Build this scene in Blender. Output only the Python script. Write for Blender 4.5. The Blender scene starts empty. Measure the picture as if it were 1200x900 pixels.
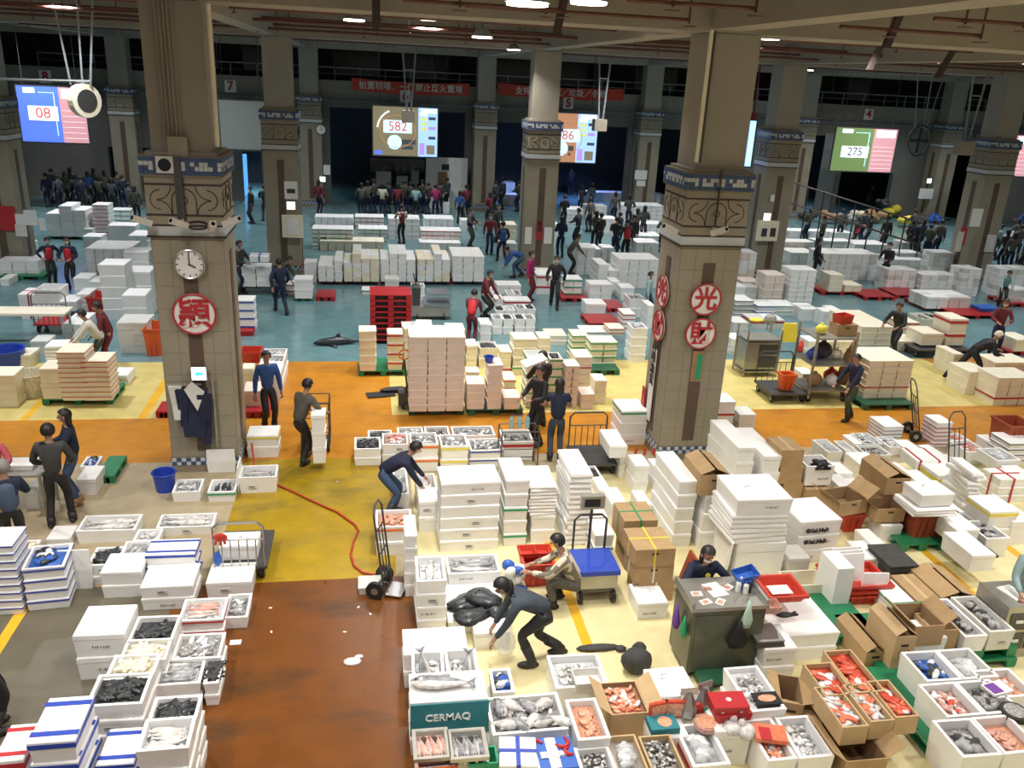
import bpy, bmesh, math, random
from mathutils import Vector, Matrix, Euler
random.seed(7)
C = bpy.context.scene.collection
R_ = math.radians
# ---------------------------------------------------------------- camera
F_PX, CAM_H = 997.4, 7.0
_p, _y, _r = R_(19.88), R_(10.04), R_(2.895)
cfw = Vector((math.sin(_y)*math.cos(_p), math.cos(_y)*math.cos(_p), -math.sin(_p)))
_rt = Vector((math.cos(_y), -math.sin(_y), 0)); _up = _rt.cross(cfw)
crt = _rt*math.cos(_r)+_up*math.sin(_r); cup = _up*math.cos(_r)-_rt*math.sin(_r)
cam = bpy.data.cameras.new('camera'); cam_o = bpy.data.objects.new('camera', cam); C.objects.link(cam_o)
cam.sensor_width = 36; cam.lens = F_PX*36/1200; cam.clip_end = 300
m = Matrix((crt, cup, -cfw)).transposed().to_4x4(); m.translation = (0, 0, CAM_H); cam_o.matrix_world = m
bpy.context.scene.camera = cam_o
# ---------------------------------------------------------------- world, lights, exposure
w = bpy.data.worlds.new('hall_air'); bpy.context.scene.world = w; w.use_nodes = True
w.node_tree.nodes['Background'].inputs[0].default_value = (1.0, .93, .85, 1)
w.node_tree.nodes['Background'].inputs[1].default_value = .22
vs = bpy.context.scene.view_settings
vs.view_transform = 'Standard'; vs.look = 'None'; vs.exposure = 0.12; vs.gamma = 1
LAMP_W = 180
NEAR_W = 115
def area(x, y, z, wv, col, size=.5):
    l = bpy.data.lights.new('bay_light', 'AREA'); l.energy = wv; l.color = col; l.shape = 'DISK'; l.size = size; l.spread = R_(125)
    o = bpy.data.objects.new('bay_light', l); o.location = (x, y, z); C.objects.link(o); return o
# ---------------------------------------------------------------- pixel -> place
def ray(px, py): return cfw + crt*((px-600)/F_PX) - cup*((py-450)/F_PX)
def at(px, py, z=0.0):
    d = ray(px, py); return Vector((0, 0, CAM_H)) + d*((z-CAM_H)/d.z)
def atY(px, py, Y):
    d = ray(px, py); return Vector((0, 0, CAM_H)) + d*(Y/d.y)
# ---------------------------------------------------------------- materials
_M = {}
def mat(name, col, rough=.6, var=0, scale=6, metal=0, emit=0, spec=.5, bump=0, alpha=1, dirt=None, dscale=.8):
    if name in _M: return _M[name]
    m = bpy.data.materials.new(name); m.use_nodes = True; nt = m.node_tree; b = nt.nodes['Principled BSDF']
    c = (*col, 1)
    b.inputs['Base Color'].default_value = c; b.inputs['Roughness'].default_value = rough; b.inputs['Metallic'].default_value = metal
    b.inputs['Specular IOR Level'].default_value = spec
    tc = nt.nodes.new('ShaderNodeTexCoord') if (var or bump or dirt) else None
    if var or dirt:
        n = nt.nodes.new('ShaderNodeTexNoise'); n.inputs['Scale'].default_value = scale; n.inputs['Detail'].default_value = 6
        geo = nt.nodes.new('ShaderNodeNewGeometry'); nt.links.new(geo.outputs['Position'], n.inputs['Vector'])
        mx = nt.nodes.new('ShaderNodeMix'); mx.data_type = 'RGBA'
        lo = tuple(max(0, k*(1-var)) for k in col); hi = tuple(min(1, k*(1+var*.6)) for k in col)
        mx.inputs[6].default_value = (*lo, 1); mx.inputs[7].default_value = (*hi, 1)
        rp = nt.nodes.new('ShaderNodeMapRange'); rp.inputs[1].default_value = .35; rp.inputs[2].default_value = .65
        nt.links.new(n.outputs['Fac'], rp.inputs[0]); nt.links.new(rp.outputs[0], mx.inputs[0]); out = mx.outputs[2]
        if dirt:
            n2 = nt.nodes.new('ShaderNodeTexNoise'); n2.inputs['Scale'].default_value = dscale; n2.inputs['Detail'].default_value = 8; n2.inputs['Roughness'].default_value = .7
            mp = nt.nodes.new('ShaderNodeMapping'); mp.inputs['Scale'].default_value = (1, 2.2, 1); nt.links.new(geo.outputs['Position'], mp.inputs[0]); nt.links.new(mp.outputs[0], n2.inputs['Vector'])
            r2 = nt.nodes.new('ShaderNodeMapRange'); r2.inputs[1].default_value = .5; r2.inputs[2].default_value = .72; r2.inputs[4].default_value = dirt[3]
            nt.links.new(n2.outputs['Fac'], r2.inputs[0])
            m2 = nt.nodes.new('ShaderNodeMix'); m2.data_type = 'RGBA'; nt.links.new(r2.outputs[0], m2.inputs[0]); nt.links.new(out, m2.inputs[6]); m2.inputs[7].default_value = (*dirt[:3], 1); out = m2.outputs[2]
            rr = nt.nodes.new('ShaderNodeMapRange'); rr.inputs[3].default_value = rough*.55; rr.inputs[4].default_value = min(1, rough*1.5); nt.links.new(n2.outputs['Fac'], rr.inputs[0]); nt.links.new(rr.outputs[0], b.inputs['Roughness'])
        nt.links.new(out, b.inputs['Base Color'])
    if bump:
        n = nt.nodes.new('ShaderNodeTexNoise'); n.inputs['Scale'].default_value = 40; bp = nt.nodes.new('ShaderNodeBump'); bp.inputs['Strength'].default_value = bump
        nt.links.new(tc.outputs['Object'], n.inputs['Vector']); nt.links.new(n.outputs['Fac'], bp.inputs['Height']); nt.links.new(bp.outputs[0], b.inputs['Normal'])
    if emit:
        b.inputs['Emission Color'].default_value = c; b.inputs['Emission Strength'].default_value = emit
    if alpha < 1:
        b.inputs['Alpha'].default_value = alpha
    m.diffuse_color = c; _M[name] = m; return m
def K(n): return _M[n]
W = mat('foam_white', (.86, .86, .85), .55, .04, 3, bump=.06)
mat('foam_cream', (.84, .78, .62), .6, .06, 3); mat('foam_tan_pinklit', (.80, .69, .61), .6, .05, 3); mat('foam_grey', (.66, .66, .62), .6, .07, 3)  # pink tone paints reddish bounce light into white foam; tan boxes share it
mat('foam_in', (.80, .80, .80), .5)
mat('card', (.42, .28, .14), .85, .10, 5); mat('card_light', (.56, .40, .22), .85, .08, 5); mat('card_in', (.30, .19, .10), .9)
mat('blue', (.02, .06, .42), .4); mat('red', (.46, .022, .03), .45); mat('green', (.01, .30, .13), .5); mat('orange', (.78, .17, .03), .5); mat('yellow', (.80, .66, .06), .5)
mat('navy', (.012, .018, .05), .8, .2, 9); mat('black', (.012, .012, .014), .6); mat('rubber', (.015, .015, .015), .5); mat('charcoal', (.05, .05, .05), .8, .2, 8)
mat('red_bin', (.55, .045, .025), .4, .1, 2); mat('orange_bin', (.72, .12, .03), .4, .1, 2); mat('green_pallet', (.015, .20, .085), .45, .15, 3); mat('red_pallet', (.38, .016, .02), .4, .15, 3)
mat('dkgreen_pallet', (.02, .10, .05), .5, .15, 3); mat('wood', (.34, .20, .10), .75, .2, 5); mat('brown_bin', (.34, .07, .03), .5, .15, 4)
mat('steel', (.45, .45, .45), .35, metal=.9); mat('dark_steel', (.10, .10, .10), .45, metal=.6); mat('stainless', (.42, .41, .37), .35, .12, 2, metal=.65)
mat('pillar', (.30, .268, .20), .5, .10, 1.2); mat('pillar_up', (.33, .305, .258), .75, .06, 1); mat('cap_beige', (.31, .27, .205), .6, .05, 2); mat('strip', (.11, .07, .05), .5, .1, 4)
mat('grout', (.235, .195, .14), .8); mat('tile_blue', (.05, .09, .20), .3); mat('tile_white', (.55, .58, .60), .3); mat('line', (.05, .035, .03), .6)
mat('fish', (.30, .31, .33), .28, .5, 14); mat('fish_pale', (.62, .60, .58), .25, .3, 14); mat('fish_dark', (.035, .04, .045), .3, .4, 12); mat('fish_pink', (.62, .34, .28), .35, .3, 20); mat('squid', (.72, .66, .50), .35, .25, 18)
mat('ice', (.72, .75, .78), .35, .15, 25); mat('shrimp', (.78, .38, .24), .35, .4, 40); mat('salmon', (.80, .20, .10), .35, .25, 25); mat('roe', (.62, .08, .04), .3, .3, 25); mat('grey_mix', (.36, .35, .34), .4, .6, 45)
mat('clear', (.80, .82, .84), .15, spec=.8, alpha=.35); mat('skin', (.42, .23, .15), .5); mat('hair', (.012, .01, .01), .5); mat('hair_grey', (.22, .20, .19), .6); mat('mask', (.80, .82, .84), .7); mat('paper', (.80, .80, .78), .8)
mat('blue_tray', (.03, .12, .48), .4); mat('teal', (.02, .20, .24), .5); mat('lamp_glow', (1, .93, .80), emit=9); mat('sign_glow', (.75, .95, 1), emit=2.2); mat('purple', (.16, .05, .32), .7); mat('mint', (.50, .68, .55), .8)
STY = {'w': 'foam_white', 'c': 'foam_cream', 'p': 'foam_tan_pinklit', 'g': 'foam_grey'}
# ---------------------------------------------------------------- mesh helpers
class MB:
    def __init__(s): s.v = []; s.f = []; s.m = []
    def add(s, vs, fs, m=0):
        o = len(s.v); s.v += [tuple(v) for v in vs]; s.f += [tuple(i+o for i in f) for f in fs]; s.m += [m]*len(fs); return s
    def box(s, x0, y0, z0, x1, y1, z1, m=0):
        return s.add([(x0,y0,z0),(x1,y0,z0),(x1,y1,z0),(x0,y1,z0),(x0,y0,z1),(x1,y0,z1),(x1,y1,z1),(x0,y1,z1)],
                     [(3,2,1,0),(4,5,6,7),(0,1,5,4),(1,2,6,5),(2,3,7,6),(3,0,4,7)], m)
    def frus(s, x0, y0, x1, y1, z0, z1, t, m=0):   # box whose bottom is narrower by t on each side
        return s.add([(x0+t,y0+t,z0),(x1-t,y0+t,z0),(x1-t,y1-t,z0),(x0+t,y1-t,z0),(x0,y0,z1),(x1,y0,z1),(x1,y1,z1),(x0,y1,z1)],
                     [(3,2,1,0),(4,5,6,7),(0,1,5,4),(1,2,6,5),(2,3,7,6),(3,0,4,7)], m)
    def tray(s, x0, y0, x1, y1, z0, z1, t, th, m=0, mi=None):  # open box, wall th, taper t
        mi = m if mi is None else mi
        a = [(x0+t,y0+t,z0),(x1-t,y0+t,z0),(x1-t,y1-t,z0),(x0+t,y1-t,z0),(x0,y0,z1),(x1,y0,z1),(x1,y1,z1),(x0,y1,z1),
             (x0+th,y0+th,z1),(x1-th,y0+th,z1),(x1-th,y1-th,z1),(x0+th,y1-th,z1),(x0+th+t,y0+th+t,z0+th),(x1-th-t,y0+th+t,z0+th),(x1-th-t,y1-th-t,z0+th),(x0+th+t,y1-th-t,z0+th)]
        s.add(a, [(3,2,1,0),(0,1,5,4),(1,2,6,5),(2,3,7,6),(3,0,4,7),(4,5,9,8),(5,6,10,9),(6,7,11,10),(7,4,8,11)], m)
        o = len(s.v)-16; fs = [(12,13,14,15),(8,9,13,12),(9,10,14,13),(10,11,15,14),(11,8,12,15)]
        s.f += [tuple(i+o for i in f) for f in fs]; s.m += [mi]*5; return s
    def tube(s, pts, r, n=6, m=0, cap=True):
        pts = [Vector(p) for p in pts]; rs = r if isinstance(r, (list, tuple)) else [r]*len(pts); o = len(s.v); L = len(pts)
        for i, p in enumerate(pts):
            t = (pts[min(i+1, L-1)]-pts[max(i-1, 0)]).normalized(); u = t.cross(Vector((0, 0, 1)))
            if u.length < .05: u = t.cross(Vector((0, 1, 0)))
            u.normalize(); v = t.cross(u)
            for k in range(n):
                a = 2*math.pi*k/n; s.v.append(tuple(p+(u*math.cos(a)+v*math.sin(a))*rs[i]))
        for i in range(L-1):
            for k in range(n):
                s.f.append((o+i*n+k, o+i*n+(k+1) % n, o+(i+1)*n+(k+1) % n, o+(i+1)*n+k)); s.m.append(m)
        if cap:
            s.f.append(tuple(o+k for k in range(n))[::-1]); s.m.append(m); s.f.append(tuple(o+(L-1)*n+k for k in range(n))); s.m.append(m)
        return s
    def ell(s, c, r, n=8, k=5, m=0, rot=None):
        o = len(s.v); c = Vector(c)
        for j in range(k+1):
            th = math.pi*j/k
            for i in range(n):
                a = 2*math.pi*i/n; p = Vector((r[0]*math.sin(th)*math.cos(a), r[1]*math.sin(th)*math.sin(a), r[2]*math.cos(th)))
                if rot: p = rot @ p
                s.v.append(tuple(c+p))
        for j in range(k):
            for i in range(n): s.f.append((o+j*n+i, o+(j+1)*n+i, o+(j+1)*n+(i+1) % n, o+j*n+(i+1) % n)); s.m.append(m)
        return s
    def disc(s, c, r, n=24, th=.03, m=0, ax='y'):      # disc facing -y
        vs = []
        for y in (0, th):
            for k in range(n):
                a = 2*math.pi*k/n
                vs.append((c[0]+r*math.cos(a), c[1]+y, c[2]+r*math.sin(a)) if ax == 'y' else (c[0]+r*math.cos(a), c[1]+r*math.sin(a), c[2]+y) if ax == 'z' else (c[0]+y, c[1]+r*math.cos(a), c[2]+r*math.sin(a)))
        return s.add(vs, [tuple(range(n)), tuple(range(2*n-1, n-1, -1))]+[(k, n+k, n+(k+1) % n, (k+1) % n) for k in range(n)], m)
    def mesh(s, name, mats, smooth=False):
        me = bpy.data.meshes.new(name); me.from_pydata(s.v, [], s.f)
        for q in mats: me.materials.append(K(q) if isinstance(q, str) else q)
        if any(s.m): me.polygons.foreach_set('material_index', s.m)
        if smooth: me.polygons.foreach_set('use_smooth', [True]*len(s.f))
        me.update(); return me
def ob(name, me, parent=None, loc=None, rz=0, rot=None, sc=None):
    o = bpy.data.objects.new(name, me); C.objects.link(o)
    if parent: o.parent = parent
    if loc is not None: o.location = loc
    if rot: o.rotation_euler = rot
    elif rz: o.rotation_euler = (0, 0, rz)
    if sc: o.scale = sc if not isinstance(sc, (int, float)) else (sc,)*3
    return o
def tag(o, label, cat, group=None, kind=None):
    if label: o['label'] = label
    if cat: o['category'] = cat
    if group: o['group'] = group
    if kind: o['kind'] = kind
    return o
def thing(name, label, cat, loc=(0, 0, 0), rz=0, group=None):
    return tag(ob(name, None, None, loc, rz), label, cat, group)
def struct(name, mb, mats):
    o = ob(name, mb.mesh(name, mats)); o['kind'] = 'structure'; return o
def text_mesh(s, size, mt, ext=.006, bold=.0, align='CENTER'):
    cu = bpy.data.curves.new('lettering', 'FONT'); cu.body = s; cu.size = size; cu.extrude = ext; cu.offset = bold*size; cu.align_x = align; cu.align_y = 'CENTER'; cu.resolution_u = 3
    o = bpy.data.objects.new('t', cu); C.objects.link(o); dg = bpy.context.evaluated_depsgraph_get()
    me = bpy.data.meshes.new_from_object(o.evaluated_get(dg)); bpy.data.objects.remove(o); me.materials.clear(); me.materials.append(K(mt) if isinstance(mt, str) else mt); me.name = 'lettering'
    return me
def text(s, loc, size, mt, parent=None, rot=(math.pi/2, 0, 0), bold=0.0, name='lettering', sx=1):
    return ob(name, text_mesh(s, size, mt, bold=bold), parent, loc, rot=rot, sc=(sx, 1, 1))
# ---------------------------------------------------------------- floor
NAMES = [('floor_teal', (.13, .25, .27), .16, (.22, .28, .28, .55)), ('floor_yellow', (.64, .53, .19), .4, (.45, .36, .14, .45)), ('floor_orange', (.52, .215, .02), .3, (.27, .11, .03, .7)),
         ('floor_concrete', (.40, .33, .21), .45, (.26, .21, .14, .5)), ('floor_dark', (.13, .115, .08), .4, (.09, .08, .06, .8)), ('floor_gold', (.38, .25, .012), .3, (.10, .09, .025, .9)),
         ('floor_brown', (.155, .052, .010), .3, (.045, .028, .015, .9)), ('floor_cream', (.74, .66, .37), .45, (.66, .56, .30, .5)), ('floor_stripe', (.78, .42, .02), .5, (.5, .3, .05, .4))]
for n, c, r, d in NAMES: mat(n, c, r, .10, 2.5, dirt=d, spec=.35, dscale=.7)
RECT = [(-40, -5, 70, 20.85, 3), (-40, 20.85, 70, 60, 0), (-40, 17.2, -2.9, 20.85, 1), (0.45, 17.2, 15.5, 20.85, 1), (18.3, 17.2, 70, 20.85, 1), (-2.9, 14.9, .45, 20.85, 2), (15.5, 14.9, 18.3, 20.85, 2),
        (-40, 15.05, 70, 17.2, 2), (-2.3, 10.9, .35, 15.05, 5), (-40, -5, -2.7, 11.0, 4), (-2.7, -5, .7, 10.9, 6), (.7, -5, 70, 14.2, 7), (-4.75, 17.2, -4.58, 20.85, 8), (-7.0, 17.2, -6.85, 20.85, 8),
        (-4.68, 6, -4.54, 11.1, 8), (-9, 10.98, -2.7, 11.12, 8), (2.72, 6, 2.86, 14.2, 8), (8.86, 6, 9.0, 14.2, 8), (-9.2, 17.2, -9.05, 20.85, 8), (10.4, 7, 10.55, 12.8, 8)]
xs = sorted({r[0] for r in RECT} | {r[2] for r in RECT}); ys = sorted({r[1] for r in RECT} | {r[3] for r in RECT})
mb = MB()
for i in range(len(xs)-1):
    for j in range(len(ys)-1):
        cx, cy = (xs[i]+xs[i+1])/2, (ys[j]+ys[j+1])/2; k = None
        for r in RECT:
            if r[0] < cx < r[2] and r[1] < cy < r[3]: k = r[4]
        if k is not None: mb.add([(xs[i], ys[j], 0), (xs[i+1], ys[j], 0), (xs[i+1], ys[j+1], 0), (xs[i], ys[j+1], 0)], [(0, 1, 2, 3)], k)
struct('floor', mb, [n[0] for n in NAMES])
# ---------------------------------------------------------------- pillars
PW = 1.15
def pillar_meshes():
    d = {}
    h = PW/2
    d['shaft_core'] = MB().box(-h+.002, -h+.002, 0, h-.002, h-.002, 4.22).mesh('core', ['grout'])
    d['shaft_plain'] = MB().box(-h, -h, .3, h, h, 4.22).mesh('shaft_plain', ['pillar'])
    b = MB(); b.box(-h-.01, -h-.01, 0, h+.01, h+.01, .14, 0)
    n = 14
    for i in range(n):
        for j in range(2):
            for s in range(4):
                q = MB(); a = -h+(i)*PW/n; q.box(a+.004, -h-.018, .14+j*.07, a+PW/n-.004, -h, .14+(j+1)*.07-.006, 1+(i+j) % 2)
                R = Matrix.Rotation(s*math.pi/2, 3, 'Z'); b.add([R @ Vector(v) for v in q.v], q.f, 1+(i+j) % 2)
    d['plinth'] = b.mesh('plinth', ['grout', 'tile_blue', 'tile_white'])
    b = MB(); b.box(-.575, -.575, 4.22, .575, .575, 5.24, 0); b.box(-.62, -.62, 4.25, .62, .62, 4.28, 1); b.box(-.6, -.6, 4.43, .6, .6, 4.46, 1); b.box(-.6, -.6, 5.09, .6, .6, 5.12, 1)
    b.box(-.605, -.605, 4.28, .605, .605, 4.43, 2); b.box(-.59, -.59, 4.46, .59, .59, 5.23, 0); b.box(-.6, -.6, 4.60, .6, .6, 4.63, 1)
    d['capital'] = b.mesh('capital', ['cap_beige', 'line', 'tile_white'])
    b = MB()
    for s in range(4):
        R = Matrix.Rotation(s*math.pi/2, 3, 'Z'); q = MB()
        def arc(cx, cz, r, a0, a1): q.tube([(cx+r*math.cos(R_(a0+(a1-a0)*t/8)), -.597, cz+r*math.sin(R_(a0+(a1-a0)*t/8))) for t in range(9)], .007, 4)
        arc(0, 4.85, .06, 0, 360); arc(0, 4.85, .19, 0, 180); q.tube([(-.19, -.597, 4.85), (-.19, -.597, 4.63)], .008, 4); q.tube([(.19, -.597, 4.85), (.19, -.597, 4.63)], .008, 4)
        for sg in (-1, 1):
            arc(sg*.42, 5.09, .23, 270, 270-sg*90); arc(sg*.42, 4.63, .22, 90, 90+sg*90); arc(sg*.36, 4.86, .16, 270, 270+sg*180)
        b.add([R @ Vector(v) for v in q.v], q.f)
    d['relief'] = b.mesh('relief', ['line'])
    b = MB(); b.box(-.63, -.63, 5.23, .63, .63, 5.56, 0)
    n = 18; z0 = 5.26; t = 1.26/n
    for i in range(n):
        for j in range(4):
            for s in range(4):
                R = Matrix.Rotation(s*math.pi/2, 3, 'Z'); q = MB(); a = -.63+i*t; w_ = 1 if (j == 3 or j == 0 or random.random() < .35) else 2
                q.box(a+.004, -.642, z0+j*t, a+t-.004, -.63, z0+(j+1)*t-.006); b.add([R @ Vector(v) for v in q.v], q.f, w_)
    d['mosaic'] = b.mesh('mosaic', ['grout', 'tile_blue', 'tile_white'])
    d['shaft_up'] = MB().box(-.46, -.46, 5.56, .46, .46, 7.84, 0).box(-.55, -.55, 5.56, .55, .55, 5.61, 0).mesh('shaft_up', ['pillar_up'])
    b = MB()
    for s in range(4):
        R = Matrix.Rotation(s*math.pi/2, 3, 'Z'); q = MB().box(-.115, -h-.012, .42, .115, -h+.01, 3.95); b.add([R @ Vector(v) for v in q.v], q.f)
    d['strip'] = b.mesh('strip', ['strip'])
    d['tile'] = MB().add([(0, 0, 0), (.28, 0, 0), (.28, 0, .385), (0, 0, .385), (.004, -.02, .004), (.276, -.02, .004), (.276, -.02, .381), (.004, -.02, .381)], [(4,5,6,7),(0,1,5,4),(1,2,6,5),(2,3,7,6),(3,0,4,7)]).mesh('tile', ['pillar'])
    return d
PM = pillar_meshes()
PX = [-12.05, -2.95, 6.15, 15.25, 24.35, 33.45]; PY = [15.2, 31.2, 47.2]
PL = {(1, 0): 'beige tiled pillar with clock and single red character sign', (2, 0): 'beige tiled pillar with two round red character signs', (0, 1): 'beige tiled pillar at far left edge with papers pasted on it',
      (1, 1): 'beige pillar with white cabinet behind the clock pillar', (2, 1): 'beige pillar with red vertical couplet left of screen five', (3, 1): 'beige pillar with notice box, right of the front right pillar',
      (4, 1): 'beige pillar at far right with red couplet and papers', (0, 2): 'back wall pillar left of the lit doorway', (1, 2): 'back wall pillar with small clock and lit green sign', (2, 2): 'back wall pillar right of the 582 screen',
      (3, 2): 'back wall pillar with papers between screens five and four', (4, 2): 'back wall pillar left of screen 275', (5, 2): 'back wall pillar with lit sign right of screen 275'}
PIL = {}
for (i, j), lb in PL.items():
    t = thing('pillar', lb, 'pillar', (PX[i], PY[j], 0), 0, 'tiled pillars holding up the hall roof'); PIL[i, j] = t
    if j == 0:
        ob('core', PM['shaft_core'], t)
        for z in range(10):
            for s, (ox, oy, rz) in enumerate([(-.575+.01, -.555, 0), (.555, -.575+.01, math.pi/2), (-.555, .575-.01, -math.pi/2)]):
                if s == 1 and i == 2 or s == 2 and i == 1: continue
                for q in range(4):
                    dd = q*.285
                    p = (ox+dd, oy, .3+z*.391) if s == 0 else (ox, oy+dd, .3+z*.391) if s == 1 else (ox, oy-dd, .3+z*.391)
                    ob('tile', PM['tile'], t, p, rz)
    else: ob('shaft', PM['shaft_plain'], t)
    ob('plinth', PM['plinth'], t); ob('capital', PM['capital'], t); ob('relief_lines', PM['relief'], t)
    o = ob('mosaic_band', PM['mosaic'], t); ob('upper_shaft', PM['shaft_up'], t); ob('centre_strip', PM['strip'], t)
# ---------------------------------------------------------------- ceiling and beams
mat('ceil', (.33, .30, .26), .9, .05, 1); mat('beam', (.31, .28, .235), .9, .06, 1); mat('wall_low', (.17, .17, .155), .8, .12, .6); mat('wall_band', (.26, .25, .22), .8, .1, .6); mat('wall_dark', (.06, .062, .066), .8, .1, .8)
mat('wall_grey', (.20, .22, .21), .8, .1, .7); mat('pipe_red', (.11, .035, .025), .5, .1, 3); mat('rail', (.22, .24, .25), .5); mat('blue_light', (.10, .35, .8), emit=1.2); mat('glass_dark', (.02, .025, .03), .15)
struct('ceiling', MB().box(-40, -4, 8.7, 70, 60, 9.0), ['ceil'])
mb = MB()
for y in PY[:2]: mb.box(-40, y-.55, 7.85, 70, y+.55, 8.7)
mb.box(-40, 46.7, 7.85, 70, 48, 8.7)
for x in PX: mb.box(x-.5, -4, 7.88, x+.05, 46.7, 8.69)
struct('trim_1', mb, ['beam'])
# ---------------------------------------------------------------- back wall
Y = 47.9
mb = MB()
mb.box(-40, Y, 5.65, 70, Y+.4, 6.35, 1)          # slab front of the gallery
mb.box(-40, Y+6, 6.35, 70, Y+6.3, 9, 2); mb.box(-40, Y+.4, 6.2, 70, Y+6, 6.35, 2)
def wl(x0, x1, z0=0, z1=5.65, m=0): mb.box(x0, Y, z0, x1, Y+.4, z1, m)
openings = [(-13.2, -10.9, 0, 2.6), (-6.6, -5.6, 0, 2.6), (-2.0, 5.2, 0, 5.0), (6.9, 9.3, 0, 4.6), (9.3, 14.4, 0, 4.6), (16.0, 17.6, 0, 4.6), (25.0, 26.6, 0, 4.6), (27.6, 31, 0, 2.6), (34.6, 36.5, 0, 4.5)]
x = -40
for a, b_, z0, z1 in openings:
    wl(x, a); wl(a, b_, z1); x = b_
wl(x, 70)
mb.box(-40, Y+8, 0, 70, Y+8.3, 6.2, 2)
struct('wall_back', mb, ['wall_low', 'wall_band', 'wall_dark'])
struct('wall_left', MB().box(-40, -4, 0, -39.6, 56, 9), ['wall_low']); struct('wall_right', MB().box(69.6, -4, 0, 70, 56, 9), ['wall_low'])
mb = MB(); x = -16
while x < 46:
    mb.tube([(x, Y-.05, 5.33), (x+.3, Y-.05, 5.58)], .02, 4); mb.tube([(x+.3, Y-.05, 5.58), (x+.6, Y-.05, 5.33)], .02, 4); x += .6
for z in (5.33, 5.58):
    for yy in (Y-.05,): mb.box(-16, yy-.02, z-.03, 46, yy+.02, z+.03)
tag(ob('lattice_truss', mb.mesh('truss', ['rail'])), 'long blue-grey steel lattice truss running along the back wall', 'truss')
mb = MB(); mb.box(-16, Y-.02, 6.95, 46, Y+.02, 7.0); mb.box(-16, Y-.02, 6.65, 46, Y, 6.67)
x = -16
while x < 46: mb.box(x, Y-.02, 6.35, x+.04, Y+.02, 6.98); x += 1.3
tag(ob('gallery_railing', mb.mesh('railing', ['rail'])), 'thin grey railing along the upper gallery of the back wall', 'railing')
# frames of the upper gallery windows
wn = 0
for i in range(len(PX)-1):
    for k in range(2):
        wn += 1; xa = PX[i]+1.0+k*4.0; b = MB(); b.box(xa, Y+5.88, 6.6, xa+.08, Y+5.98, 8.4); b.box(xa+2.6, Y+5.88, 6.6, xa+2.68, Y+5.98, 8.4); b.box(xa, Y+5.88, 8.32, xa+2.68, Y+5.98, 8.4); b.box(xa, Y+5.88, 6.6, xa+2.68, Y+5.98, 6.68)
        o = struct('window_%d' % wn, b, ['rail']); ob('pane', MB().box(xa+.08, Y+5.9, 6.68, xa+2.6, Y+5.93, 8.32).mesh('pane', ['glass_dark']), o)
# ---------------------------------------------------------------- box makers
ORD = ['top', 'second from top', 'third from top', 'fourth from top', 'fifth from top', 'sixth from top', 'seventh from top', 'eighth from top', 'ninth from top', 'tenth from top', 'eleventh from top', 'twelfth from top', 'thirteenth from top', 'fourteenth from top']
NTH = ['first', 'second', 'third', 'fourth', 'fifth', 'sixth', 'seventh', 'eighth', 'ninth', 'tenth']
TAPE = {'B': ('blue', 'blue'), 'R': ('red', 'red'), 'G': ('green', 'green'), 'O': ('orange', 'orange'), 'Y': ('yellow', 'yellow'), 'N': ('navy', 'dark blue')}
STN = {'w': 'white', 'c': 'cream', 'p': 'pinkish', 'g': 'greyish'}  # pinkish: reddish light put into the foam colour, also the tan boxes
_mc = {}
def cached(key, fn):
    if key not in _mc: _mc[key] = fn()
    return _mc[key]
def q2(v): return round(v/.02)*.02
def body_mesh(st, w, d, h):
    return cached(('b', st, w, d, h), lambda: MB().frus(-w/2+.006, -d/2+.006, w/2-.006, d/2-.006, 0, h*.74, .012).mesh('foam_body', [STY[st]]))
def lid_mesh(st, w, d, h):
    def f():
        b = MB(); z0, z1 = h*.76, h-.003; c = .012
        b.box(-w/2+.02, -d/2+.02, h*.74, w/2-.02, d/2-.02, z0)
        b.box(-w/2+.002, -d/2+.002, z0, w/2-.002, d/2-.002, z1-c)
        b.add([(-w/2+.002, -d/2+.002, z1-c), (w/2-.002, -d/2+.002, z1-c), (w/2-.002, d/2-.002, z1-c), (-w/2+.002, d/2-.002, z1-c), (-w/2+c, -d/2+c, z1), (w/2-c, -d/2+c, z1), (w/2-c, d/2-c, z1), (-w/2+c, d/2-c, z1)], [(4,5,6,7),(0,1,5,4),(1,2,6,5),(2,3,7,6),(3,0,4,7)])
        return b.mesh('foam_lid', [STY[st]])
    return cached(('l', st, w, d, h), f)
def slab_mesh(st, w, d, h):
    return cached(('s', st, w, d, h), lambda: MB().frus(-w/2, -d/2, w/2, d/2, 0, h*.5, .015).frus(-w/2, -d/2, w/2, d/2, h-.001, h*.5, .01).mesh('foam_slab', [STY[st]]))
def open_mesh(st, w, d, h):
    return cached(('o', st, w, d, h), lambda: MB().tray(-w/2+.004, -d/2+.004, w/2-.004, d/2-.004, 0, h, .02, .035, 0, 1).mesh('foam_tray', [STY[st], 'foam_in']))
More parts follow.
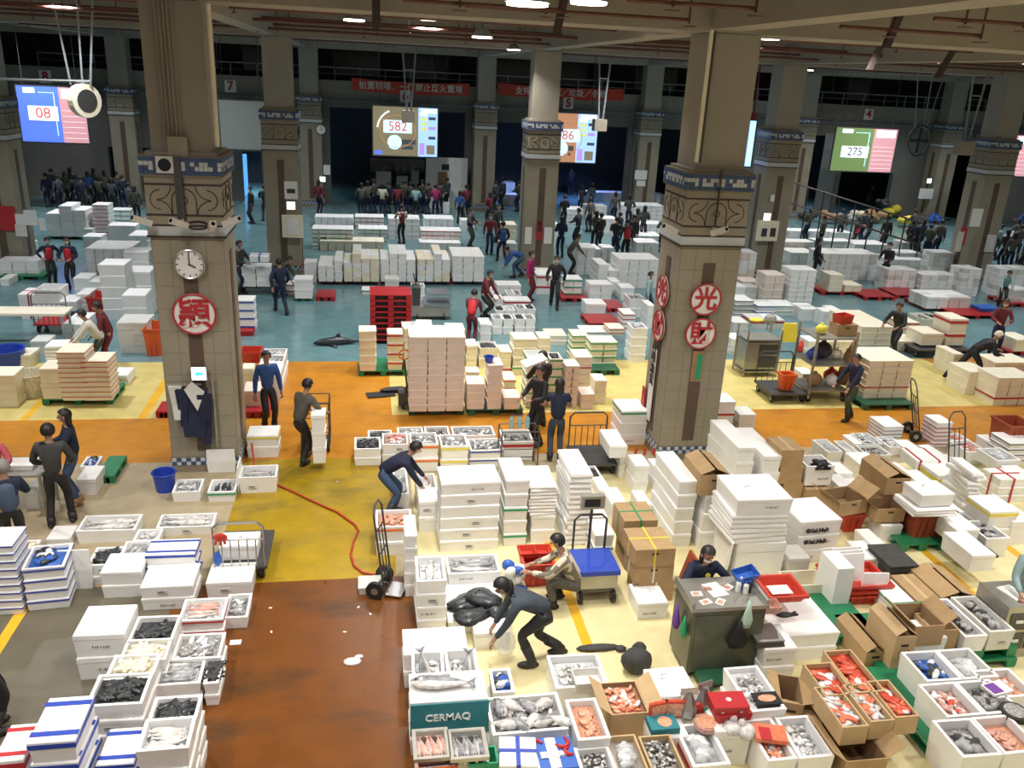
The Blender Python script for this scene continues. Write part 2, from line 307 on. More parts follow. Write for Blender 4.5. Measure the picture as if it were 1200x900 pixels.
def tape_mesh(kind, col, w, d, h):
    def f():
        b = MB(); e = .003
        def ring(z0, z1):
            for a in ((-w/2-e, -d/2-e, w/2+e, -d/2), (-w/2-e, d/2, w/2+e, d/2+e), (-w/2-e, -d/2, -w/2, d/2), (w/2, -d/2, w/2+e, d/2)): b.box(a[0], a[1], z0, a[2], a[3], z1)
        def over(x, t=.022):
            b.box(x-t, -d/2-e, h-.002, x+t, d/2+e, h+e); b.box(x-t, -d/2-e, .01, x+t, -d/2, h+e); b.box(x-t, d/2, .01, x+t, d/2+e, h+e)
        if 'r' in kind: ring(h*.70, h*.84)
        if 's' in kind: over(-w*.34); over(w*.34)
        if 'x' in kind: over(0); b.box(-w/2-e, -.02, h-.002, w/2+e, .02, h+e*1.6); b.box(-w/2-e, -.02, .01, -w/2, .02, h+e); b.box(w/2, -.02, .01, w/2+e, .02, h+e)
        if 'f' in kind: b.box(-w/2-e, -d*.38, h-.002, w/2+e, -d*.28, h+e); b.box(-w/2-e, d*.28, h-.002, w/2+e, d*.38, h+e); ring(h*.66, h*.86)
        return b.mesh('tape', [TAPE[col][0]])
    return cached(('t', kind, col, w, d, h), f)
# fish, unit length along x, lying on its side
def print_mesh(k):
    def f():
        rn = random.Random(k*13+1); b = MB()
        if k < 2: b.box(-.07, -.004, -.02, .07, 0, .04, 0); b.box(-.06, -.006, .01, .03, -.004, .03, 1); b.box(-.06, -.006, -.01, .05, -.004, -.003, 1)
        elif k < 4:
            for j in range(7): x = -.1+j*.03; b.box(x, -.003, 0, x+rn.uniform(.006, .02), 0, rn.uniform(.015, .035), 1)
        else:
            for j in range(9): x, z = rn.uniform(-.09, .07), rn.uniform(-.05, .05); b.box(x, 0, z, x+rn.uniform(.005, .05), .003, z+rn.uniform(.004, .01), 1) if rn.random() < .5 else b.box(x, 0, z, x+.006, .003, z+rn.uniform(.02, .05), 1)
        return b.mesh('print', ['foam_grey', 'ink'])
    return cached(('pr', k), f)
mat('ink', (.16, .15, .17), .7)
def fish_mesh(kind='fish', fat=.13, tail=.12):
    def f():
        b = MB(); n = 10; prof = [(0, .15), (.05, .55), (.15, .9), (.3, 1), (.45, .95), (.6, .75), (.75, .48), (.86, .22), (.9, .16)]
        vs = []
        for (x, r) in prof:
            for k in range(n):
                a = 2*math.pi*k/n; vs.append((x-.5, fat*r*math.cos(a), .06*r*math.sin(a)+.06))
        fs = [(i*n+k, i*n+(k+1) % n, (i+1)*n+(k+1) % n, (i+1)*n+k) for i in range(len(prof)-1) for k in range(n)]
        b.add(vs, fs, 0); b.f.append(tuple(range(n))); b.m.append(0)
        for i, fc in enumerate(b.f):
            ys = sum(vs[q][1] for q in fc)/len(fc)
            if ys < -fat*.15: b.m[i] = 1
        b.add([(.38, -.02, .05), (.38, .02, .05), (.5, tail, .05), (.47, 0, .05), (.5, -tail, .05), (.38, -.02, .07), (.38, .02, .07), (.5, tail, .065), (.47, 0, .065), (.5, -tail, .065)], [(0,1,2,3),(0,3,4),(5,8,7,6),(5,9,8),(0,5,6,1),(1,6,7,2),(3,8,9,4),(2,7,8,3),(4,9,5,0)], 0)
        b.add([(-.1, fat*.95, .05), (.1, fat*.9, .05), (.08, fat*1.35, .055), (-.1, fat*.95, .07), (.1, fat*.9, .07), (.08, fat*1.35, .065)], [(0,1,2),(3,5,4),(0,3,4,1),(1,4,5,2),(2,5,3,0)], 0)
        b.ell((-.41, 0, .105), (.018, .018, .012), 6, 4, 2)
        return b.mesh('fish', [kind, 'fish_pale' if kind != 'fish_dark' else 'fish_dark', 'black'], smooth=True)
    return cached(('fish', kind, fat, tail), f)
def heap(mats, w, d, h0, n=30, size=.06, elong=2.2, flat=.6, rnd=None):
    rnd = rnd or random; b = MB(); n = int(n*1.5)
    b.box(-w/2, -d/2, h0-.05, w/2, d/2, h0-.005, 0)
    for i in range(n):
        x, y = rnd.uniform(-w/2+size, w/2-size), rnd.uniform(-d/2+size, d/2-size); s = size*rnd.uniform(.7, 1.2)
        b.ell((x, y, h0+s*flat*.3+rnd.uniform(0, .015)), (s*elong*.6, s*.5, s*flat*.5), 7, 4, rnd.randrange(len(mats)), Euler((rnd.uniform(-.3, .3), rnd.uniform(-.3, .3), rnd.uniform(0, 3.14))).to_matrix())
    return b.mesh('heap', mats, smooth=True)
HEAP = {  # code: (materials, count, size, elongation, flatness, words)
 'dark': (['fish_dark', 'fish_dark', 'charcoal'], 34, .07, 2.6, .6, 'small black fish'), 'grey': (['grey_mix', 'fish', 'ice'], 34, .06, 2.2, .6, 'small grey fish'), 'squid': (['squid', 'foam_cream'], 18, .09, 2.6, .7, 'pale squid'),
 'ice': (['ice', 'fish_pale', 'grey_mix'], 36, .05, 1.4, .8, 'ice and small fish'), 'shrimp': (['shrimp', 'ice', 'salmon'], 40, .05, 1.8, .7, 'pink shrimp'), 'clam': (['grey_mix', 'charcoal', 'fish_pale'], 60, .035, 1.2, .8, 'small shellfish'),
 'bluebag': (['blue_tray', 'fish_dark', 'ice'], 20, .09, 1.6, .8, 'blue plastic bag'), 'pink': (['fish_pink', 'ice', 'roe'], 24, .07, 1.8, .6, 'pink seafood packs'), 'bag': (['clear', 'ice', 'clear'], 22, .09, 1.5, .8, 'clear plastic bags'),
 'pinkpk': (['shrimp', 'fish_pink'], 14, .09, 1.3, .35, 'flat pink packs'), 'rough': (['grey_mix', 'clear', 'charcoal'], 18, .1, 1.4, .8, 'crumpled wrapping')}
QUEUE = []
def blocked(p, w_, d_, h_):
    for X in PX:
        for Yp in PY:
            if abs(p.x-X) < .6+w_*.42 and abs(p.y-Yp) < .6+d_*.42: return True
    for q in QUEUE:
        dx = (w_+q['w'])/2-abs(p.x-q['p'].x)
        if dx <= 0: continue
        dy = (d_+q['d'])/2-abs(p.y-q['p'].y)
        if dy <= 0: continue
        dz = min(p.z+h_, q['p'].z+q['h'])-max(p.z, q['p'].z)
        if dz > 0 and dx*dy*dz > .22*min(w_*d_*h_, q['w']*q['d']*q['h']): return True
    return False
     # every foam box, sorted by size in the picture before building
def anchor(xl, yt, yb, z0, h, Y0=None):
    if Y0 is not None: B = atY(xl, yt, Y0)
    elif h is not None: B = at(xl, yt, z0+h)
    else: B = at(xl, yb, z0)
    B.z = z0; return B
def S(ph, xl, yt, xr, yb=None, n=1, L=1, rows=1, d=.45, sty='w', tape='', z0=0.0, rot=0, top=None, jit=.022, grp=None, h=None, place='', kind='box', back=True, Y0=None, force=False):
    B = anchor(xl, yt, yb, z0, h, Y0)
    Zt = z0+h if (Y0 is not None and h) else atY(xl, yt, B.y).z; X2 = atY(xr, yt, B.y).x; Ls = L if isinstance(L, list) else [L]*n; n = len(Ls); mx = max(Ls)
    w_ = (X2-B.x)/n/max(.5, math.cos(rot)) ; hh = (Zt-z0)/mx; grp = grp or 'foam boxes of the '+ph
    print('S %-46s Y%5.1f w%.2f h%.2f d%.2f' % (ph, B.y, w_, hh, d/rows))
    Rm = Matrix.Rotation(rot, 3, 'Z'); dd = d/rows; rnd = random.Random(ph)
    for c in range(n):
        for l in range(Ls[c]):
            for r in range(rows):
                surf = r == 0 or l == Ls[c]-1 or c == 0 or c == n-1 or (c > 0 and l >= Ls[c-1]) or (c < n-1 and l >= Ls[c+1])
                if not surf: continue
                p = B + Rm @ Vector(((c+.5)*w_, (r+.5)*dd, 0)); p.z = z0+l*hh
                if not force and blocked(p, w_, dd, hh): continue
                wd = [ORD[Ls[c]-1-l] if Ls[c] > 1 else '', ('' if n == 1 else 'left column' if c == 0 else 'right column' if c == n-1 else 'middle column' if n == 3 else NTH[c]+' column'), '' if rows == 1 else 'front row' if r == 0 else 'back row' if r == rows-1 else 'middle row' if rows == 3 else NTH[r]+' row']
                st = sty if len(sty) == 1 else rnd.choice(sty); tp = tape if not isinstance(tape, list) else tape[l % len(tape)]
                cont = ''
                if top and l == Ls[c]-1:
                    k = (c+r*n) if len(top) > n else c
                    cont = top[k] if k < len(top) else ''
                sz = max(w_, hh)/(p-Vector((0, 0, CAM_H))).length
                QUEUE.append(dict(k=kind, p=p, rz=rot+rnd.uniform(-jit, jit), w=w_, d=dd, h=hh, st=st, tp=tp, c=cont, ph=ph, wd=wd, sz=sz, g=grp, seed=rnd.random()))
    return dict(z=Zt, x=B.x, y=B.y, w=w_*n, d=d, p=B)
def dist(p): return (Vector(p)-Vector((0, 0, CAM_H))).length
def label(pre, wd, ph):
    pre = pre.replace('open white foam', 'open foam').replace('small grey fish', 'grey fish').replace(' in open box', '')
    parts = [pre]+[x for x in wd if x]+[ph]; s = ', '.join(parts)
    for cut in (' foam', ', front row', ' and small fish', ', top'):
        if len(s.replace(',', '').split()) > 16: s = s.replace(cut, '', 1)
    if len(s.replace(',', '').split()) > 16: print('LONG', s)
    return s
FOODN = [0]
def fill(q, loc, rz):
    code = q['c']; w_, d_, h_ = q['w']-.11, q['d']-.11, q['h']; nm = q['ph']; rnd = random.Random(q['seed'])
    if code.startswith('fish'):
        _, k, col, ln = (code.split(':')+['3', 'fish', '.5'])[:4] if code.count(':') < 3 else code.split(':')
        k = int(k); ln = float(ln)
        o = ob('crushed_ice', heap(['ice', 'ice'], w_, d_, h_*.55, 24, .05, 1.3, .6, rnd), None, loc, rz); tag(o, label('bed of crushed ice in open foam box', q['wd'], nm), 'ice', kind='stuff')
        along = d_ > w_
        for i in range(k):
            t = (i+.5)/k-.5; L_ = min(ln, (d_ if along else w_)*.98)
            lp = Vector((t*w_*.8, rnd.uniform(-.02, .02), 0)) if along else Vector((rnd.uniform(-.02, .02), t*d_*.8, 0))
            lp = Matrix.Rotation(rz, 3, 'Z') @ lp; a = rz+(math.pi/2 if along else 0)+rnd.uniform(-.12, .12)+(math.pi if rnd.random() < .4 else 0)
            fo = ob('fish', fish_mesh(col), None, loc+lp+Vector((0, 0, h_*.58+.02)), a, sc=(L_, L_*.9, L_))
            tag(fo, label({'fish': 'silver grey', 'fish_dark': 'dark', 'fish_pale': 'pale silver', 'fish_pink': 'pink'}[col]+' fish, %s, on ice' % (NTH[i]+(' from left' if along else ' from front')), [x for x in q['wd'] if x != 'top'], nm), 'fish', 'fish in the open box, '+nm)
        return
    ms, n_, s_, e_, f_, words = HEAP[code]
    o = ob('seafood_heap', heap(ms, w_, d_, h_*.8, n_, s_, e_, f_, rnd), None, loc, rz); tag(o, label('heap of '+words+' in open box', q['wd'], nm), 'bag' if 'bag' in words or 'wrap' in words else 'seafood', kind='stuff')
def build_queue():
    kinds = {}
    for q in QUEUE:
        kk = 'open' if q['c'] else q['k']; kinds.setdefault(kk, []).append(q)
    for kk, L_ in kinds.items():
        L_.sort(key=lambda q: -q['sz']); print('QUEUE', kk, len(L_))
        cap = 300
        rests = {'': MB(), 'tape': MB()}
        for i, q in enumerate(L_):
            w_, d_, h_ = q2(q['w']), q2(q['d']), max(.02, round(q['h'], 2)); col = STN[q['st']]
            if i >= cap:
                rest = rests['tape' if q['tp'] else '']; R = Matrix.Rotation(q['rz'], 3, 'Z'); mi = 'wcpg'.index(q['st'])
                b = MB().frus(-q['w']/2+.008, -q['d']/2+.008, q['w']/2-.008, q['d']/2-.008, 0, q['h']*.74, .01); b.box(-q['w']/2+.002, -q['d']/2+.002, q['h']*.76, q['w']/2-.002, q['d']/2-.002, q['h']-.006)
                rest.add([q['p']+R @ Vector(v) for v in b.v], b.f, mi)
                if q['tp']:
                    e = .004; z0, z1 = q['h']*.66, q['h']*.84
                    b = MB().box(-q['w']/2-e, -q['d']/2-e, z0, q['w']/2+e, -q['d']/2, z1).box(-q['w']/2-e, -q['d']/2-e, z0, -q['w']/2, q['d']/2, z1)
                    rest.add([q['p']+R @ Vector(v) for v in b.v], b.f, 4+'BRGOYN'.index(q['tp'][-1]))
                continue
            if q['k'] == 'lid':
                o = ob('foam_sheet', slab_mesh(q['st'], w_, d_, q['h']*.94), None, q['p'], q['rz']+random.Random(q['seed']).uniform(-.05, .05)); tag(o, label(col+' flat foam lid', q['wd'], q['ph']), 'foam lid', q['g']); continue
            if q['c']:
                o = ob('open_foam_box', open_mesh(q['st'], w_, d_, h_*.99), None, q['p'], q['rz'])
                words = {'empty': 'empty inside'}.get(q['c'], 'of fish' if q['c'].startswith('fish') else 'of '+HEAP[q['c']][5] if q['c'] in HEAP else '')
                tag(o, label('open '+col+' foam box '+words, q['wd'], q['ph']), 'foam box', q['g'])
                if q['c'] != 'empty': fill(q, q['p'], q['rz'])
            else:
                o = ob('foam_box', body_mesh(q['st'], w_, d_, h_), None, q['p'], q['rz']); ob('lid', lid_mesh(q['st'], w_, d_, h_), o)
                tw = (TAPE[q['tp'][-1]][1]+' taped ') if q['tp'] else ''
                tag(o, label((col+' ' if not tw else '')+tw+'foam box', q['wd'], q['ph']), 'foam box', q['g'])
            rq = random.Random(q['seed']*7)
            if q['sz'] > .028 and not q['tp'] and rq.random() < .5: ob('printed_label', print_mesh(rq.randrange(4)), o, (rq.uniform(-.2, .2)*w_, -d_/2+.004 if not q['c'] else -d_/2+.012, h_*rq.uniform(.3, .42)))
            if q['sz'] > .03 and not q['c'] and not q['tp'] and rq.random() < .45: ob('handwriting', print_mesh(4+rq.randrange(3)), o, (rq.uniform(-.15, .15)*w_, rq.uniform(-.2, .2)*d_, h_+.0), rot=(-math.pi/2, 0, rq.uniform(-.4, .4)))
            if q['tp']: ob('tape', tape_mesh(q['tp'][:-1], q['tp'][-1], w_, d_, h_), o)
        for rk, rest in rests.items():
            if not rest.v: continue
            o = ob('foam_box_stacks', rest.mesh('stacks', ['foam_white', 'foam_cream', 'foam_tan_pinklit', 'foam_grey', 'blue', 'red', 'green', 'orange', 'yellow', 'navy']))
            tag(o, 'distant stacks of tape striped foam boxes across the hall' if rk else 'distant stacks of plain foam boxes across the teal floor', 'foam boxes', kind='stuff')
# ---------------------------------------------------------------- cardboard cartons
def carton(label_, p, w, d, h, rot=0, state='closed', col='card', cat='carton', grp=None, strap=None, hole=True):
    t = thing('cardboard_box', label_, 'cardboard box', p, rot, grp); e = .006
    if state == 'closed':
        ob('body', MB().box(-w/2, -d/2, 0, w/2, d/2, h-.008).mesh('carton', [col]), t)
        for s in (-1, 1): ob('flap', MB().box(-w/2 if s < 0 else .006, -d/2, h-.008, -.006 if s < 0 else w/2, d/2, h).mesh('flap', [col]), t)
        if strap: ob('strap', MB().box(-w/2-e, -.012, -0, w/2+e, .012, h+e).box(-.012, -d/2-e, 0, .012, d/2+e, h+e*1.4).mesh('strap', [strap]), t)
        else: ob('seam_tape', MB().box(-.03, -d/2-.002, h-.01, .03, d/2+.002, h+.002).mesh('seam', ['card_light']), t)
    elif state == 'roof':     # two top flaps standing up a little
        ob('body', MB().tray(-w/2, -d/2, w/2, d/2, 0, h, 0, .01, 0, 1).mesh('carton', [col, 'card_in']), t)
        for s in (-1, 1): ob('flap', MB().add([(s*w/2, -d/2, h), (s*w/2, d/2, h), (s*.02, d/2, h+.09), (s*.02, -d/2, h+.09), (s*w/2, -d/2, h+.01), (s*w/2, d/2, h+.01), (s*.02, d/2, h+.10), (s*.02, -d/2, h+.10)], [(0,1,2,3),(7,6,5,4),(0,4,5,1),(2,6,7,3),(0,3,7,4),(1,5,6,2)]).mesh('flap', [col]), t)
    elif state == 'tray':
        ob('body', MB().tray(-w/2, -d/2, w/2, d/2, 0, h, 0, .02, 0, 1).mesh('carton', [col, 'card_light']), t)
    else:
        ob('body', MB().tray(-w/2, -d/2, w/2, d/2, 0, h, 0, .012, 0, 1).mesh('carton', [col, 'card_in']), t)
        a = {'open': .9, 'wide': 1.25}.get(state, .9)
        for s in (-1, 1):
            dx, dz = math.sin(a)*w*.45, math.cos(a)*w*.45
            ob('flap', MB().add([(s*w/2, -d/2, h), (s*w/2, d/2, h), (s*(w/2+dx), d/2, h+dz), (s*(w/2+dx), -d/2, h+dz), (s*w/2, -d/2, h+.008), (s*w/2, d/2, h+.008), (s*(w/2+dx), d/2, h+dz+.008), (s*(w/2+dx), -d/2, h+dz+.008)], [(0,1,2,3),(7,6,5,4),(0,4,5,1),(2,6,7,3),(0,3,7,4),(1,5,6,2)]).mesh('flap', [col]), t)
    if hole: ob('hand_hole', MB().box(-.05, -d/2-.003, h*.68, .05, -d/2+.001, h*.68+.03).mesh('hole', ['black']), t)
    return t
def CB(lb, xl, yt, xr, yb=None, d=.4, z0=0, h=None, Y0=None, rot=0, state='closed', col='card', strap=None, hole=True, grp=None):
    B = anchor(xl, yt, yb, z0, h, Y0); Zt = z0+h if (Y0 is not None and h) else atY(xl, yt, B.y).z; X2 = atY(xr, yt, B.y).x; w = (X2-B.x)/max(.5, math.cos(rot)); h = Zt-z0
    print('CB %-40s w%.2f h%.2f' % (lb[:40], w, h))
    c = B+Matrix.Rotation(rot, 3, 'Z') @ Vector((w/2, d/2, 0)); carton(lb, c, w, d, h, rot, state, col, strap=strap, hole=hole, grp=grp); return dict(z=Zt, p=c, w=w, d=d, h=h)
# ---------------------------------------------------------------- pallets, crates, carts
def pallet(lb, x, y, w, d, col='green_pallet', z=0, h=.14, rot=0, grp='plastic pallets on the market floor', solid=True):
    t = thing('pallet', lb, 'pallet', (x, y, z), rot, grp)
    def dk():
        b = MB(); b.box(-w/2, -d/2, h-.03, w/2, d/2, h)
        return b.mesh('deck', [col])
    ob('deck', cached(('pd', w, d, h, col), dk), t)
    def fm():
        b = MB()
        for i in (-1, 0, 1):
            for j in (-1, 0, 1): b.box(i*(w/2-.07)-.07, j*(d/2-.07)-.07, .02, i*(w/2-.07)+.07, j*(d/2-.07)+.07, h-.03)
        return b.mesh('blocks', [col])
    ob('blocks', cached(('pf', w, d, h, col), fm), t)
    def rn():
        b = MB()
        for i in (-1, 0, 1): b.box(i*(w/2-.07)-.06, -d/2, 0, i*(w/2-.07)+.06, d/2, .02)
        return b.mesh('runners', [col])
    ob('runners', cached(('pr', w, d, h, col), rn), t)
    return t
def PL_(lb, xl, xr, yb, d=1.0, col='green_pallet', h=.14, z=0):   # front-bottom edge pixels
    a = at(xl, yb, z); b = at(xr, yb, z); b = atY(xr, yb, a.y); w = round(b.x-a.x, 1)
    return pallet(lb, a.x+w/2, a.y+d/2, w, d, col, z, h)
def bin_(lb, xl, yt, xr, yb=None, d=.4, col='red_bin', z0=0, h=None, Y0=None, rot=0, rim=True, cont=None, name='crate'):
    B = anchor(xl, yt, yb, z0, h, Y0); Zt = z0+h if (Y0 is not None and h) else atY(xl, yt, B.y).z; X2 = atY(xr, yt, B.y).x; w = X2-B.x; h = Zt-z0
    print('bin %-40s w%.2f h%.2f' % (lb[:40], w, h))
    c = B+Vector((w/2, d/2, 0)); t = thing(name, lb, 'crate', c, rot)
    ob('body', MB().tray(-w/2, -d/2, w/2, d/2, 0, h, .05, .02, 0, 0).mesh('tub', [col]), t)
    b = MB(); e = .02
    for a in ((-w/2-e, -d/2-e, w/2+e, -d/2+.01), (-w/2-e, d/2-.01, w/2+e, d/2+e), (-w/2-e, -d/2+.01, -w/2+.01, d/2-.01), (w/2-.01, -d/2+.01, w/2+e, d/2-.01)): b.box(a[0], a[1], h-.04, a[2], a[3], h+.005)
    ob('rim', b.mesh('rim', [col]), t)
    b = MB(); k = -w/2+.12
    while k < w/2-.1: b.box(k, -d/2-.004, .05, k+.02, -d/2+.02, h-.05); k += .12
    ob('ribs', b.mesh('ribs', [col]), t)
    return dict(z=Zt, p=c, w=w, d=d, h=h, t=t)
def bucket(lb, px, py, r, h, col='blue', z0=0):
    c = at(px, py, z0); t = thing('bucket', lb, 'bucket', c)
    b = MB(); n = 20
    for (rr, z) in ((r*.78, 0), (r, h), (r*.94, h), (r*.72, .02)): b.v += [(rr*math.cos(2*math.pi*k/n), rr*math.sin(2*math.pi*k/n), z) for k in range(n)]
    b.f = [tuple(range(n))[::-1]]+[(j*n+k, j*n+(k+1) % n, (j+1)*n+(k+1) % n, (j+1)*n+k) for j in range(3) for k in range(n)]+[tuple(range(3*n, 4*n))]; b.m = [0]*len(b.f)
    ob('tub', b.mesh('tub', [col]), t); ob('rim', MB().tube([((r+.01)*math.cos(k*math.pi/10), (r+.01)*math.sin(k*math.pi/10), h) for k in range(21)], .012, 5).mesh('rim', [col]), t)
    return t
def wheel_mesh(r, w=.05): return cached(('wh', r, w), lambda: MB().disc((-w/2, 0, 0), r, 16, w, 0, 'x').disc((-w/2-.004, 0, 0), r*.4, 10, w+.008, 1, 'x').mesh('wheel', ['rubber', 'steel']))
def platform_cart(lb, c, w, d, rot=0, handle='back', hz=.9, col='dark_steel', deckc='dark_steel', zdeck=.25, bars=5):
    t = thing('platform_cart', lb, 'cart', c, rot)
    ob('deck', MB().box(-w/2, -d/2, zdeck-.04, w/2, d/2, zdeck).mesh('deck', [deckc]), t)
    for i in (-1, 1):
        for j in (-1, 1): ob('wheel', wheel_mesh(.09), t, (i*(w/2-.08), j*(d/2-.14), .09)); 
    ob('axle_mounts', MB().box(-w/2+.05, -d/2+.10, .12, -w/2+.15, d/2-.10, zdeck-.04).box(w/2-.15, -d/2+.10, .12, w/2-.05, d/2-.10, zdeck-.04).mesh('mounts', ['dark_steel']), t)
    if handle:
        b = MB()
        if handle in ('back', 'front'):
            y = (d/2-.03)*(1 if handle == 'back' else -1); b.tube([(-w/2+.03, y, zdeck), (-w/2+.03, y, hz-.08), (-w/2+.11, y, hz), (w/2-.11, y, hz), (w/2-.03, y, hz-.08), (w/2-.03, y, zdeck)], .018, 6)
            for k in range(bars): x = -w/2+.03+(k+1)*(w-.06)/(bars+1); b.tube([(x, y, zdeck), (x, y, hz*.72)], .009, 4)
            b.tube([(-w/2+.03, y, hz*.72), (w/2-.03, y, hz*.72)], .012, 5)
        else:
            x = (w/2-.03)*(1 if handle == 'right' else -1); b.tube([(x, -d/2+.03, zdeck), (x, -d/2+.03, hz-.08), (x, -d/2+.11, hz), (x, d/2-.11, hz), (x, d/2-.03, hz-.08), (x, d/2-.03, zdeck)], .018, 6)
            for k in range(bars): y = -d/2+.03+(k+1)*(d-.06)/(bars+1); b.tube([(x, y, zdeck), (x, y, hz*.72)], .009, 4)
        ob('handle', b.mesh('handle', [col]), t)
    return t
def hand_truck(lb, c, rot=0, h=1.15, w=.42, tilt=.25, col='dark_steel'):
    t = thing('hand_truck', lb, 'hand truck', c, rot); Rx = Matrix.Rotation(-tilt, 3, 'X')
    def T(v): return Rx @ Vector(v)+Vector((0, 0, .06))
    b = MB(); b.tube([T((-w/2, 0, 0)), T((-w/2, 0, h-.12)), T((-w/2+.1, 0, h)), T((w/2-.1, 0, h)), T((w/2, 0, h-.12)), T((w/2, 0, 0))], .016, 6)
    for z in (.18, .45, .72): b.tube([T((-w/2, 0, z*h)), T((w/2, 0, z*h))], .012, 5)
    b.tube([T((-.06, 0, .1)), T((-.06, 0, h*.72))], .01, 5); b.tube([T((.06, 0, .1)), T((.06, 0, h*.72))], .01, 5)
    ob('frame', b.mesh('frame', [col]), t); ob('toe_plate', MB().box(-w/2, -.24, .03, w/2, 0.0, .05).mesh('toe', ['steel']), t)
    for s in (-1, 1): ob('wheel', wheel_mesh(.13, .06), t, (s*(w/2+.05), .12, .13))
    ob('axle', MB().tube([(-w/2-.03, .12, .13), (w/2+.03, .12, .13)], .012, 5).box(-.02, 0, .08, .02, .14, .14).mesh('axle', ['dark_steel']), t)
    return t
# ---------------------------------------------------------------- people
def skin_mesh(vs, es, mt, sub=1):
    me = bpy.data.meshes.new('fig'); me.from_pydata([v[0] for v in vs], es, []); o = bpy.data.objects.new('fig', me); C.objects.link(o)
    md = o.modifiers.new('s', 'SKIN'); md.use_smooth_shade = True
    if sub: sb = o.modifiers.new('u', 'SUBSURF'); sb.levels = sub; sb.render_levels = sub
    for i, v in enumerate(vs):
        r = v[1]; me.skin_vertices[0].data[i].radius = r if isinstance(r, tuple) else (r, r)
    me.skin_vertices[0].data[0].use_root = True
    dg = bpy.context.evaluated_depsgraph_get(); out = bpy.data.meshes.new_from_object(o.evaluated_get(dg)); bpy.data.objects.remove(o)
    out.materials.clear(); out.materials.append(K(mt)); return out
def ik(a, b, l1, l2, pole):
    a, b = Vector(a), Vector(b); d = b-a; L = d.length; mxl = (l1+l2)*.995
    if L > mxl: b = a+d*(mxl/L); d = b-a; L = mxl
    x = (l1*l1-l2*l2+L*L)/(2*L); hgt = math.sqrt(max(0, l1*l1-x*x)); dn = d.normalized(); p = Vector(pole); p = p-dn*p.dot(dn)
    if p.length < 1e-4: p = Vector((0, -1, .1))
    return a+dn*x+p.normalized()*hgt, b
POSE = {
 'stand': dict(), 'walk': dict(feet=[(.09, -.30), (-.09, .30)], ph=.88, hands=[(.27, .12, .82), (-.25, -.25, .86)]), 'hold': dict(hands=[(.14, -.36, 1.06), (-.14, -.36, 1.06)]),
 'push': dict(bend=.35, hands=[(.2, -.50, .98), (-.2, -.50, .98)], feet=[(.1, -.12), (-.1, .30)], ph=.88), 'bend': dict(bend=1.05, ph=.86, py=.16, hands=[(.16, -.62, .52), (-.14, -.55, .48)], feet=[(.13, -.02), (-.13, .10)]),
 'bend2': dict(bend=1.3, ph=.80, py=.2, hands=[(.16, -.62, .22), (-.14, -.55, .20)], feet=[(.16, -.10), (-.14, .26)]), 'sit': dict(ph=.48, bend=.25, py=.0, feet=[(.15, -.42), (-.15, -.42)], hands=[(.16, -.36, .76), (-.16, -.36, .74)]),
 'crouch': dict(ph=.30, bend=.6, py=.15, feet=[(.13, -.06), (-.13, -.06)], hands=[(.16, -.45, .45), (-.16, -.45, .42)]), 'drag': dict(bend=.75, ph=.82, feet=[(.1, -.45), (-.1, .42)], hands=[(.12, .30, .75), (-.15, .28, .78)]), 'lean': dict(bend=.55, ph=.88, py=.1, hands=[(.2, -.50, .80), (-.18, -.52, .78)]),
 'hips': dict(hands=[(.24, -.05, .98), (-.24, -.05, .98)]), 'fold': dict(hands=[(.05, -.24, 1.12), (-.05, -.24, 1.14)])}
PEOPLE = 0
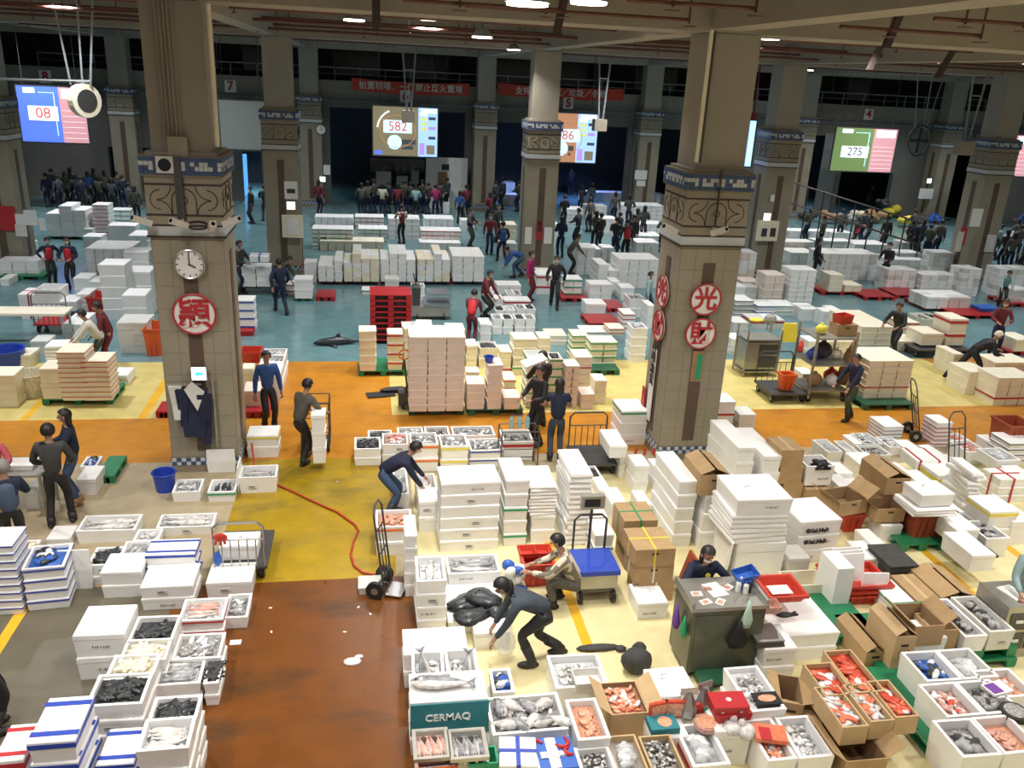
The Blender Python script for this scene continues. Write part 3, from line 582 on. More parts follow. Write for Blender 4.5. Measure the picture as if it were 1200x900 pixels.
def person(lb, c, face=0, pose='stand', shirt='navy', trous='black', shoes='black', hair='hair', mask=True, near=0, H=1.7, vest=None, sleeves=True, grp=None, hairlen=0, cap=None, z=0, skirt=False, stripes=None):
    P = dict(feet=[(.10, 0), (-.10, 0)], ph=.92, hands=[(.26, -.05, .80), (-.26, -.05, .80)], bend=.04, py=0.0); P.update(POSE[pose] if isinstance(pose, str) else pose)
    t = thing('person', lb, 'person', (c[0], c[1], z), R_(face), grp); t.scale = (H/1.7,)*3
    b = P['bend']; pel = Vector((0, P['py'], P['ph'])); dr = Vector((0, -math.sin(b), math.cos(b))); nr = Vector((0, -math.cos(b), -math.sin(b)))
    bel = pel+dr*.16; ch = pel+dr*.34; nb = pel+dr*.50; b2 = b*.55; hd = Vector((0, -math.sin(b2), math.cos(b2))); hc = nb+hd*.15+Vector((0, -.02, 0)); nk = nb+hd*.04
    sh = [ch+dr*.09+Vector((s*.17, 0, 0)) for s in (1, -1)]; arms = []
    for i, s in enumerate((1, -1)):
        hnd = Vector(P['hands'][i]); e, wv = ik(sh[i], hnd, .29, .26, (s*.6, .5, -.4)); arms.append((e, wv))
    legs = []
    for i, s in enumerate((1, -1)):
        hp = pel+Vector((s*.085, 0, -.04)); fx, fy = P['feet'][i]; a = Vector((fx, fy, .085)); kn, a2 = ik(hp, a, .43, .43, (s*.25 if P['ph'] < .6 else 0, -1, .2)); legs.append((hp, kn, a2))
    sub = 2 if near > 1 else 1
    V = [(pel, .07), (bel, .065), (ch, .08), (nk, .046), (hc-hd*.05, .066), (hc+hd*.03, (.088, .088)), (hc+hd*.085, .065)]; E = [(0, 1), (1, 2), (2, 3), (3, 4), (4, 5), (5, 6)]
    for i in (0, 1):
        n = len(V); e, wv = arms[i]; hv = (wv-e).normalized(); V += [(sh[i], .05), (e, .037), (wv, .026), (wv+hv*.07, .032 if near else .036)]; E += [(2, n), (n, n+1), (n+1, n+2), (n+2, n+3)]
        if not near: V += [(wv+hv*.15, .02)]; E += [(n+3, n+4)]
    for i in (0, 1):
        n = len(V); hp, kn, an = legs[i]; V += [(hp, .055), (kn, .045), (an, .036), (an+Vector((0, -.14, -.045)), .03)]; E += [(0, n), (n, n+1), (n+1, n+2), (n+2, n+3)]
    body = skin_mesh(V, E, 'skin', 1)
    bm = bmesh.new(); bm.from_mesh(body); mb = MB()
    Rh = Matrix.Rotation(b2, 3, 'X')
    def H_(v): return hc+Rh @ Vector(v)
    mb.ell(H_((0, -.093, -.005)), (.014, .02, .02), 6, 4)
    for s in (1, -1): mb.ell(H_((s*.088, .0, 0)), (.012, .02, .03), 6, 4)
    if near:
        mb.ell(H_((0, -.083, -.045)), (.026, .012, .007), 6, 4)
        for i in (0, 1):
            e, wv = arms[i]; hv = (wv-e).normalized(); sd = hv.cross(Vector((0, 0, 1)))
            sd = sd.normalized() if sd.length > .1 else Vector((0, 1, 0)); dn = sd.cross(hv)
            if dn.z > 0: dn = -dn
            base = wv+hv*.085
            for k, ln in enumerate((.058, .068, .064, .05)):
                o_ = sd*((k-1.5)*.019); mb.tube([base+o_-hv*.02, base+o_+hv*ln*.5, base+o_+hv*ln*.85+dn*.018, base+o_+hv*ln+dn*.035], [.010, .0095, .009, .007], 6)
            sg = 1 if i == 0 else -1; mb.tube([wv+hv*.03, wv+hv*.06-sd*sg*.035+dn*.01, wv+hv*.095-sd*sg*.045+dn*.02], [.012, .011, .008], 6)
    m2 = mb.mesh('x', ['skin'], True); bm.from_mesh(m2); bm.to_mesh(body); bm.free(); body.polygons.foreach_set('use_smooth', [True]*len(body.polygons))
    body.update(); ob('body', body, t)
    # clothes
    V = [(pel-dr*.07, .142), (bel, .125), (ch, .135), (ch+dr*.11, .085), (nb, .058)]; E = [(0, 1), (1, 2), (2, 3), (3, 4)]
    for i in (0, 1):
        n = len(V); e, wv = arms[i]; V += [(sh[i], .075), (e if sleeves else sh[i]*.45+e*.55, .056)]; E += [(2, n), (n, n+1)]
        if sleeves: V += [(wv-(wv-e).normalized()*.01, .042)]; E += [(n+1, n+2)]
    sm = skin_mesh(V, E, shirt, 1)
    if stripes:
        sm.materials.append(K(stripes)); iv = dr
        for pl in sm.polygons:
            if int((Vector(pl.center)-pel).dot(dr)/.055) % 2: pl.material_index = 1
    ob('jacket', sm, t)
    V = [(pel+dr*.07, .112), (pel-dr*.02, .118)]; E = [(0, 1)]
    for i in (0, 1):
        n = len(V); hp, kn, an = legs[i]; V += [(hp+Vector((0, 0, -.03)), .096), (kn, .072), (an+Vector((0, 0, .03)), .056)]; E += [(1, n), (n, n+1), (n+1, n+2)]
    ob('trousers', skin_mesh(V, E, trous, 1), t)
    for i in (0, 1):
        an = legs[i][2]; q = MB(); f = an+Vector((0, 0, -.085)); q.ell(f+Vector((0, -.055, .045)), (.052, .145, .05), 10, 6); sv = (legs[i][1]-an).normalized(); q.tube([f+Vector((0, 0, .04)), an, an+sv*(.08 if shoes != 'boots' else .26)], [.055, .056, .068], 10)
        q.v = [(x_, y_, max(z_, f.z)) for x_, y_, z_ in q.v]; ob('shoe', q.mesh('shoe', ['rubber' if shoes == 'boots' else shoes], True), t)
    if vest: 
        q = skin_mesh([(pel-dr*.06, .165), (bel, .152), (ch, .17), (ch+dr*.12, .13)], [(0, 1), (1, 2), (2, 3)], vest, 1); ob('vest', q, t)
    # hair cap
    q = MB(); n, k = 14, 9; hr = MB().ell((0, 0, 0), (.102, .112, .115), n, k); keep = []
    for fc in hr.f:
        c_ = sum((Vector(hr.v[i]) for i in fc), Vector())/len(fc)
        if (c_.z > .045 or c_.y > -.01+max(0, c_.z)*-.6) and c_.z > (-.06-hairlen): keep.append(fc)
    hr.f = keep; hr.m = [0]*len(keep); hr.v = [tuple(H_((x_, y_+.008, z_+.018))) for x_, y_, z_ in hr.v]
    if hairlen: hr.ell(H_((0, .05, -.09)), (.09, .055, .13), 10, 6)
    if hairlen < 0: pass
    ob('cap' if cap else 'hair', hr.mesh('hair', [cap or hair], True), t)
    if near or mask:
        q = MB()
        if mask:
            mm = MB().ell((0, 0, 0), (.086, .105, .09), 12, 8); mm.f = [fc for fc in mm.f if (lambda c_: c_.y < -.035 and -.075 < c_.z < .012)(sum((Vector(mm.v[i]) for i in fc), Vector())/len(fc))]; mm.m = [0]*len(mm.f); mm.v = [tuple(H_((x_, y_, z_-.01))) for x_, y_, z_ in mm.v]
            ob('face_mask', mm.mesh('mask', ['mask'], True), t)
        if near:
            for s in (1, -1): ob('eye', MB().ell(H_((s*.032, -.083, .018)), (.012, .006, .006), 6, 4).mesh('eye', ['black']), t)
    return t, dict(hands=[a[1] for a in arms], hc=hc)
def at_feet(px, py): return at(px, py)
# ================================================================ foreground, left
a = S('front left rows by the aisle', 106, 828, 168, 880, L=3, d=.52, top=['dark'])
b = S('stack behind the black fish box', 121, 797, 180, L=3, d=.44, force=True, h=.55, top=['squid'])
c_ = S('second stack behind black fish box', 138, 776, 194, L=3, d=.40, force=True, h=.52, top=['squid'])
S('stack with black fish and label', 149, 752, 203, L=2, d=.5, h=.54, force=True, top=['dark'])
S('plain white pair on dark floor', 92, 745, 147, 798, L=2, d=.6)
a = S('near stack of sliced silver fish', 158, 882, 221, L=4, d=.45, h=.95, top=['fish:5:fish_pale:.4'])
S('stack behind the sliced fish', 169, 853, 230, L=4, d=.45, Y0=a['y']+.5, top=['dark'])
b = S('aisle stack of grey bream', 179, 804, 235, 833, L=2, d=.52, top=['fish:5:fish:.42'])
S('narrow stack beside the bream', 240, 802, 256, 828, L=2, d=.5, top=['dark'])
S('stack of silver sliced fish mid aisle', 203, 774, 258, 805, L=2, d=.5, top=['grey'])
S('red taped pair beside the aisle', 210, 728, 262, 752, L=2, d=.5, tape='rR', top=['fish:4:fish_pink:.4'])
S('small open box on wide lid', 262, 724, 290, 738, L=1, d=.55, top=['grey'])
for k in range(3): S('wet lid under small aisle box' if k == 0 else 'shoved lid %s the bream stack' % ('beside' if k == 1 else 'behind'), *[(258, 737, 292, 741), (236, 836, 256, 840), (256, 792, 266, 800)][k], d=.7, kind='lid', L=1)
a = S('front left blue taped stack', 31, 871, 88, L=4, d=.62, h=1.0, tape='fB')
S('corner blue taped box', 25, 905, 86, L=3, d=.5, h=.85, tape='fB'); S('blue taped box at bottom frame edge', 111, 897, 158, L=3, d=.5, h=.5, tape='fB')
S('red taped box at bottom left corner', -10, 893, 27, L=2, d=.5, h=.65, tape='fR')
S('open long box near the men', 90, 623, 159, 638, d=.5, top=['fish:2:fish_pale:.9'])
S('open long box near the cart', 183, 619, 250, 629, d=.45, top=['fish:2:fish_pale:.9'])
a = S('blue taped stack by left edge', 33, 668, 74, 717, L=4, d=.62, rot=.12, tape='rB', top=['bluebag'])
S('low blue taped pair by left edge', 4, 694, 34, 718, L=2, d=.5, tape='rB')
S('navy striped stack at left edge', -12, 640, 14, 722, L=9, d=.5, tape='rB')
S('open box behind blue taped stack', 14, 655, 34, 690, L=3, d=.5, top=['squid'])
S('single box behind blue taped stack', 55, 631, 82, 643, d=.4)
S('open pair beside leaning panel', 104, 663, 139, 688, L=2, d=.5, top=['dark'])
S('open pair beside blue straps', 140, 655, 172, 680, L=2, d=.5, top=['fish:3:fish:.4'])
S('handwritten pair by dark fish', 121, 671, 166, 702, L=2, d=.5)
a = S('blue strapped stack near the cart', 174, 650, 229, 690, L=3, d=.42, tape='fB')
S('small box behind the blue straps', 156, 634, 186, 645, d=.35, top=['ice'])
S('printed pair before the blue straps', 167, 688, 226, 716, L=2, d=.55)
S('red stamped box beside the cart', 242, 683, 296, 702, d=.5)
t = tag(ob('foam_sheet', slab_mesh('w', .42, .04, .62), None, at(92, 690)), 'white foam panel standing upright behind the taped stack', 'foam lid')
t = tag(ob('price_slip', slab_mesh('w', .14, .1, .01), None, at(276, 753)), 'wet paper slip on brown floor', 'paper')
# labels / stamps as real printed stickers
def stamp(lb, px, py, z, txt, size, mt, par=None, Y=None, rot=None, sx=1):
    p = at(px, py, z) if Y is None else atY(px, py, Y); o = text(txt, p+Vector((0, 0, .004)) if Y is None else p-Vector((0, .004, 0)), size, mt, None, rot=rot or ((0, 0, 0) if Y is None else (math.pi/2, 0, 0)), bold=.02, name='printed_mark', sx=sx); tag(o, lb, 'lettering')
# platform cart by the boxes
platform_cart('grey platform cart with barred handle beside blue straps', at(287, 664)+Vector((0, .1, 0)), .75, 1.05, 0, 'front', .95, 'steel', 'dark_steel')
S('white box riding the barred cart', 256, 640, 302, L=1, d=.4, z0=.26, h=.25)
tag(ob('glove', MB().ell((0, 0, .0), (.10, .02, .07), 8, 5).tube([(-.06, 0, -.03), (-.07, 0, -.11)], .02, 5).tube([(0, 0, -.03), (0, 0, -.12)], .02, 5).tube([(.05, 0, -.03), (.06, 0, -.1)], .02, 5).mesh('glove', ['red_bin'], True), None, atY(258, 630, at(287, 664).y-.46)), 'dark red work glove hanging on the barred cart handle', 'glove')
tag(ob('cloth', MB().ell((0, 0, 0), (.06, .02, .12), 8, 5).mesh('cloth', ['blue_tray'], True), None, atY(255, 655, at(287, 664).y-.46)), 'blue rag hanging on the barred cart', 'cloth')
# ---- around the clock pillar
S('white pair behind blue bucket', 176, 530, 203, 567, L=2, d=.5)
bucket('dark blue round bucket beside the clock pillar', 194, 574, .19, .34, 'blue')
S('open box at the pillar foot', 202, 577, 234, 589, d=.5, top=['grey'])
S('open box with green bag and fish', 243, 577, 276, 589, d=.5, top=['fish:3:fish_dark:.35'], tape='rG')
S('open fish box with leaning lid', 280, 560, 324, 579, d=.5, top=['fish:3:fish:.45'])
for px, py, lb in ((259, 556, 'white foam lid propped behind the green bag box'), (281, 575, 'white foam lid standing left of the open fish box')):
    tag(ob('foam_sheet', slab_mesh('w', .5, .04, .45) if px < 270 else slab_mesh('w', .04, .45, .5), None, at(px, py)+Vector((0, .1, 0))), lb, 'foam lid')
S('pair with olive band by aisle', 290, 511, 326, 537, L=2, d=.5, tape=['', 'rY'])
S('pink sided box on red pallet', 286, 458, 306, 484, L=1, d=.6, sty='p'); S('box row right of clock pillar', 300, 441, 328, 470, L=2, rows=4, d=2.0, top=['', '', 'grey', 'ice'])
PL_('red pallet under pink sided box right of pillar', 287, 318, 490, 1.0, 'red_pallet')
bin_('red plastic bin behind the clock pillar', 282, 413, 305, 426, d=.5)
S('cream box behind the clock pillar', 284, 432, 297, 453, L=1, d=.4, sty='c')
# men's worktable
t = thing('weighing_table', 'low worktable with scale between the four sellers', 'table', at(30, 596))
ob('top', MB().box(-.45, -.35, .72, .45, .35, .76).mesh('top', ['stainless']), t)
for i in (-1, 1):
    for j in (-1, 1): ob('leg', MB().box(i*.4-.02, j*.3-.02, 0, i*.4+.02, j*.3+.02, .72).mesh('leg', ['stainless']), t)
tag(ob('tray', MB().tray(-.22, -.16, .22, .16, 0, .08, .02, .01).mesh('tray', ['foam_white']), None, at(30, 596)+Vector((.05, 0, .76))), 'white tray on the sellers worktable', 'tray')
S('box under the sellers table', 30, 575, 44, 597, d=.35, L=1, sty='g')
S('white box beside boots and green pallet', 92, 562, 112, 581, d=.55, L=1)
S('blue lined box behind the seller', 94, 547, 113, 556, d=.45, top=['bluebag'])
PL_('green plastic pallet flat on floor behind sellers', 113, 137, 567, .85, 'green_pallet')
S('box edge at the far left', -15, 660, 8, 700, L=2, d=.4)
# ================================================================ centre: fish rows and cage cart
for k, (x0, y0, x1, y1, tp, tc, ct) in enumerate([(415, 526, 447, 546, '', 'fish', 'dark'), (448, 521, 479, 543, '', '', 'pink'), (480, 521, 514, 553, 'rO', '', 'grey'), (516, 523, 549, 553, 'rY', '', 'grey'), (550, 528, 590, 548, 'rB', '', 'grey')]):
    S(['leftmost pair of the fish row', 'second pair of the fish row', 'orange taped pair of fish row', 'yellow taped pair of fish row', 'blue taped pair of fish row'][k], x0, y0, x1, y1, L=2, d=.55, tape=tp, top=[ct])
for k, (x0, y0, x1, y1, ct, tp) in enumerate([(431, 516, 460, 528, 'dark', ''), (466, 512, 497, 524, 'grey', ''), (498, 511, 528, 524, 'clam', 'rB'), (530, 511, 581, 524, 'grey', '')]):
    S(['rear left box of fish row', 'rear second box of fish row', 'rear blue rimmed box of fish row', 'rear long box of fish row'][k], x0, y0, x1, y1, L=1, d=.5, top=[ct], tape=tp)
S('box behind the fridge rack', 589, 518, 626, 540, L=1, d=.6, top=['clam'], tape='rR')
S('tall fish box beside bending man', 461, 579, 480, 600, L=1, d=1.0, top=['fish:4:fish:.5']); S('yellow edged box under bending man', 487, 573, 513, 598, L=1, d=.6, sty='c', top=['fish:3:fish_pale:.4'])
S('printed pair left of tall stack', 490, 588, 520, 625, L=2, d=.5)
S('red meat box with orange tape', 440, 618, 484, 652, L=2, d=.55, tape=['', 'rO'], top=['pinkpk'])
S('wide stack of large boxes', 515, 567, 588, 648, L=6, d=.62, rot=.03)
S('written stack with green tape', 589, 563, 621, 641, L=5, d=.85, tape=['rG', '', 'rG', '', ''])
b = S('pair under the short lid stack', 621, 605, 652, 637, L=2, d=.75)
S('short stack of flat lids', 621, 570, 653, L=9, d=.75, z0=b['z'], Y0=b['y'], kind='lid')
S('tall stack of flat lids', 662, 556, 695, 640, L=14, d=.95, kind='lid', jit=.04)
S('column left of the salmon box', 474, 628, 489, 700, L=5, d=.6)
S('salmon column with handwriting', 488, 682, 524, 742, L=4, d=.62, top=['fish:1:fish_pale:.55'])
S('open box behind the rays', 524, 673, 587, 700, L=2, d=.5, top=['fish:3:fish:.75'])
q = S('low box heaped with rays', 524, 728, 594, 743, L=1, d=.95)
def ray_fish(lb, p, rz, s):
    b = MB(); vs = []; n = 14
    for k in range(n):
        a = 2*math.pi*k/n; r = .5*(1+.25*math.cos(2*a)-.12*math.cos(3*a)); vs.append((r*math.cos(a), r*math.sin(a)*1.15, 0))
    inner = [(x*.55, y*.5, .09) for x, y, z in vs]; b.add(vs+inner+[(0, 0, .13)], [(k, (k+1) % n, n+(k+1) % n, n+k) for k in range(n)]+[(n+k, n+(k+1) % n, 2*n) for k in range(n)]+[tuple(range(n))[::-1]])
    b.tube([(-.45, 0, .04), (-.8, .05, .03), (-1.1, .18, .02)], [.035, .02, .008], 5); b.ell((.22, .09, .11), (.03, .03, .03), 6, 4, 1); b.ell((.22, -.09, .11), (.03, .03, .03), 6, 4, 1)
    o = ob('ray_fish', b.mesh('ray', ['fish_dark', 'black'], True), None, p, rz, sc=s); tag(o, lb, 'fish', 'dark rays piled on the low box')
for (px, py, dz, rz, s, lb) in ((545, 706, .0, .5, .42, 'dark ray on top left of the low box'), (566, 700, .05, 2.4, .45, 'dark ray at the back right of the low box'), (552, 722, .03, 3.5, .42, 'dark ray drooping over the front edge'), (583, 716, .02, 5.2, .36, 'small dark ray at the right edge of low box')):
    ray_fish(lb, at(px, py, q['z']+.03+dz), rz, s)
bag = MB()
rn = random.Random(3)
for k in range(16): bag.ell((rn.uniform(-.16, .16), rn.uniform(-.12, .12), rn.uniform(.1, .55)), (.1, .07, .09), 7, 5, k % 3, Euler((rn.random(), rn.random(), rn.random())).to_matrix())
tag(ob('plastic_bag', bag.mesh('bag', ['blue_tray', 'foam_white', 'ice'], True), None, at(600, 700)), 'blue and white plastic bag beside the red crate', 'bag')
q = bin_('red crate full of green netting beside striped man', 613, 663, 650, 690, d=.55)
for k, dx in enumerate((-.12, .12)): tag(ob('colander', MB().tray(-.13, -.13, .13, .13, 0, .09, .03, .012).mesh('tray', ['red_bin']), None, q['p']+Vector((dx, .1, q['h']-.05))), ['red basin at left inside the red crate', 'red basin at right inside the red crate'][k], 'basin')
# blue platform scale
p = at(699, 708)
t = thing('platform_scale', 'wheeled platform scale with blue deck and grey handle', 'scale', p+Vector((0, .35, 0)))
ob('deck', MB().box(-.3, -.38, .48, .3, .25, .55).mesh('deck', ['blue']), t); ob('body', MB().box(-.28, -.34, .25, .28, .22, .48).mesh('body', ['stainless']), t)
for i in (-1, 1):
    for j in (-.3, .2): ob('wheel', wheel_mesh(.1), t, (i*.24, j, .1))
ob('undercarriage', MB().box(-.24, -.32, .18, .24, .22, .25).mesh('u', ['dark_steel']), t)
ob('handle', MB().tube([(-.24, .3, .2), (-.24, .3, 1.0), (-.16, .3, 1.08), (.16, .3, 1.08), (.24, .3, 1.0), (.24, .3, .2)], .018, 6).tube([(0, .3, .3), (0, .3, 1.2)], .022, 6).mesh('h', ['dark_steel']), t)
hd = ob('display_head', MB().box(-.17, .24, 1.2, .17, .34, 1.4).mesh('d', ['stainless']), t); ob('screen', MB().box(-.13, .232, 1.24, .1, .24, 1.36).mesh('s', ['black']), hd)
# white boxes behind scale and brown cartons
S('lidded boxes beside the scale head', 691, 606, 712, 640, L=2, d=.7); S('low box behind printed carton', 714, 590, 735, 615, L=1, d=.6)
S('green taped boxes behind the blue scale', 694, 627, 720, 668, L=3, d=.5, tape=['', 'rG', ''])
c1 = CB('long open topped carton under the green strap', 732, 640, 771, 668, d=.55, col='card', hole=False)
CB('brown printed carton tied with green strap', 732, 611, 771, d=.6, z0=c1['z'], Y0=c1['p'].y-.27, strap='green')
c1 = CB('bottom brown carton with white strap', 746, 684, 790, 706, d=.5, strap='foam_cream'); c2 = CB('middle brown carton with white strap', 744, 664, 790, d=.5, z0=c1['z'], Y0=c1['p'].y-.25, strap='foam_cream')
CB('top brown carton with yellow strap near clerk', 745, 645, 792, d=.62, z0=c2['z'], Y0=c1['p'].y-.27, strap='yellow')
S('white box before the brown cartons', 746, 708, 784, 727, L=1, d=.5)
tag(ob('cardboard_sheet', MB().box(-.02, -.2, 0, .02, .2, .55).mesh('sheet', ['brown_bin']), None, at(800, 690), 0, rot=(0, .25, 0)), 'reddish board leaning behind the seated clerk', 'board')
# ================================================================ centre right: tall white stacks
a = S('printed long stack before the pillar', 786, 565, 819, 642, L=5, d=1.15)
b = S('stack under the folded carton', 818, 581, 852, 645, L=3, d=.8)
CB('brown carton with flaps raised on white stack', 822, 557, 855, d=.75, z0=b['z'], Y0=b['y'], state='roof')
S('tallest long stack right of pillar', 855, 525, 886, 592, L=4, d=1.3); S('second long stack right of pillar', 887, 535, 917, 592, L=3, d=1.3)
S('red and blue taped stack at pillar', 803, 518, 830, 552, L=3, d=.6, tape=['', 'rB', 'rR'])
S('red taped stack touching pillar', 838, 471, 863, 507, L=3, d=.55, tape=['', 'rR', '']); S('grey stack right of the pillar', 864, 486, 887, 510, L=2, d=.5, sty='g')
b = S('base of the big lid stack', 858, 638, 922, 682, L=1, d=.85)
l = S('big stack of flat lids', 860, 605, 925, L=6, d=.85, z0=b['z'], Y0=b['y'], kind='lid', jit=.03)
S('large box topping the lid stack', 866, 586, 930, L=1, d=.85, z0=l['z'], Y0=b['y'])
tag(ob('foam_sheet', slab_mesh('w', .6, .05, .7), None, at(848, 672), 0, rot=(.1, 0, 1.1)), 'white foam panel leaning behind the clerk', 'foam lid')
b = S('printed salmon boxes', 929, 612, 990, 662, L=[3], d=.75, rot=.08)
for k in range(2):
    o = text('●SaLMaR', atY(958-k*3, 622+k*13, b['y']+.02), .1, 'charcoal', None, rot=(math.pi/2, 0, .08), bold=.02); tag(o, 'dark lettering on the %s printed salmon box' % ('upper' if k == 0 else 'lower'), 'lettering')
tag(ob('foam_box', slab_mesh('w', .27, .5, .72), None, at(972, 706)), 'tall white foam box standing on its end', 'foam box')
tag(ob('wooden_crate', MB().tray(-.3, -.2, .3, .2, 0, .28, 0, .02).mesh('cr', ['foam_cream']), None, at(938, 696)), 'pale crate with wooden edges left of upended box', 'crate')
S('box behind the upended foam box', 920, 655, 950, 680, L=1, d=.4, sty='g')
q = bin_('red plastic tub, topmost of the nested red tubs', 978, 689, 1046, 712, d=.62); 
for k in (1, 2):
    t = q['t']; ob('nested_rim', MB().tray(-q['w']/2-.015, -q['d']/2-.03, q['w']/2+.015, q['d']/2+.03, q['h']-.05-k*.07, q['h']-.02-k*.07, 0, .03).mesh('rim', ['red_bin']), t)
for k in range(3): tag(ob('foam_sheet', slab_mesh('w', .5, .05, .55), None, q['p']+Vector((-.12+.03*k, -.05+.09*k, .12)), 0, rot=(-.18, 0, .05)), ['front', 'middle', 'rear'][k]+' white lid standing in the red tubs', 'foam lid')
tag(ob('foam_sheet', slab_mesh('w', .4, .05, .3), None, q['p']+Vector((.22, -.2, .16)), 0, rot=(-.1, 0, -.1)), 'small white lid lying across the red tubs', 'foam lid')
q = bin_('dark red shallow basket by the clerk', 903, 700, 946, 715, d=.5, z0=.62, h=.13, col='red_bin', rim=True)
tag(ob('receipt_stack', slab_mesh('w', .3, .2, .03), None, q['p']+Vector((0, 0, .05))), 'white papers lying in the dark red basket', 'paper')
S('large white block beside the cabinet', 905, 746, 984, 777, L=2, d=1.15); s2 = S('white block under the bench scale', 889, 762, 935, 803, L=2, d=.5)
t = thing('bench_scale', 'silver bench scale on the white block', 'scale', atY(906, 752, s2['y'])*1+Vector((.0, .22, 0))); t.location.z = s2['z']
ob('base', MB().frus(-.17, -.17, .17, .17, .0, .07, -.02).mesh('b', ['dark_steel']), t); ob('pan', MB().box(-.18, -.18, .07, .18, .18, .09).mesh('p', ['steel']), t)
tag(ob('glove', MB().ell((0, 0, .02), (.12, .06, .025), 8, 5).tube([(.08, 0, .02), (.17, .04, .02)], .018, 5).tube([(.08, -.02, .02), (.18, -.01, .02)], .018, 5).mesh('g', ['black'], True), None, at(919, 722, .65)), 'black glove on the large white block', 'glove')
# ---- right middle clutter
S('open fish box at the orange edge', 967, 530, 988, 545, d=.65, sty='g', top=['fish:2:fish:.4']); S('second open box at orange edge', 991, 531, 1008, 544, d=.6, sty='g', top=['fish:2:fish_pale:.4'])
S('rear open box near navy stack', 1012, 521, 1035, 530, d=.6, sty='g', top=['grey']); S('clam box near navy stack', 1015, 534, 1046, 545, d=.5, sty='g', top=['clam'])
c1 = CB('lowest brown carton beside the white stack', 915, 567, 942, 590, d=.6, hole=False); c2 = CB('brown carton second in stack beside white', 915, 547, 942, d=.6, z0=c1['z'], Y0=c1['p'].y-.3, hole=False); CB('uppermost brown carton beside the white stack', 916, 528, 943, d=.6, z0=c2['z'], Y0=c1['p'].y-.3, hole=False)
CB('brown carton under the black cloth box', 942, 574, 972, 592, d=.5, hole=False); S('open box with black cloth', 942, 547, 979, 570, L=1, d=.5, z0=.35, top=['empty'])
tag(ob('cloth', heap(['black'], .3, .2, 0, 8, .12, 2, .6), None, at(962, 545, .72)), 'black cloth draped in open foam box', 'cloth')
S('white box behind the carton pair', 1005, 545, 1035, 565, L=1, d=.6); S('pale box beside black cloth', 978, 555, 1000, 575, L=1, d=.5); S('lid heap behind black cloth', 982, 535, 1003, 548, L=2, d=.4, kind='lid')
c1 = CB('lower of two cartons with hand holes', 1040, 580, 1066, 620, d=.75, h=None); CB('upper carton with open flap and hand hole', 1040, 561, 1068, d=.8, z0=c1['z'], Y0=c1['p'].y-.37, state='roof')
CB('open brown carton with pink paper', 985, 590, 1022, d=.5, z0=.45, h=.25, state='open', rot=.2); bin_('magenta plastic crate under open carton', 992, 604, 1016, d=.4, h=.35, col='red_bin')
CB('wide open carton below hand hole cartons', 1028, 597, 1062, d=.4, z0=.35, h=.25, state='open'); S('white box on its side by carton', 1030, 616, 1059, 636, L=1, d=.4)
S('red ribboned white box', 1071, 540, 1104, 552, L=1, d=.6, z0=.3, tape='sR', rot=-.1)
bin_('terracotta brown bin on green pallet', 1066, 605, 1118, 640, d=.7, col='brown_bin'); PL_('green pallet under the terracotta bin', 1055, 1104, 647, .9, 'green_pallet')
b = S('lids lying on terracotta bin', 1073, 598, 1122, L=3, d=.6, z0=.66, h=.14, kind='lid'); S('white box topping terracotta bin', 1080, 580, 1120, L=1, d=.5, z0=.82, h=.22)
S('crooked lid stack at right', 1128, 556, 1156, 612, L=11, d=.7, kind='lid', jit=.25); S('yellow edged box behind lids', 1094, 558, 1128, 585, L=1, d=.7, tape='rY')
_f = S('front long box on the low trolley', 1140, 651, 1168, L=1, d=.72, z0=.26, h=.3); S('rear long box on the low trolley', 1119, 630, 1147, L=1, d=.6, z0=.26, h=.3, force=True, Y0=_f['y']+.74)
platform_cart('low black trolley carrying two long white boxes', at(1153, 668)+Vector((-.05, .8, 0)), .5, 1.6, 0, None)
S('red strapped stack at right edge', 1166, 562, 1205, 590, L=3, d=.5, tape='xR'); S('yellow rimmed boxes by right edge', 1150, 600, 1195, 640, L=2, d=.6, tape=['', 'rY'])
S('open box of crushed bags', 1130, 530, 1158, 545, L=1, d=.6, top=['pink']); S('box with crumpled wrapping', 1165, 540, 1197, 553, L=1, d=.6, z0=.2, top=['bag'])
S('torn box beside seated woman', 1150, 632, 1185, 655, L=1, d=.6, top=['rough']); S('white box behind seated woman', 1180, 612, 1215, 640, L=1, d=.6)
S('navy striped stack on orange floor', 1033, 500, 1060, 520, L=5, d=.6, tape=['rN', 'rN', 'rN', 'rN', '']); S('second navy striped stack at edge', 1178, 520, 1215, 545, L=4, d=.6, tape='rN')
S('red striped stack on hand truck', 1093, 496, 1118, 524, L=6, d=.5, tape=['rR']*5+['']) ; hand_truck('black hand truck loaded with red striped boxes', at(1090, 524)+Vector((0, .5, 0)), 1.3, 1.3)
hand_truck('black folded hand truck leaning by red striped boxes', at(1120, 556), .2, 1.2)
bin_('orange brown bin at right frame edge', 1176, 500, 1215, 535, d=.6, col='brown_bin')
for i, (x0, y0, x1, y1) in enumerate([(1048, 555, 1068, 575), (980, 570, 1000, 590), (1105, 545, 1128, 560), (1000, 520, 1013, 528), (1160, 520, 1176, 530), (1070, 565, 1094, 590), (1105, 585, 1125, 600)]):
    S(['box tucked behind cartons', 'box before the long stack', 'box right of red ribbons', 'small box near orange edge', 'small box near navy edge stack', 'box beneath red ribbons', 'box by the crooked lids'][i], x0, y0, x1, y1, L=1, d=.5)
b = S('green rimmed pair near seated woman', 1050, 716, 1081, 735, L=2, d=.75, tape=['', 'rG']); 
PL_('green pad beside the green rimmed boxes', 972, 1026, 757, 1.1, 'green_pallet')
tt = bin_('dark grey tote right of the red tubs', 1041, 668, 1072, 682, d=.6, col='charcoal')
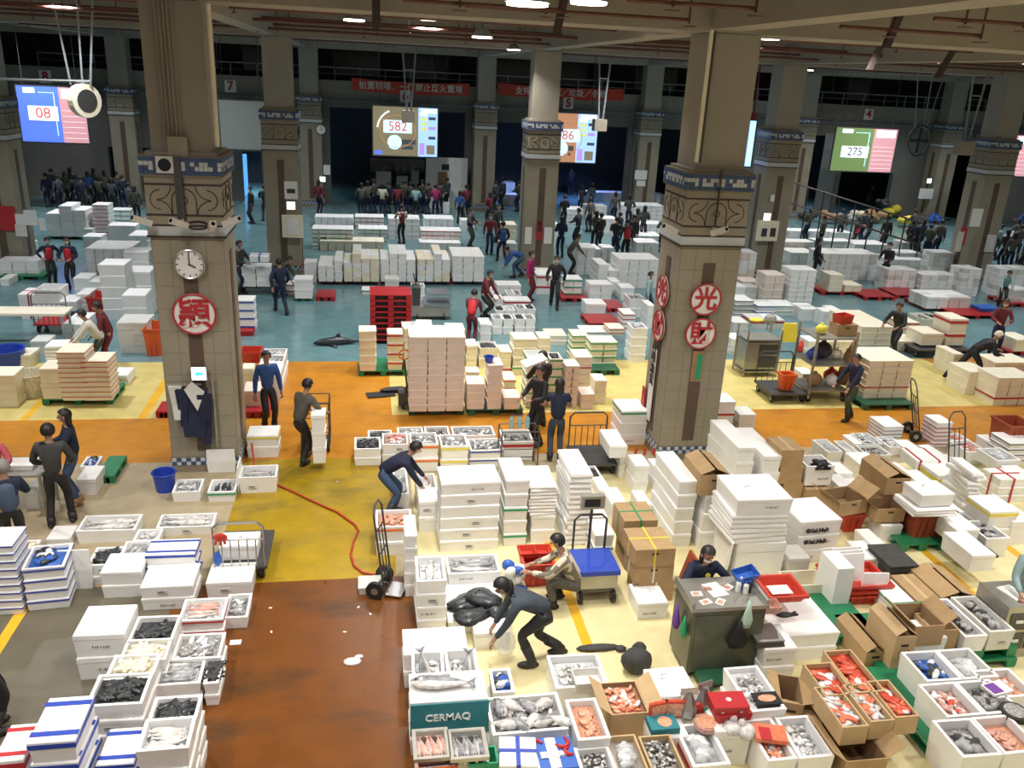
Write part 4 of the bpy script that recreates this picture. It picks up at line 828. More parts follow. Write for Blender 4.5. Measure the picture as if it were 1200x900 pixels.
tag(ob('plastic_cover', MB().frus(-.24, -.33, .24, .33, 0, .06, .02).mesh('lid', ['charcoal']), None, tt['p']+Vector((0, 0, tt['h']+.01))), 'flat dark lid on the grey tote', 'lid')

for i, (x0, y0, x1, y1, L, tp, tc) in enumerate([(1008, 552, 1030, 570, 1, '', 'grey'), (1062, 528, 1082, 540, 1, '', ''), (1040, 524, 1062, 534, 1, '', 'ice'), (1092, 534, 1108, 545, 1, '', ''), (1120, 520, 1142, 530, 1, '', 'pink'), (1145, 515, 1165, 526, 1, '', ''), (1160, 598, 1185, 615, 1, 'rY', ''), (1088, 560, 1110, 578, 2, '', ''), (1118, 600, 1130, 625, 1, '', ''), (985, 560, 1005, 575, 1, '', 'bag'), (1010, 655, 1035, 668, 1, '', ''), (1172, 655, 1195, 672, 1, '', ''), (948, 575, 968, 590, 1, '', ''), (1000, 575, 1018, 590, 1, '', ''), (1190, 560, 1215, 580, 2, 'rR', ''), (1020, 640, 1040, 655, 1, '', ''), (724, 530, 734, 560, 2, '', ''), (748, 592, 765, 612, 1, '', ''), (700, 575, 716, 600, 2, '', '')]):
    S(['grey fish box right of cartons', 'box left of red ribbons', 'ice box by the orange edge', 'pale box by red ribbons', 'pink box by the orange edge', 'box under the navy edge stack', 'yellow edged low box', 'pair behind the terracotta bin', 'slim box beside crooked lids', 'bag box behind the cartons', 'box behind the grey tote', 'box near seated woman', 'box behind carton with cloth', 'box left of hand hole carton', 'red edged pair at edge', 'box right of the red tubs', 'slim tower before the pillar', 'box behind long stack', 'pair behind tall lids'][i], x0, y0, x1, y1, L=L, d=.55, tape=tp, top=[tc])
# group of boxes at the foot of the right pillar
S('green taped tower by the pillar corner', 725, 482, 760, 522, L=3, d=.7, tape=['', '', 'rG']); S('wide box with red marks by pillar', 740, 521, 776, 545, L=1, d=1.3); S('low pair under the wide marked box', 741, 546, 762, 580, L=2, d=.5); S('three boxes before green tower', 711, 523, 736, 566, L=3, d=.8)
S('low box by the folded carton', 764, 548, 780, 575, L=2, d=.4)
for k, (dx) in enumerate((.12, .3, .48)):
    pp = atY(741, 530, at(740, 545).y-.006); tag(ob('red_label', MB().box(0, -.004, -.07, .06, 0, .07).mesh('rl', ['red'])), 'red printed rectangle, %s of three on the wide box' % NTH[k], 'label').location = pp+Vector((dx-.08, 0, .0))
S('open black lined box by the cart', 690, 560, 706, 575, L=1, d=.5, top=['dark'])
mat('lteal_b', (.25, .45, .5), .2)
t = thing('fridge_rack', 'dark wire rack with bottles behind the lid stacks', 'rack', at(608, 552)+Vector((0, .2, 0))); b = MB()
for i in (-.35, .35):
    for j in (-.2, .2): b.tube([(i, j, 0), (i, j, .8)], .014, 5)
for z in (.1, .45, .8): b.tube([(-.35, -.2, z), (.35, -.2, z), (.35, .2, z), (-.35, .2, z), (-.35, -.2, z)], .011, 5)
ob('frame', b.mesh('fr', ['dark_steel']), t)
for k in range(3): q_ = thing('bottle', ['left', 'middle', 'right'][k]+' clear water bottle on the wire rack', 'bottle', at(608, 552)+Vector((-.15+.15*k, .2, .8))); ob('body', MB().tube([(0, 0, 0), (0, 0, .18), (0, 0, .24)], [.045, .045, .016], 8).mesh('bt', ['lteal_b']), q_); ob('cap', MB().tube([(0, 0, .24), (0, 0, .265)], .018, 8).mesh('cp', ['blue']), q_)
platform_cart('black platform cart behind the tall lid stack', at(700, 560)+Vector((0, .5, 0)), .8, .9, 0, 'back', .95)
# ================================================================ bottom centre display boxes
def on(lb, name, cat, mb, mats, px, py, z, rz=0, grp=None, smooth=False, rot=None):
    o = ob(name, mb.mesh(name, mats, smooth), None, at(px, py, z), rz, rot=rot); return tag(o, lb, cat, grp)
a = S('box under the whole salmon', 481, 824, 572, L=3, h=.72, d=.48)
b = S('pair of boxes with salmon tails', 483, 800, 563, n=2, h=.60, d=.5, Y0=a['y']+.52, top=['ice', 'ice'])
S('lidded box behind the salmon tails', 473, 767, 549, L=2, h=.5, d=.5)
def big_fish(lb, p, rz, L_, fin=True, up=0):
    t = thing('salmon', lb, 'fish', p, rz); t.rotation_euler = (0, -up, rz); b_ = fish_mesh('fish', .15, .13); ob('body', b_, t, sc=(L_, L_, L_*1.1))
    for s in (0,): ob('gill_plate', MB().ell((-.33, -.01, .1), (.035, .07, .035), 8, 5).mesh('gill', ['fish_pale'], True), t, sc=(L_, L_, L_*1.1))
big_fish('whole silver salmon lying on the white lid', at(529, 810, .75)+Vector((-.08, .12, -.02)), -.12, .72)
for k, (px, py) in enumerate([(497, 790), (548, 792)]): big_fish(['left salmon standing tail up from open box', 'right salmon standing tail up from open box'][k], at(px, py, .6)+Vector((0, .05, 0)), 1.9-.5*k, .55, up=.95)
o = ob('teal_wrap', MB().box(-.42, -.012, .3, .42, 0, .70).mesh('wrap', ['teal']), None, a['p']+Vector((.42, -.01, .0))); tag(o, 'teal printed band along the front of salmon box', 'label')
tx = text('CERMAQ', a['p']+Vector((.40, -.027, .52)), .12, 'paper', None, bold=.01, name='printed_mark'); tag(tx, 'white lettering on the teal band under the salmon', 'lettering')
for k, (x0, x1, ct) in enumerate([(487, 526, 'pinkish'), (530, 571, 'silver')]):
    q = bin_('clear rimmed tray of %s fish before the teal band' % ct, x0, 889, x1, h=.14, d=.38, z0=.45, col='stainless', rim=True, name='tray')
    for j in range(6):
        f = ob('fish', fish_mesh('fish_pink' if k == 0 else 'fish', .1), None, q['p']+Vector(((j-2.5)*.055, 0, .05)), math.pi/2+(.2*(j % 2)), sc=(.33, .40, .7)); tag(f, '%s fish, %s from left in the %s rimmed tray' % (['pinkish brown', 'silver'][k], NTH[j], ['left', 'right'][k]), 'fish', 'fish in the %s rimmed tray' % ['left', 'right'][k])
S('box under the rimmed fish trays', 487, 900, 573, n=2, h=.44, d=.42)
on('open orange crate at the bottom frame edge', 'crate', 'crate', MB().tray(-.2, -.15, .2, .15, 0, .2, .02, .015), ['orange_bin'], 512, 905, .3); on('small green crate of netted fish', 'crate', 'crate', MB().tray(-.15, -.12, .15, .12, 0, .2, .02, .02), ['green'], 565, 903, .3)
S('small box with blue plastic lining', 578, 812, 604, h=.45, L=2, d=.42, top=['bluebag'])
q = S('wide box of cut fish pieces', 577, 861, 666, h=.55, L=2, d=.58, top=['grey'])
for k in range(9):
    rn = random.Random(k+40); f = ob('fish_piece', fish_mesh('fish' if k % 2 else 'fish_pale', .2, .1), None, q['p']+Vector((.14+(k % 5)*.15, 0.14+(k//5)*.26, .50)), rn.uniform(0, 6.28), sc=(.30, .34, .8)); tag(f, 'piece of cut grey fish, %s of the %s row, wide box' % (NTH[k % 5], ['front', 'rear'][k//5]), 'fish', 'cut fish pieces in the wide box')
S('blue cross taped carton in front', 586, 897, 629, h=.64, L=1, d=.4, tape='xB', rot=-.12)
c = CB('blue and red printed shrimp carton', 626, 903, 678, h=.58, d=.42, hole=False, col='blue_tray'); t = C.objects[-1]
p = c['p']+Vector((0, 0, c['z']-.0))
b = MB(); b.box(-.05, -.2, .001, .06, .2, .006, 0); b.box(-.24, -.2, .001, -.16, .2, .006, 0)
tag(ob('carton_print', b.mesh('print', ['paper']), None, p), 'white stripes printed on the blue shrimp carton lid', 'print')
for k, (dx, dy, r, a0) in enumerate([(-.14, .11, .06, 20), (.12, .13, .07, 200), (.18, .0, .05, 90)]):
    tag(ob('shrimp_print', MB().tube([(r*math.cos(R_(a0+t*24)), r*math.sin(R_(a0+t*24)), .008) for t in range(10)], [.012+.012*math.sin(t/9*3.14) for t in range(10)], 6).mesh('sp', ['red']), None, p+Vector((dx, dy, 0))), 'red curled shrimp picture, %s on the blue carton lid' % ['left', 'upper right', 'right'][k], 'print')
tag(text('藍天海', p+Vector((0, -.04, .01)), .09, 'paper', None, rot=(0, 0, 0), name='printed_mark', bold=.02), 'white characters on the blue shrimp carton lid', 'lettering')
S('box of six pink shrimp packs', 677, 868, 716, h=.62, L=2, d=.62, top=['pinkpk'])
S('bottom box of grey shellfish', 683, 915, 727, h=.5, L=2, d=.45, top=['clam'])
S('white box with grey inner tray', 652, 807, 714, h=.42, L=1, d=.6, top=['ice']); on('grey empty foam tray inside white box', 'tray', 'tray', MB().tray(-.17, -.14, .17, .14, 0, .1, .01, .015), ['foam_grey'], 688, 800, .42)
S('white box right of the shrimp packs pale', 655, 795, 716, L=1, d=.4, h=.3)
def carton_of(lb, xl, yt, xr, h, d, code, z0=0, rot=0, col='card_light', state='tray', words='packed seafood'):
    c = CB(lb, xl, yt, xr, h=h-z0, z0=z0, d=d, rot=rot, state=state, col=col, hole=False)
    ms, n_, s_, e_, f_, w_ = HEAP[code] if isinstance(code, str) else code
    o = ob('seafood_heap', heap(ms, c['w']-.03, c['d']-.03, h-.06, n_, s_, e_, f_, random.Random(lb)), None, Vector((c['p'].x, c['p'].y, 0)), rot); tag(o, words, 'seafood', kind='stuff'); return c
carton_of('brown carton heaped with orange shrimp', 717, 838, 760, .52, .52, 'shrimp', state='open', words='heap of orange shrimp spilling in the brown carton')
carton_of('bottom carton with foil seafood packs', 724, 905, 760, .45, .5, 'bag', words='foil packs in the bottom left carton'); carton_of('bottom carton with clear patterned packs', 765, 905, 803, .45, .5, 'clam', words='clear patterned packs in the bottom right carton')
ROE = (['roe', 'salmon', 'ice'], 12, .13, 1.9, .35, '')
SQ = (['fish_pale', 'salmon', 'ice'], 22, .09, 2.6, .4, '')
for k, (x0, y0, x1, d, cd) in enumerate([(1021, 846, 1048, .6, SQ), (1050, 841, 1077, .6, ROE), (988, 853, 1018, .65, SQ), (968, 815, 1002, .55, ROE), (1003, 812, 1037, .75, ROE)]):
    nm = ['front middle', 'front right', 'front left', 'rear left', 'rear right'][k]
    carton_of('open yellow lined carton of orange roe, '+nm, x0, y0, x1, .62, d, cd, z0=.38, words='orange roe packs, %s carton of the five' % nm)
CB('wide opened brown carton under the roe cartons', 992, 893, 1040, h=.34, d=.6, state='open', hole=False); CB('brown carton beneath the rear roe cartons', 975, 850, 1040, h=.36, d=.5, hole=False)
CB('torn brown carton left of roe cartons', 915, 822, 938, h=.4, d=.5, state='wide', rot=-.35); on('brown paper sheet crumpled beside torn carton', 'paper_sheet', 'paper', MB().frus(-.25, -.16, .25, .16, 0, .05, .05), ['card_light'], 935, 838, .2, -.5)
b = S('long box at the left end of packs', 770, 817, 818, h=.5, L=1, d=.5); 
S('white box under the pack display', 764, 866, 808, h=.42, L=1, d=.62)
on('blue food pack with picture lid', 'food_pack', 'food pack', MB().box(-.16, -.11, 0, .16, .11, .07).disc((.02, .0, .071), .08, 14, .004, 1, 'z'), ['teal', 'shrimp'], 776, 852, .43)
for k, (px, py, rz) in enumerate([(770, 828, .2), (789, 826, -.1)]): on('red and brown flat food pack, '+['left', 'right'][k]+' of two propped', 'food_pack', 'food pack', MB().box(-.11, -.02, 0, .11, .02, .22).box(-.09, -.024, .03, .09, -.02, .19, 1), ['roe', 'shrimp'], px, py+14, .43, rz)
for k, (px, py) in enumerate([(804, 838), (822, 830)]): on('crinkled silver foil bag, '+['left', 'right'][k]+' of two', 'foil_bag', 'bag', MB().tube([(0, 0, 0), (0, 0, .12), (0, .0, .3)], [.1, .11, .04], 7).box(-.1, -.01, .28, .1, .01, .36), ['steel'], px, py, .42, .3*k)
on('small dark red food pouch with green print', 'food_pack', 'food pack', MB().ell((0, 0, .06), (.1, .04, .08), 8, 5).ell((.06, -.03, .06), (.03, .02, .03), 6, 4, 1), ['red_bin', 'green'], 819, 835, .43)
on('round pink wrapped pack', 'food_pack', 'food pack', MB().disc((0, 0, 0), .13, 18, .06, 0, 'z').disc((0, 0, .06), .11, 18, .01, 1, 'z'), ['fish_pink', 'shrimp'], 827, 851, .43)
S('box below the red gift boxes', 840, 858, 882, h=.5, L=1, d=.45, sty='w')
for k in range(2):
    t = thing('gift_box', 'red gift box with white round emblem, '+['lower', 'upper'][k]+' one', 'box', at(860-k*4, 846, .5)+Vector((0, .12, .10*k)), .05-.1*k); ob('body', MB().frus(-.2, -.13, .2, .13, 0, .1, .01).mesh('gb', ['red']), t)
    ob('emblem', MB().disc((0, 0, .1), .03, 12, .003, 0, 'z').mesh('em', ['paper']), t); ob('clasp', MB().box(-.12, -.137, .03, -.09, -.12, .05).box(.09, -.137, .03, .12, -.12, .05).mesh('cl', ['steel']), t)
S('empty box beside red gift boxes', 879, 834, 921, h=.52, L=2, d=.75, top=['ice'])
on('black food pack with orange picture', 'food_pack', 'food pack', MB().box(-.15, -.1, 0, .15, .1, .05).ell((0, 0, .05), (.11, .06, .01), 10, 4, 1), ['black', 'shrimp'], 898, 822, .48)
for k, (x0, y0, x1, ct, nm) in enumerate([(812, 899, 857, 'bag', 'left'), (859, 896, 898, 'fish:4:fish:.45', 'middle'), (900, 892, 934, 'shrimp', 'right'), (938, 889, 978, 'ice', 'far right')]): S('bottom row, %s open box' % nm, x0, y0, x1, h=.42, L=1, d=.62, top=[ct], tape='rR' if k == 0 else '')
for k, (px, py) in enumerate([(858, 858), (874, 862)]): on('knotted clear bag of ice fish, '+['left', 'right'][k], 'plastic_bag', 'bag', MB().ell((0, 0, .06), (.13, .1, .07), 9, 6).ell((.02, .06, .12), (.05, .05, .06), 7, 5), ['fish_pale'], px, py, .42, k, smooth=True)
on('pack of pink salmon slices on the bottom boxes', 'food_pack', 'food pack', MB().box(-.17, -.12, 0, .17, .12, .05).box(-.12, -.125, .05, .0, .06, .055, 1), ['salmon', 'red'], 902, 862, .44, -.25)
# right tray block
r = S('front row of the right tray block', 1129, 888, 1222, n=2, h=.5, L=1, d=.56, top=['rough', 'pinkpk'])
r2 = S('middle row of right tray block', 1106, 856, 1192, n=2, h=.5, L=1, d=.56, top=['pink', 'rough'], Y0=r['y']+.58); r3 = S('rear row of right tray block', 1080, 826, 1162, n=2, h=.5, L=1, d=.56, top=['bluebag', 'bag'], Y0=r2['y']+.58)
on('black round tray of packed food at right edge', 'tray', 'tray', MB().disc((0, 0, 0), .16, 16, .06, 0, 'z').disc((0, 0, .06), .12, 16, .01, 1, 'z'), ['black', 'grey_mix'], 1188, 838, .45)
on('purple printed pack between the tray rows', 'food_pack', 'food pack', MB().box(-.15, -.1, 0, .15, .1, .03).box(-.13, -.08, .03, .02, .08, .034, 1), ['paper', 'purple'], 1168, 808, .5, .2)
S('box of prawn bags at right edge', 1170, 818, 1215, h=.5, L=1, d=.5, top=['shrimp']); PL_('green pallet under the right tray block', 1100, 1200, 905, 1.6, 'green_pallet')
# cartons on the green pallets
PL_('green pallet under the printed cartons', 1026, 1100, 791, 1.1); PL_('green pallet stacked under the plastic wrapped boxes', 1101, 1184, 788, 1.1); PL_('upper green pallet under the plastic wrapped boxes', 1101, 1184, 775, 1.1, z=.15)
CB('brown carton with domed flaps on green pallet', 1011, 766, 1039, 786, d=.75, state='roof', z0=0)
CB('brown carton with round stamp and hand hole', 1042, 747, 1075, 784, d=.62, z0=.14, state='roof', col='card_light')
tag(ob('round_stamp', MB().tube([(.08*math.cos(k*.524), 0, .08*math.sin(k*.524)) for k in range(13)], .006, 4).mesh('st', ['wood']), None, atY(1059, 766, at(1042, 784, .14).y-.012)), 'round brown stamp printed on tall carton', 'print')
S('white box below wrapped carton', 1070, 768, 1105, h=.4, z0=.14, L=1, d=.4, Y0=at(1042, 784, .14).y+.05); CB('wrapped brown carton on white box', 1071, 745, 1105, h=.3, z0=.42, d=.5, Y0=at(1042, 784, .14).y+.05, state='open', hole=False)
S('small white carton before open carton', 1104, 750, 1129, z0=.3, h=.22, L=1, d=.3); CB('deep open brown carton behind small white', 1094, 740, 1124, z0=.3, h=.3, d=.4, state='tray', hole=False)
S('plastic wrapped box on green pallets, left', 1131, 747, 1159, z0=.3, h=.25, L=1, d=.85, top=['rough']); S('plastic wrapped box on green pallets, right', 1160, 741, 1191, z0=.3, h=.3, L=1, d=.8, top=['rough'], sty='g')
CB('brown flattened carton behind green rimmed box', 1072, 706, 1104, 724, d=.7, hole=False); CB('brown carton with crossed flaps near seated woman', 1100, 702, 1144, 716, d=.8, state='roof', hole=False)
# ---- weighing clerk's cabinet
p = at(802, 796); q = at(888, 796); cw = q.x-p.x; ch_ = atY(813, 713, p.y).z; cd = .62
t = thing('metal_cabinet', 'grey green metal cabinet desk where the masked clerk works', 'cabinet', p+Vector((cw/2, cd/2, 0))); mat('cab', (.13, .135, .10), .35, .25, 3, metal=.5)
ob('body', MB().box(-cw/2, -cd/2, .1, cw/2, cd/2, ch_-.05).mesh('b', ['cab']), t); ob('worktop', MB().box(-cw/2-.03, -cd/2-.02, ch_-.05, cw/2+.03, cd/2+.02, ch_).mesh('w', ['stainless']), t)
for s in (-1, 1): ob('side_rim', MB().box(s*(cw/2+.01)-.02, -cd/2, ch_, s*(cw/2+.01)+.02, cd/2, ch_+.06).mesh('r', ['stainless']), t)
for i in (-1, 1):
    for j in (-1, 1): ob('caster', wheel_mesh(.05, .03), t, (i*(cw/2-.08), j*(cd/2-.08), .05))
ob('door_panel', MB().box(-cw/2+.05, -cd/2-.008, .16, cw/2-.05, -cd/2, ch_-.12).mesh('d', ['cab']), t)
TP = Vector((p.x+cw/2, p.y+cd/2, ch_+.002))
tag(ob('paper', MB().box(-.11, -.15, 0, .11, .15, .004).mesh('pp', ['paper']), None, TP+Vector((-.06, .05, 0)), .2), 'white sheet the clerk writes on', 'paper')
for k, (dx, dy) in enumerate([(-.33, -.02), (-.28, -.2), (.12, .08), (-.1, -.22)]): tag(ob('paper', MB().box(-.07, -.05, 0, .07, .05, .006+.002*k).box(-.05, -.035, .006+.002*k, .03, .03, .008+.002*k, 1).mesh('pp', ['paper', 'fish_pink']), None, TP+Vector((dx, dy, 0)), .3*k), ['left rear', 'left front', 'right', 'front middle'][k]+' slip of paper on the cabinet desk', 'paper')
for k, (dx, dy, c_) in enumerate([(.22, .0, 'paper'), (.27, .05, 'blue_tray'), (.3, -.05, 'paper'), (.35, -.03, 'black')]):
    t = thing('bottle', ['white bottle left in the desk group', 'blue bottle in the desk group', 'white bottle in front of blue bottle', 'black cup at right of the desk bottles'][k], 'bottle', TP+Vector((dx, dy, 0)), 0, 'bottles on the cabinet desk'); ob('body', MB().tube([(0, 0, 0), (0, 0, .11), (0, 0, .14)], [.033, .033, .014], 10).mesh('bt', [c_]), t); ob('cap', MB().tube([(0, 0, .14), (0, 0, .165)], .016, 8).mesh('cp', ['paper' if k == 1 else 'blue']), t)
tag(ob('basket', MB().tray(-.15, -.11, .15, .11, 0, .09, .02, .01).mesh('bk', ['blue_tray']), None, TP+Vector((.40, .2, .06)), .1, rot=(.1, -.2, .1)), 'clear blue plastic basket tilted on the desk', 'basket')
tag(ob('basket', MB().tray(-.14, -.1, .14, .1, 0, .1, .02, .01).mesh('bk', ['fish_pink']), None, at(900, 715, .75)), 'pinkish plastic basket right of the cabinet desk', 'basket')
def hang(lb, px, py, w_, h_, col, Yv, cat='bag', side=False):
    b = MB(); n = 8; vs = []
    for k in range(n): a = 2*math.pi*k/n; vs.append((math.cos(a)*.5, math.sin(a)*.5))
    for j, (r, z) in enumerate([(.18, 0), (.5, -.35), (1, -.75), (.75, -1)]): b.v += [(x*w_*r, y*.09*r-.0, z*h_) for x, y in vs]
    b.f = [(j*n+k, (j+1)*n+k, (j+1)*n+(k+1) % n, j*n+(k+1) % n) for j in range(3) for k in range(n)]+[tuple(range(n)), tuple(range(3*n, 4*n))[::-1]]; b.m = [0]*len(b.f)
    tag(ob('hanging_'+cat, b.mesh('hang', [col], True), None, atY(px, py, Yv), rz=math.pi/2 if side else 0), lb, cat)
hang('black plastic bag hanging on the cabinet front', 868, 728, .28, .38, 'black', p.y-.06); hang('mint green towel hanging on the cabinet front', 879, 704, .16, .38, 'mint', p.y-.04, 'towel')
hang('purple cloth hanging on the cabinet side', 795, 706, .16, .36, 'purple', p.y+.35, 'cloth', True); hang('bright green bag hanging on the cabinet side', 803, 722, .16, .28, 'green', p.y+.12, 'bag', True)
PL_('green slotted pallet in front of the cabinet', 822, 884, 812, .45, 'dkgreen_pallet')
on('dark crumpled garbage bag on the cream floor', 'garbage_bag', 'bag', MB().ell((0, 0, .16), (.2, .17, .17), 9, 6).ell((.05, .1, .25), (.1, .08, .1), 7, 5).ell((-.1, -.02, .18), (.12, .12, .14), 7, 5), ['charcoal'], 745, 786, 0, smooth=True)
on('dark wet cloth on the floor behind white box', 'cloth', 'cloth', MB().ell((0, 0, .03), (.3, .07, .04), 10, 5).ell((.3, -.05, .03), (.08, .06, .04), 7, 5), ['charcoal'], 700, 761, 0, smooth=True)
S('empty foam box before bending woman', 555, 742, 599, 762, d=.4, L=1); on('clear plastic bag being opened by bending woman', 'plastic_bag', 'bag', MB().ell((0, 0, .16), (.15, .12, .2), 9, 6), ['clear'], 591, 765, .05, smooth=True)
# seated woman's cabinet, right edge
p = at(1166, 772); t = thing('metal_cabinet', 'grey drawer cabinet in front of the seated woman', 'cabinet', p+Vector((.5, .3, 0)))
ob('body', MB().box(-.5, -.3, 0, .5, .3, .8).mesh('b', ['stainless']), t)
for i in range(3):
    for j in range(2): d_ = ob('drawer', MB().box(-.44+i*.3, -.312, .15+j*.3, -.17+i*.3, -.3, .4+j*.3).mesh('d', ['dark_steel']), t); ob('pull', MB().box(-.36+i*.3, -.325, .26+j*.3, -.25+i*.3, -.312, .3+j*.3).mesh('pl', ['paper']), d_)
tag(ob('paper', MB().box(-.12, -.16, 0, .12, .16, .02).mesh('pp', ['paper']), None, p+Vector((.28, .3, .802)), .2), 'white record sheets before the seated woman', 'paper')
# ---- hose, spill and debris
mat('hose', (.42, .035, .02), .4)
pts = [(295, 520), (300, 560), (325, 568), (345, 577), (372, 590), (395, 600), (416, 615), (420, 622), (414, 635), (411, 650), (415, 663), (425, 671), (443, 674)]
tag(ob('hose', MB().tube([at(x, y, .02) if i > 1 else at(x, y, .35-.17*i) for i, (x, y) in enumerate(pts)], .018, 6).mesh('hose', ['hose'], True)), 'red rubber hose snaking across the gold floor', 'hose')
hand_truck('dark hand truck standing by the red hose', at(455, 697)+Vector((0, .1, 0)), 1.25, 1.35, .35, .12)
on('small grey foam block at the hose end', 'foam_block', 'foam block', MB().frus(-.17, -.16, .17, .16, 0, .12, .02), ['foam_grey'], 434, 690, 0)
for k, (px, py) in enumerate([(317, 713), (420, 712), (434, 720), (404, 741), (395, 565), (318, 741)]): on('white scrap on brown floor', 'debris', 'scrap', MB().ell((0, 0, .008), (.03, .015, .008), 6, 4), ['paper'], px, py, 0, k, grp='white scraps on the brown floor')
on('white melting ice heap on brown floor', 'ice_heap', 'ice', MB().ell((0, 0, .01), (.12, .08, .03), 9, 5).ell((.08, .09, .01), (.06, .04, .02), 7, 4), ['ice'], 413, 776, 0, smooth=True)
# ================================================================ middle band
def WALLS(data, **kw):
    for r in data: S(*r[:5], **{**kw, **r[5]})
S('big block of pink sided boxes', 479, 395, 546, 483, n=3, L=10, d=.9, rows=2, sty='p', z0=.14)
PL_('dark green pallet under the big pink block', 479, 546, 487, 1.0, 'dkgreen_pallet'); PL_('dark green pallet right of the big pink block', 549, 610, 487, 1.0, 'dkgreen_pallet')
S('narrow cream tower on green pallet', 421, 388, 441, 435, L=5, d=.5, sty='c', z0=.14); S('red taped tower on green pallet', 454, 391, 472, 434, L=4, d=.5, sty='c', tape='rR', z0=.14); S('small cream tower on green pallet', 473, 385, 481, 434, L=4, d=.5, sty='c', z0=.14)
PL_('bright green pallet left of the pink block', 420, 480, 441, 1.0)
S('open box behind the pink block', 471, 383, 488, 430, L=3, d=.5, sty='c', top=['empty']); S('cream boxes behind the pink block', 488, 382, 507, 428, L=3, d=.6, sty='c'); S('cream column behind pink block', 522, 386, 545, 430, L=3, d=.6, sty='c')
WALLS([('low tower right of pink block', 546, 450, 569, 480, dict(L=3, n=1)), ('tall tower with blue cup', 570, 428, 590, 480, dict(L=5)), ('single low box by pink tower', 590, 466, 610, 480, dict(L=2)), ('rear box by pink tower', 546, 436, 562, 450, dict(L=1, d=.4))], d=.55, sty='p', z0=.14)
_q = [q for q in QUEUE if q['ph'] == 'tall tower with blue cup' and q['wd'][0] == 'top'][0]; bucket('small dark blue cup on the pink tower', 573, 424, .1, .12, 'blue', z0=_q['p'].z+_q['h'])
WALLS([('cream tower behind blue cup', 546, 405, 560, 432, dict(L=2)), ('open cream box behind blue cup', 561, 408, 584, 432, dict(L=2, top=['dark'])), ('wide cream stack before the workers', 600, 397, 630, 440, dict(L=4, tape=['rG', '', '', ''])), ('cream stack right of wide cream', 630, 396, 646, 425, dict(L=3)),
       ('red lined stack in the middle', 585, 412, 600, 440, dict(L=3, tape=['rR', '', ''])), ('orange lined box near the carriers', 590, 445, 605, 462, dict(L=2, tape='rO'))], d=.6, sty='c')
S('open topped stack with green bands', 615, 420, 640, 478, L=6, d=.6, sty='c', tape=['rG', 'rG', '', 'rG', '', 'rG'], top=['empty']); S('green banded stack with fish box', 641, 421, 660, 476, L=6, d=.5, sty='c', tape='rG', top=['dark'])
on('white lid tilted on the banded stack', 'foam_sheet', 'foam lid', MB().frus(-.24, -.2, .24, .2, 0, .04, .01), ['foam_white'], 626, 424, 1.6, rot=(0, -.35, .1))
S('tan box stack of two columns', 660, 429, 680, 478, n=2, L=6, d=.5, sty='p'); S('tan box at the foot right', 680, 462, 697, 480, L=2, d=.5, sty='p'); S('red rimmed stack beside tan boxes', 671, 418, 695, 460, L=4, d=.6, sty='p', tape=['', '', 'rR', ''])
S('lone cream box by yellow floor', 695, 446, 712, 474, L=2, d=.5, sty='c'); S('green lidded tower before red pallets', 669, 393, 690, 425, L=5, d=.6, sty='c', tape='rG'); S('green banded tower beside cup', 690, 401, 724, 433, n=2, L=4, d=.6, sty='c', tape='rG')
PL_('dark green pallet under green banded tower', 690, 724, 440, .9, 'dkgreen_pallet'); S('white box behind the green towers', 640, 393, 665, 405, L=2, d=.7, sty='c')
S('flat boxes stack with navy bands', 681, 389, 719, 402, L=3, d=.7, tape='rN'); S('red banded stack below red pallets', 712, 385, 732, 405, L=5, d=.6, sty='c', tape='rR'); S('white tower left of red sign pillar', 738, 385, 760, 425, L=4, d=.6, top=['grey'])
for k in range(9): pallet('red plastic pallet, %s in the tall pallet stack' % ORD[8-k], at(458, 404).x, at(458, 404).y+.5, 1.1, .95, 'red_pallet', z=k*.155)
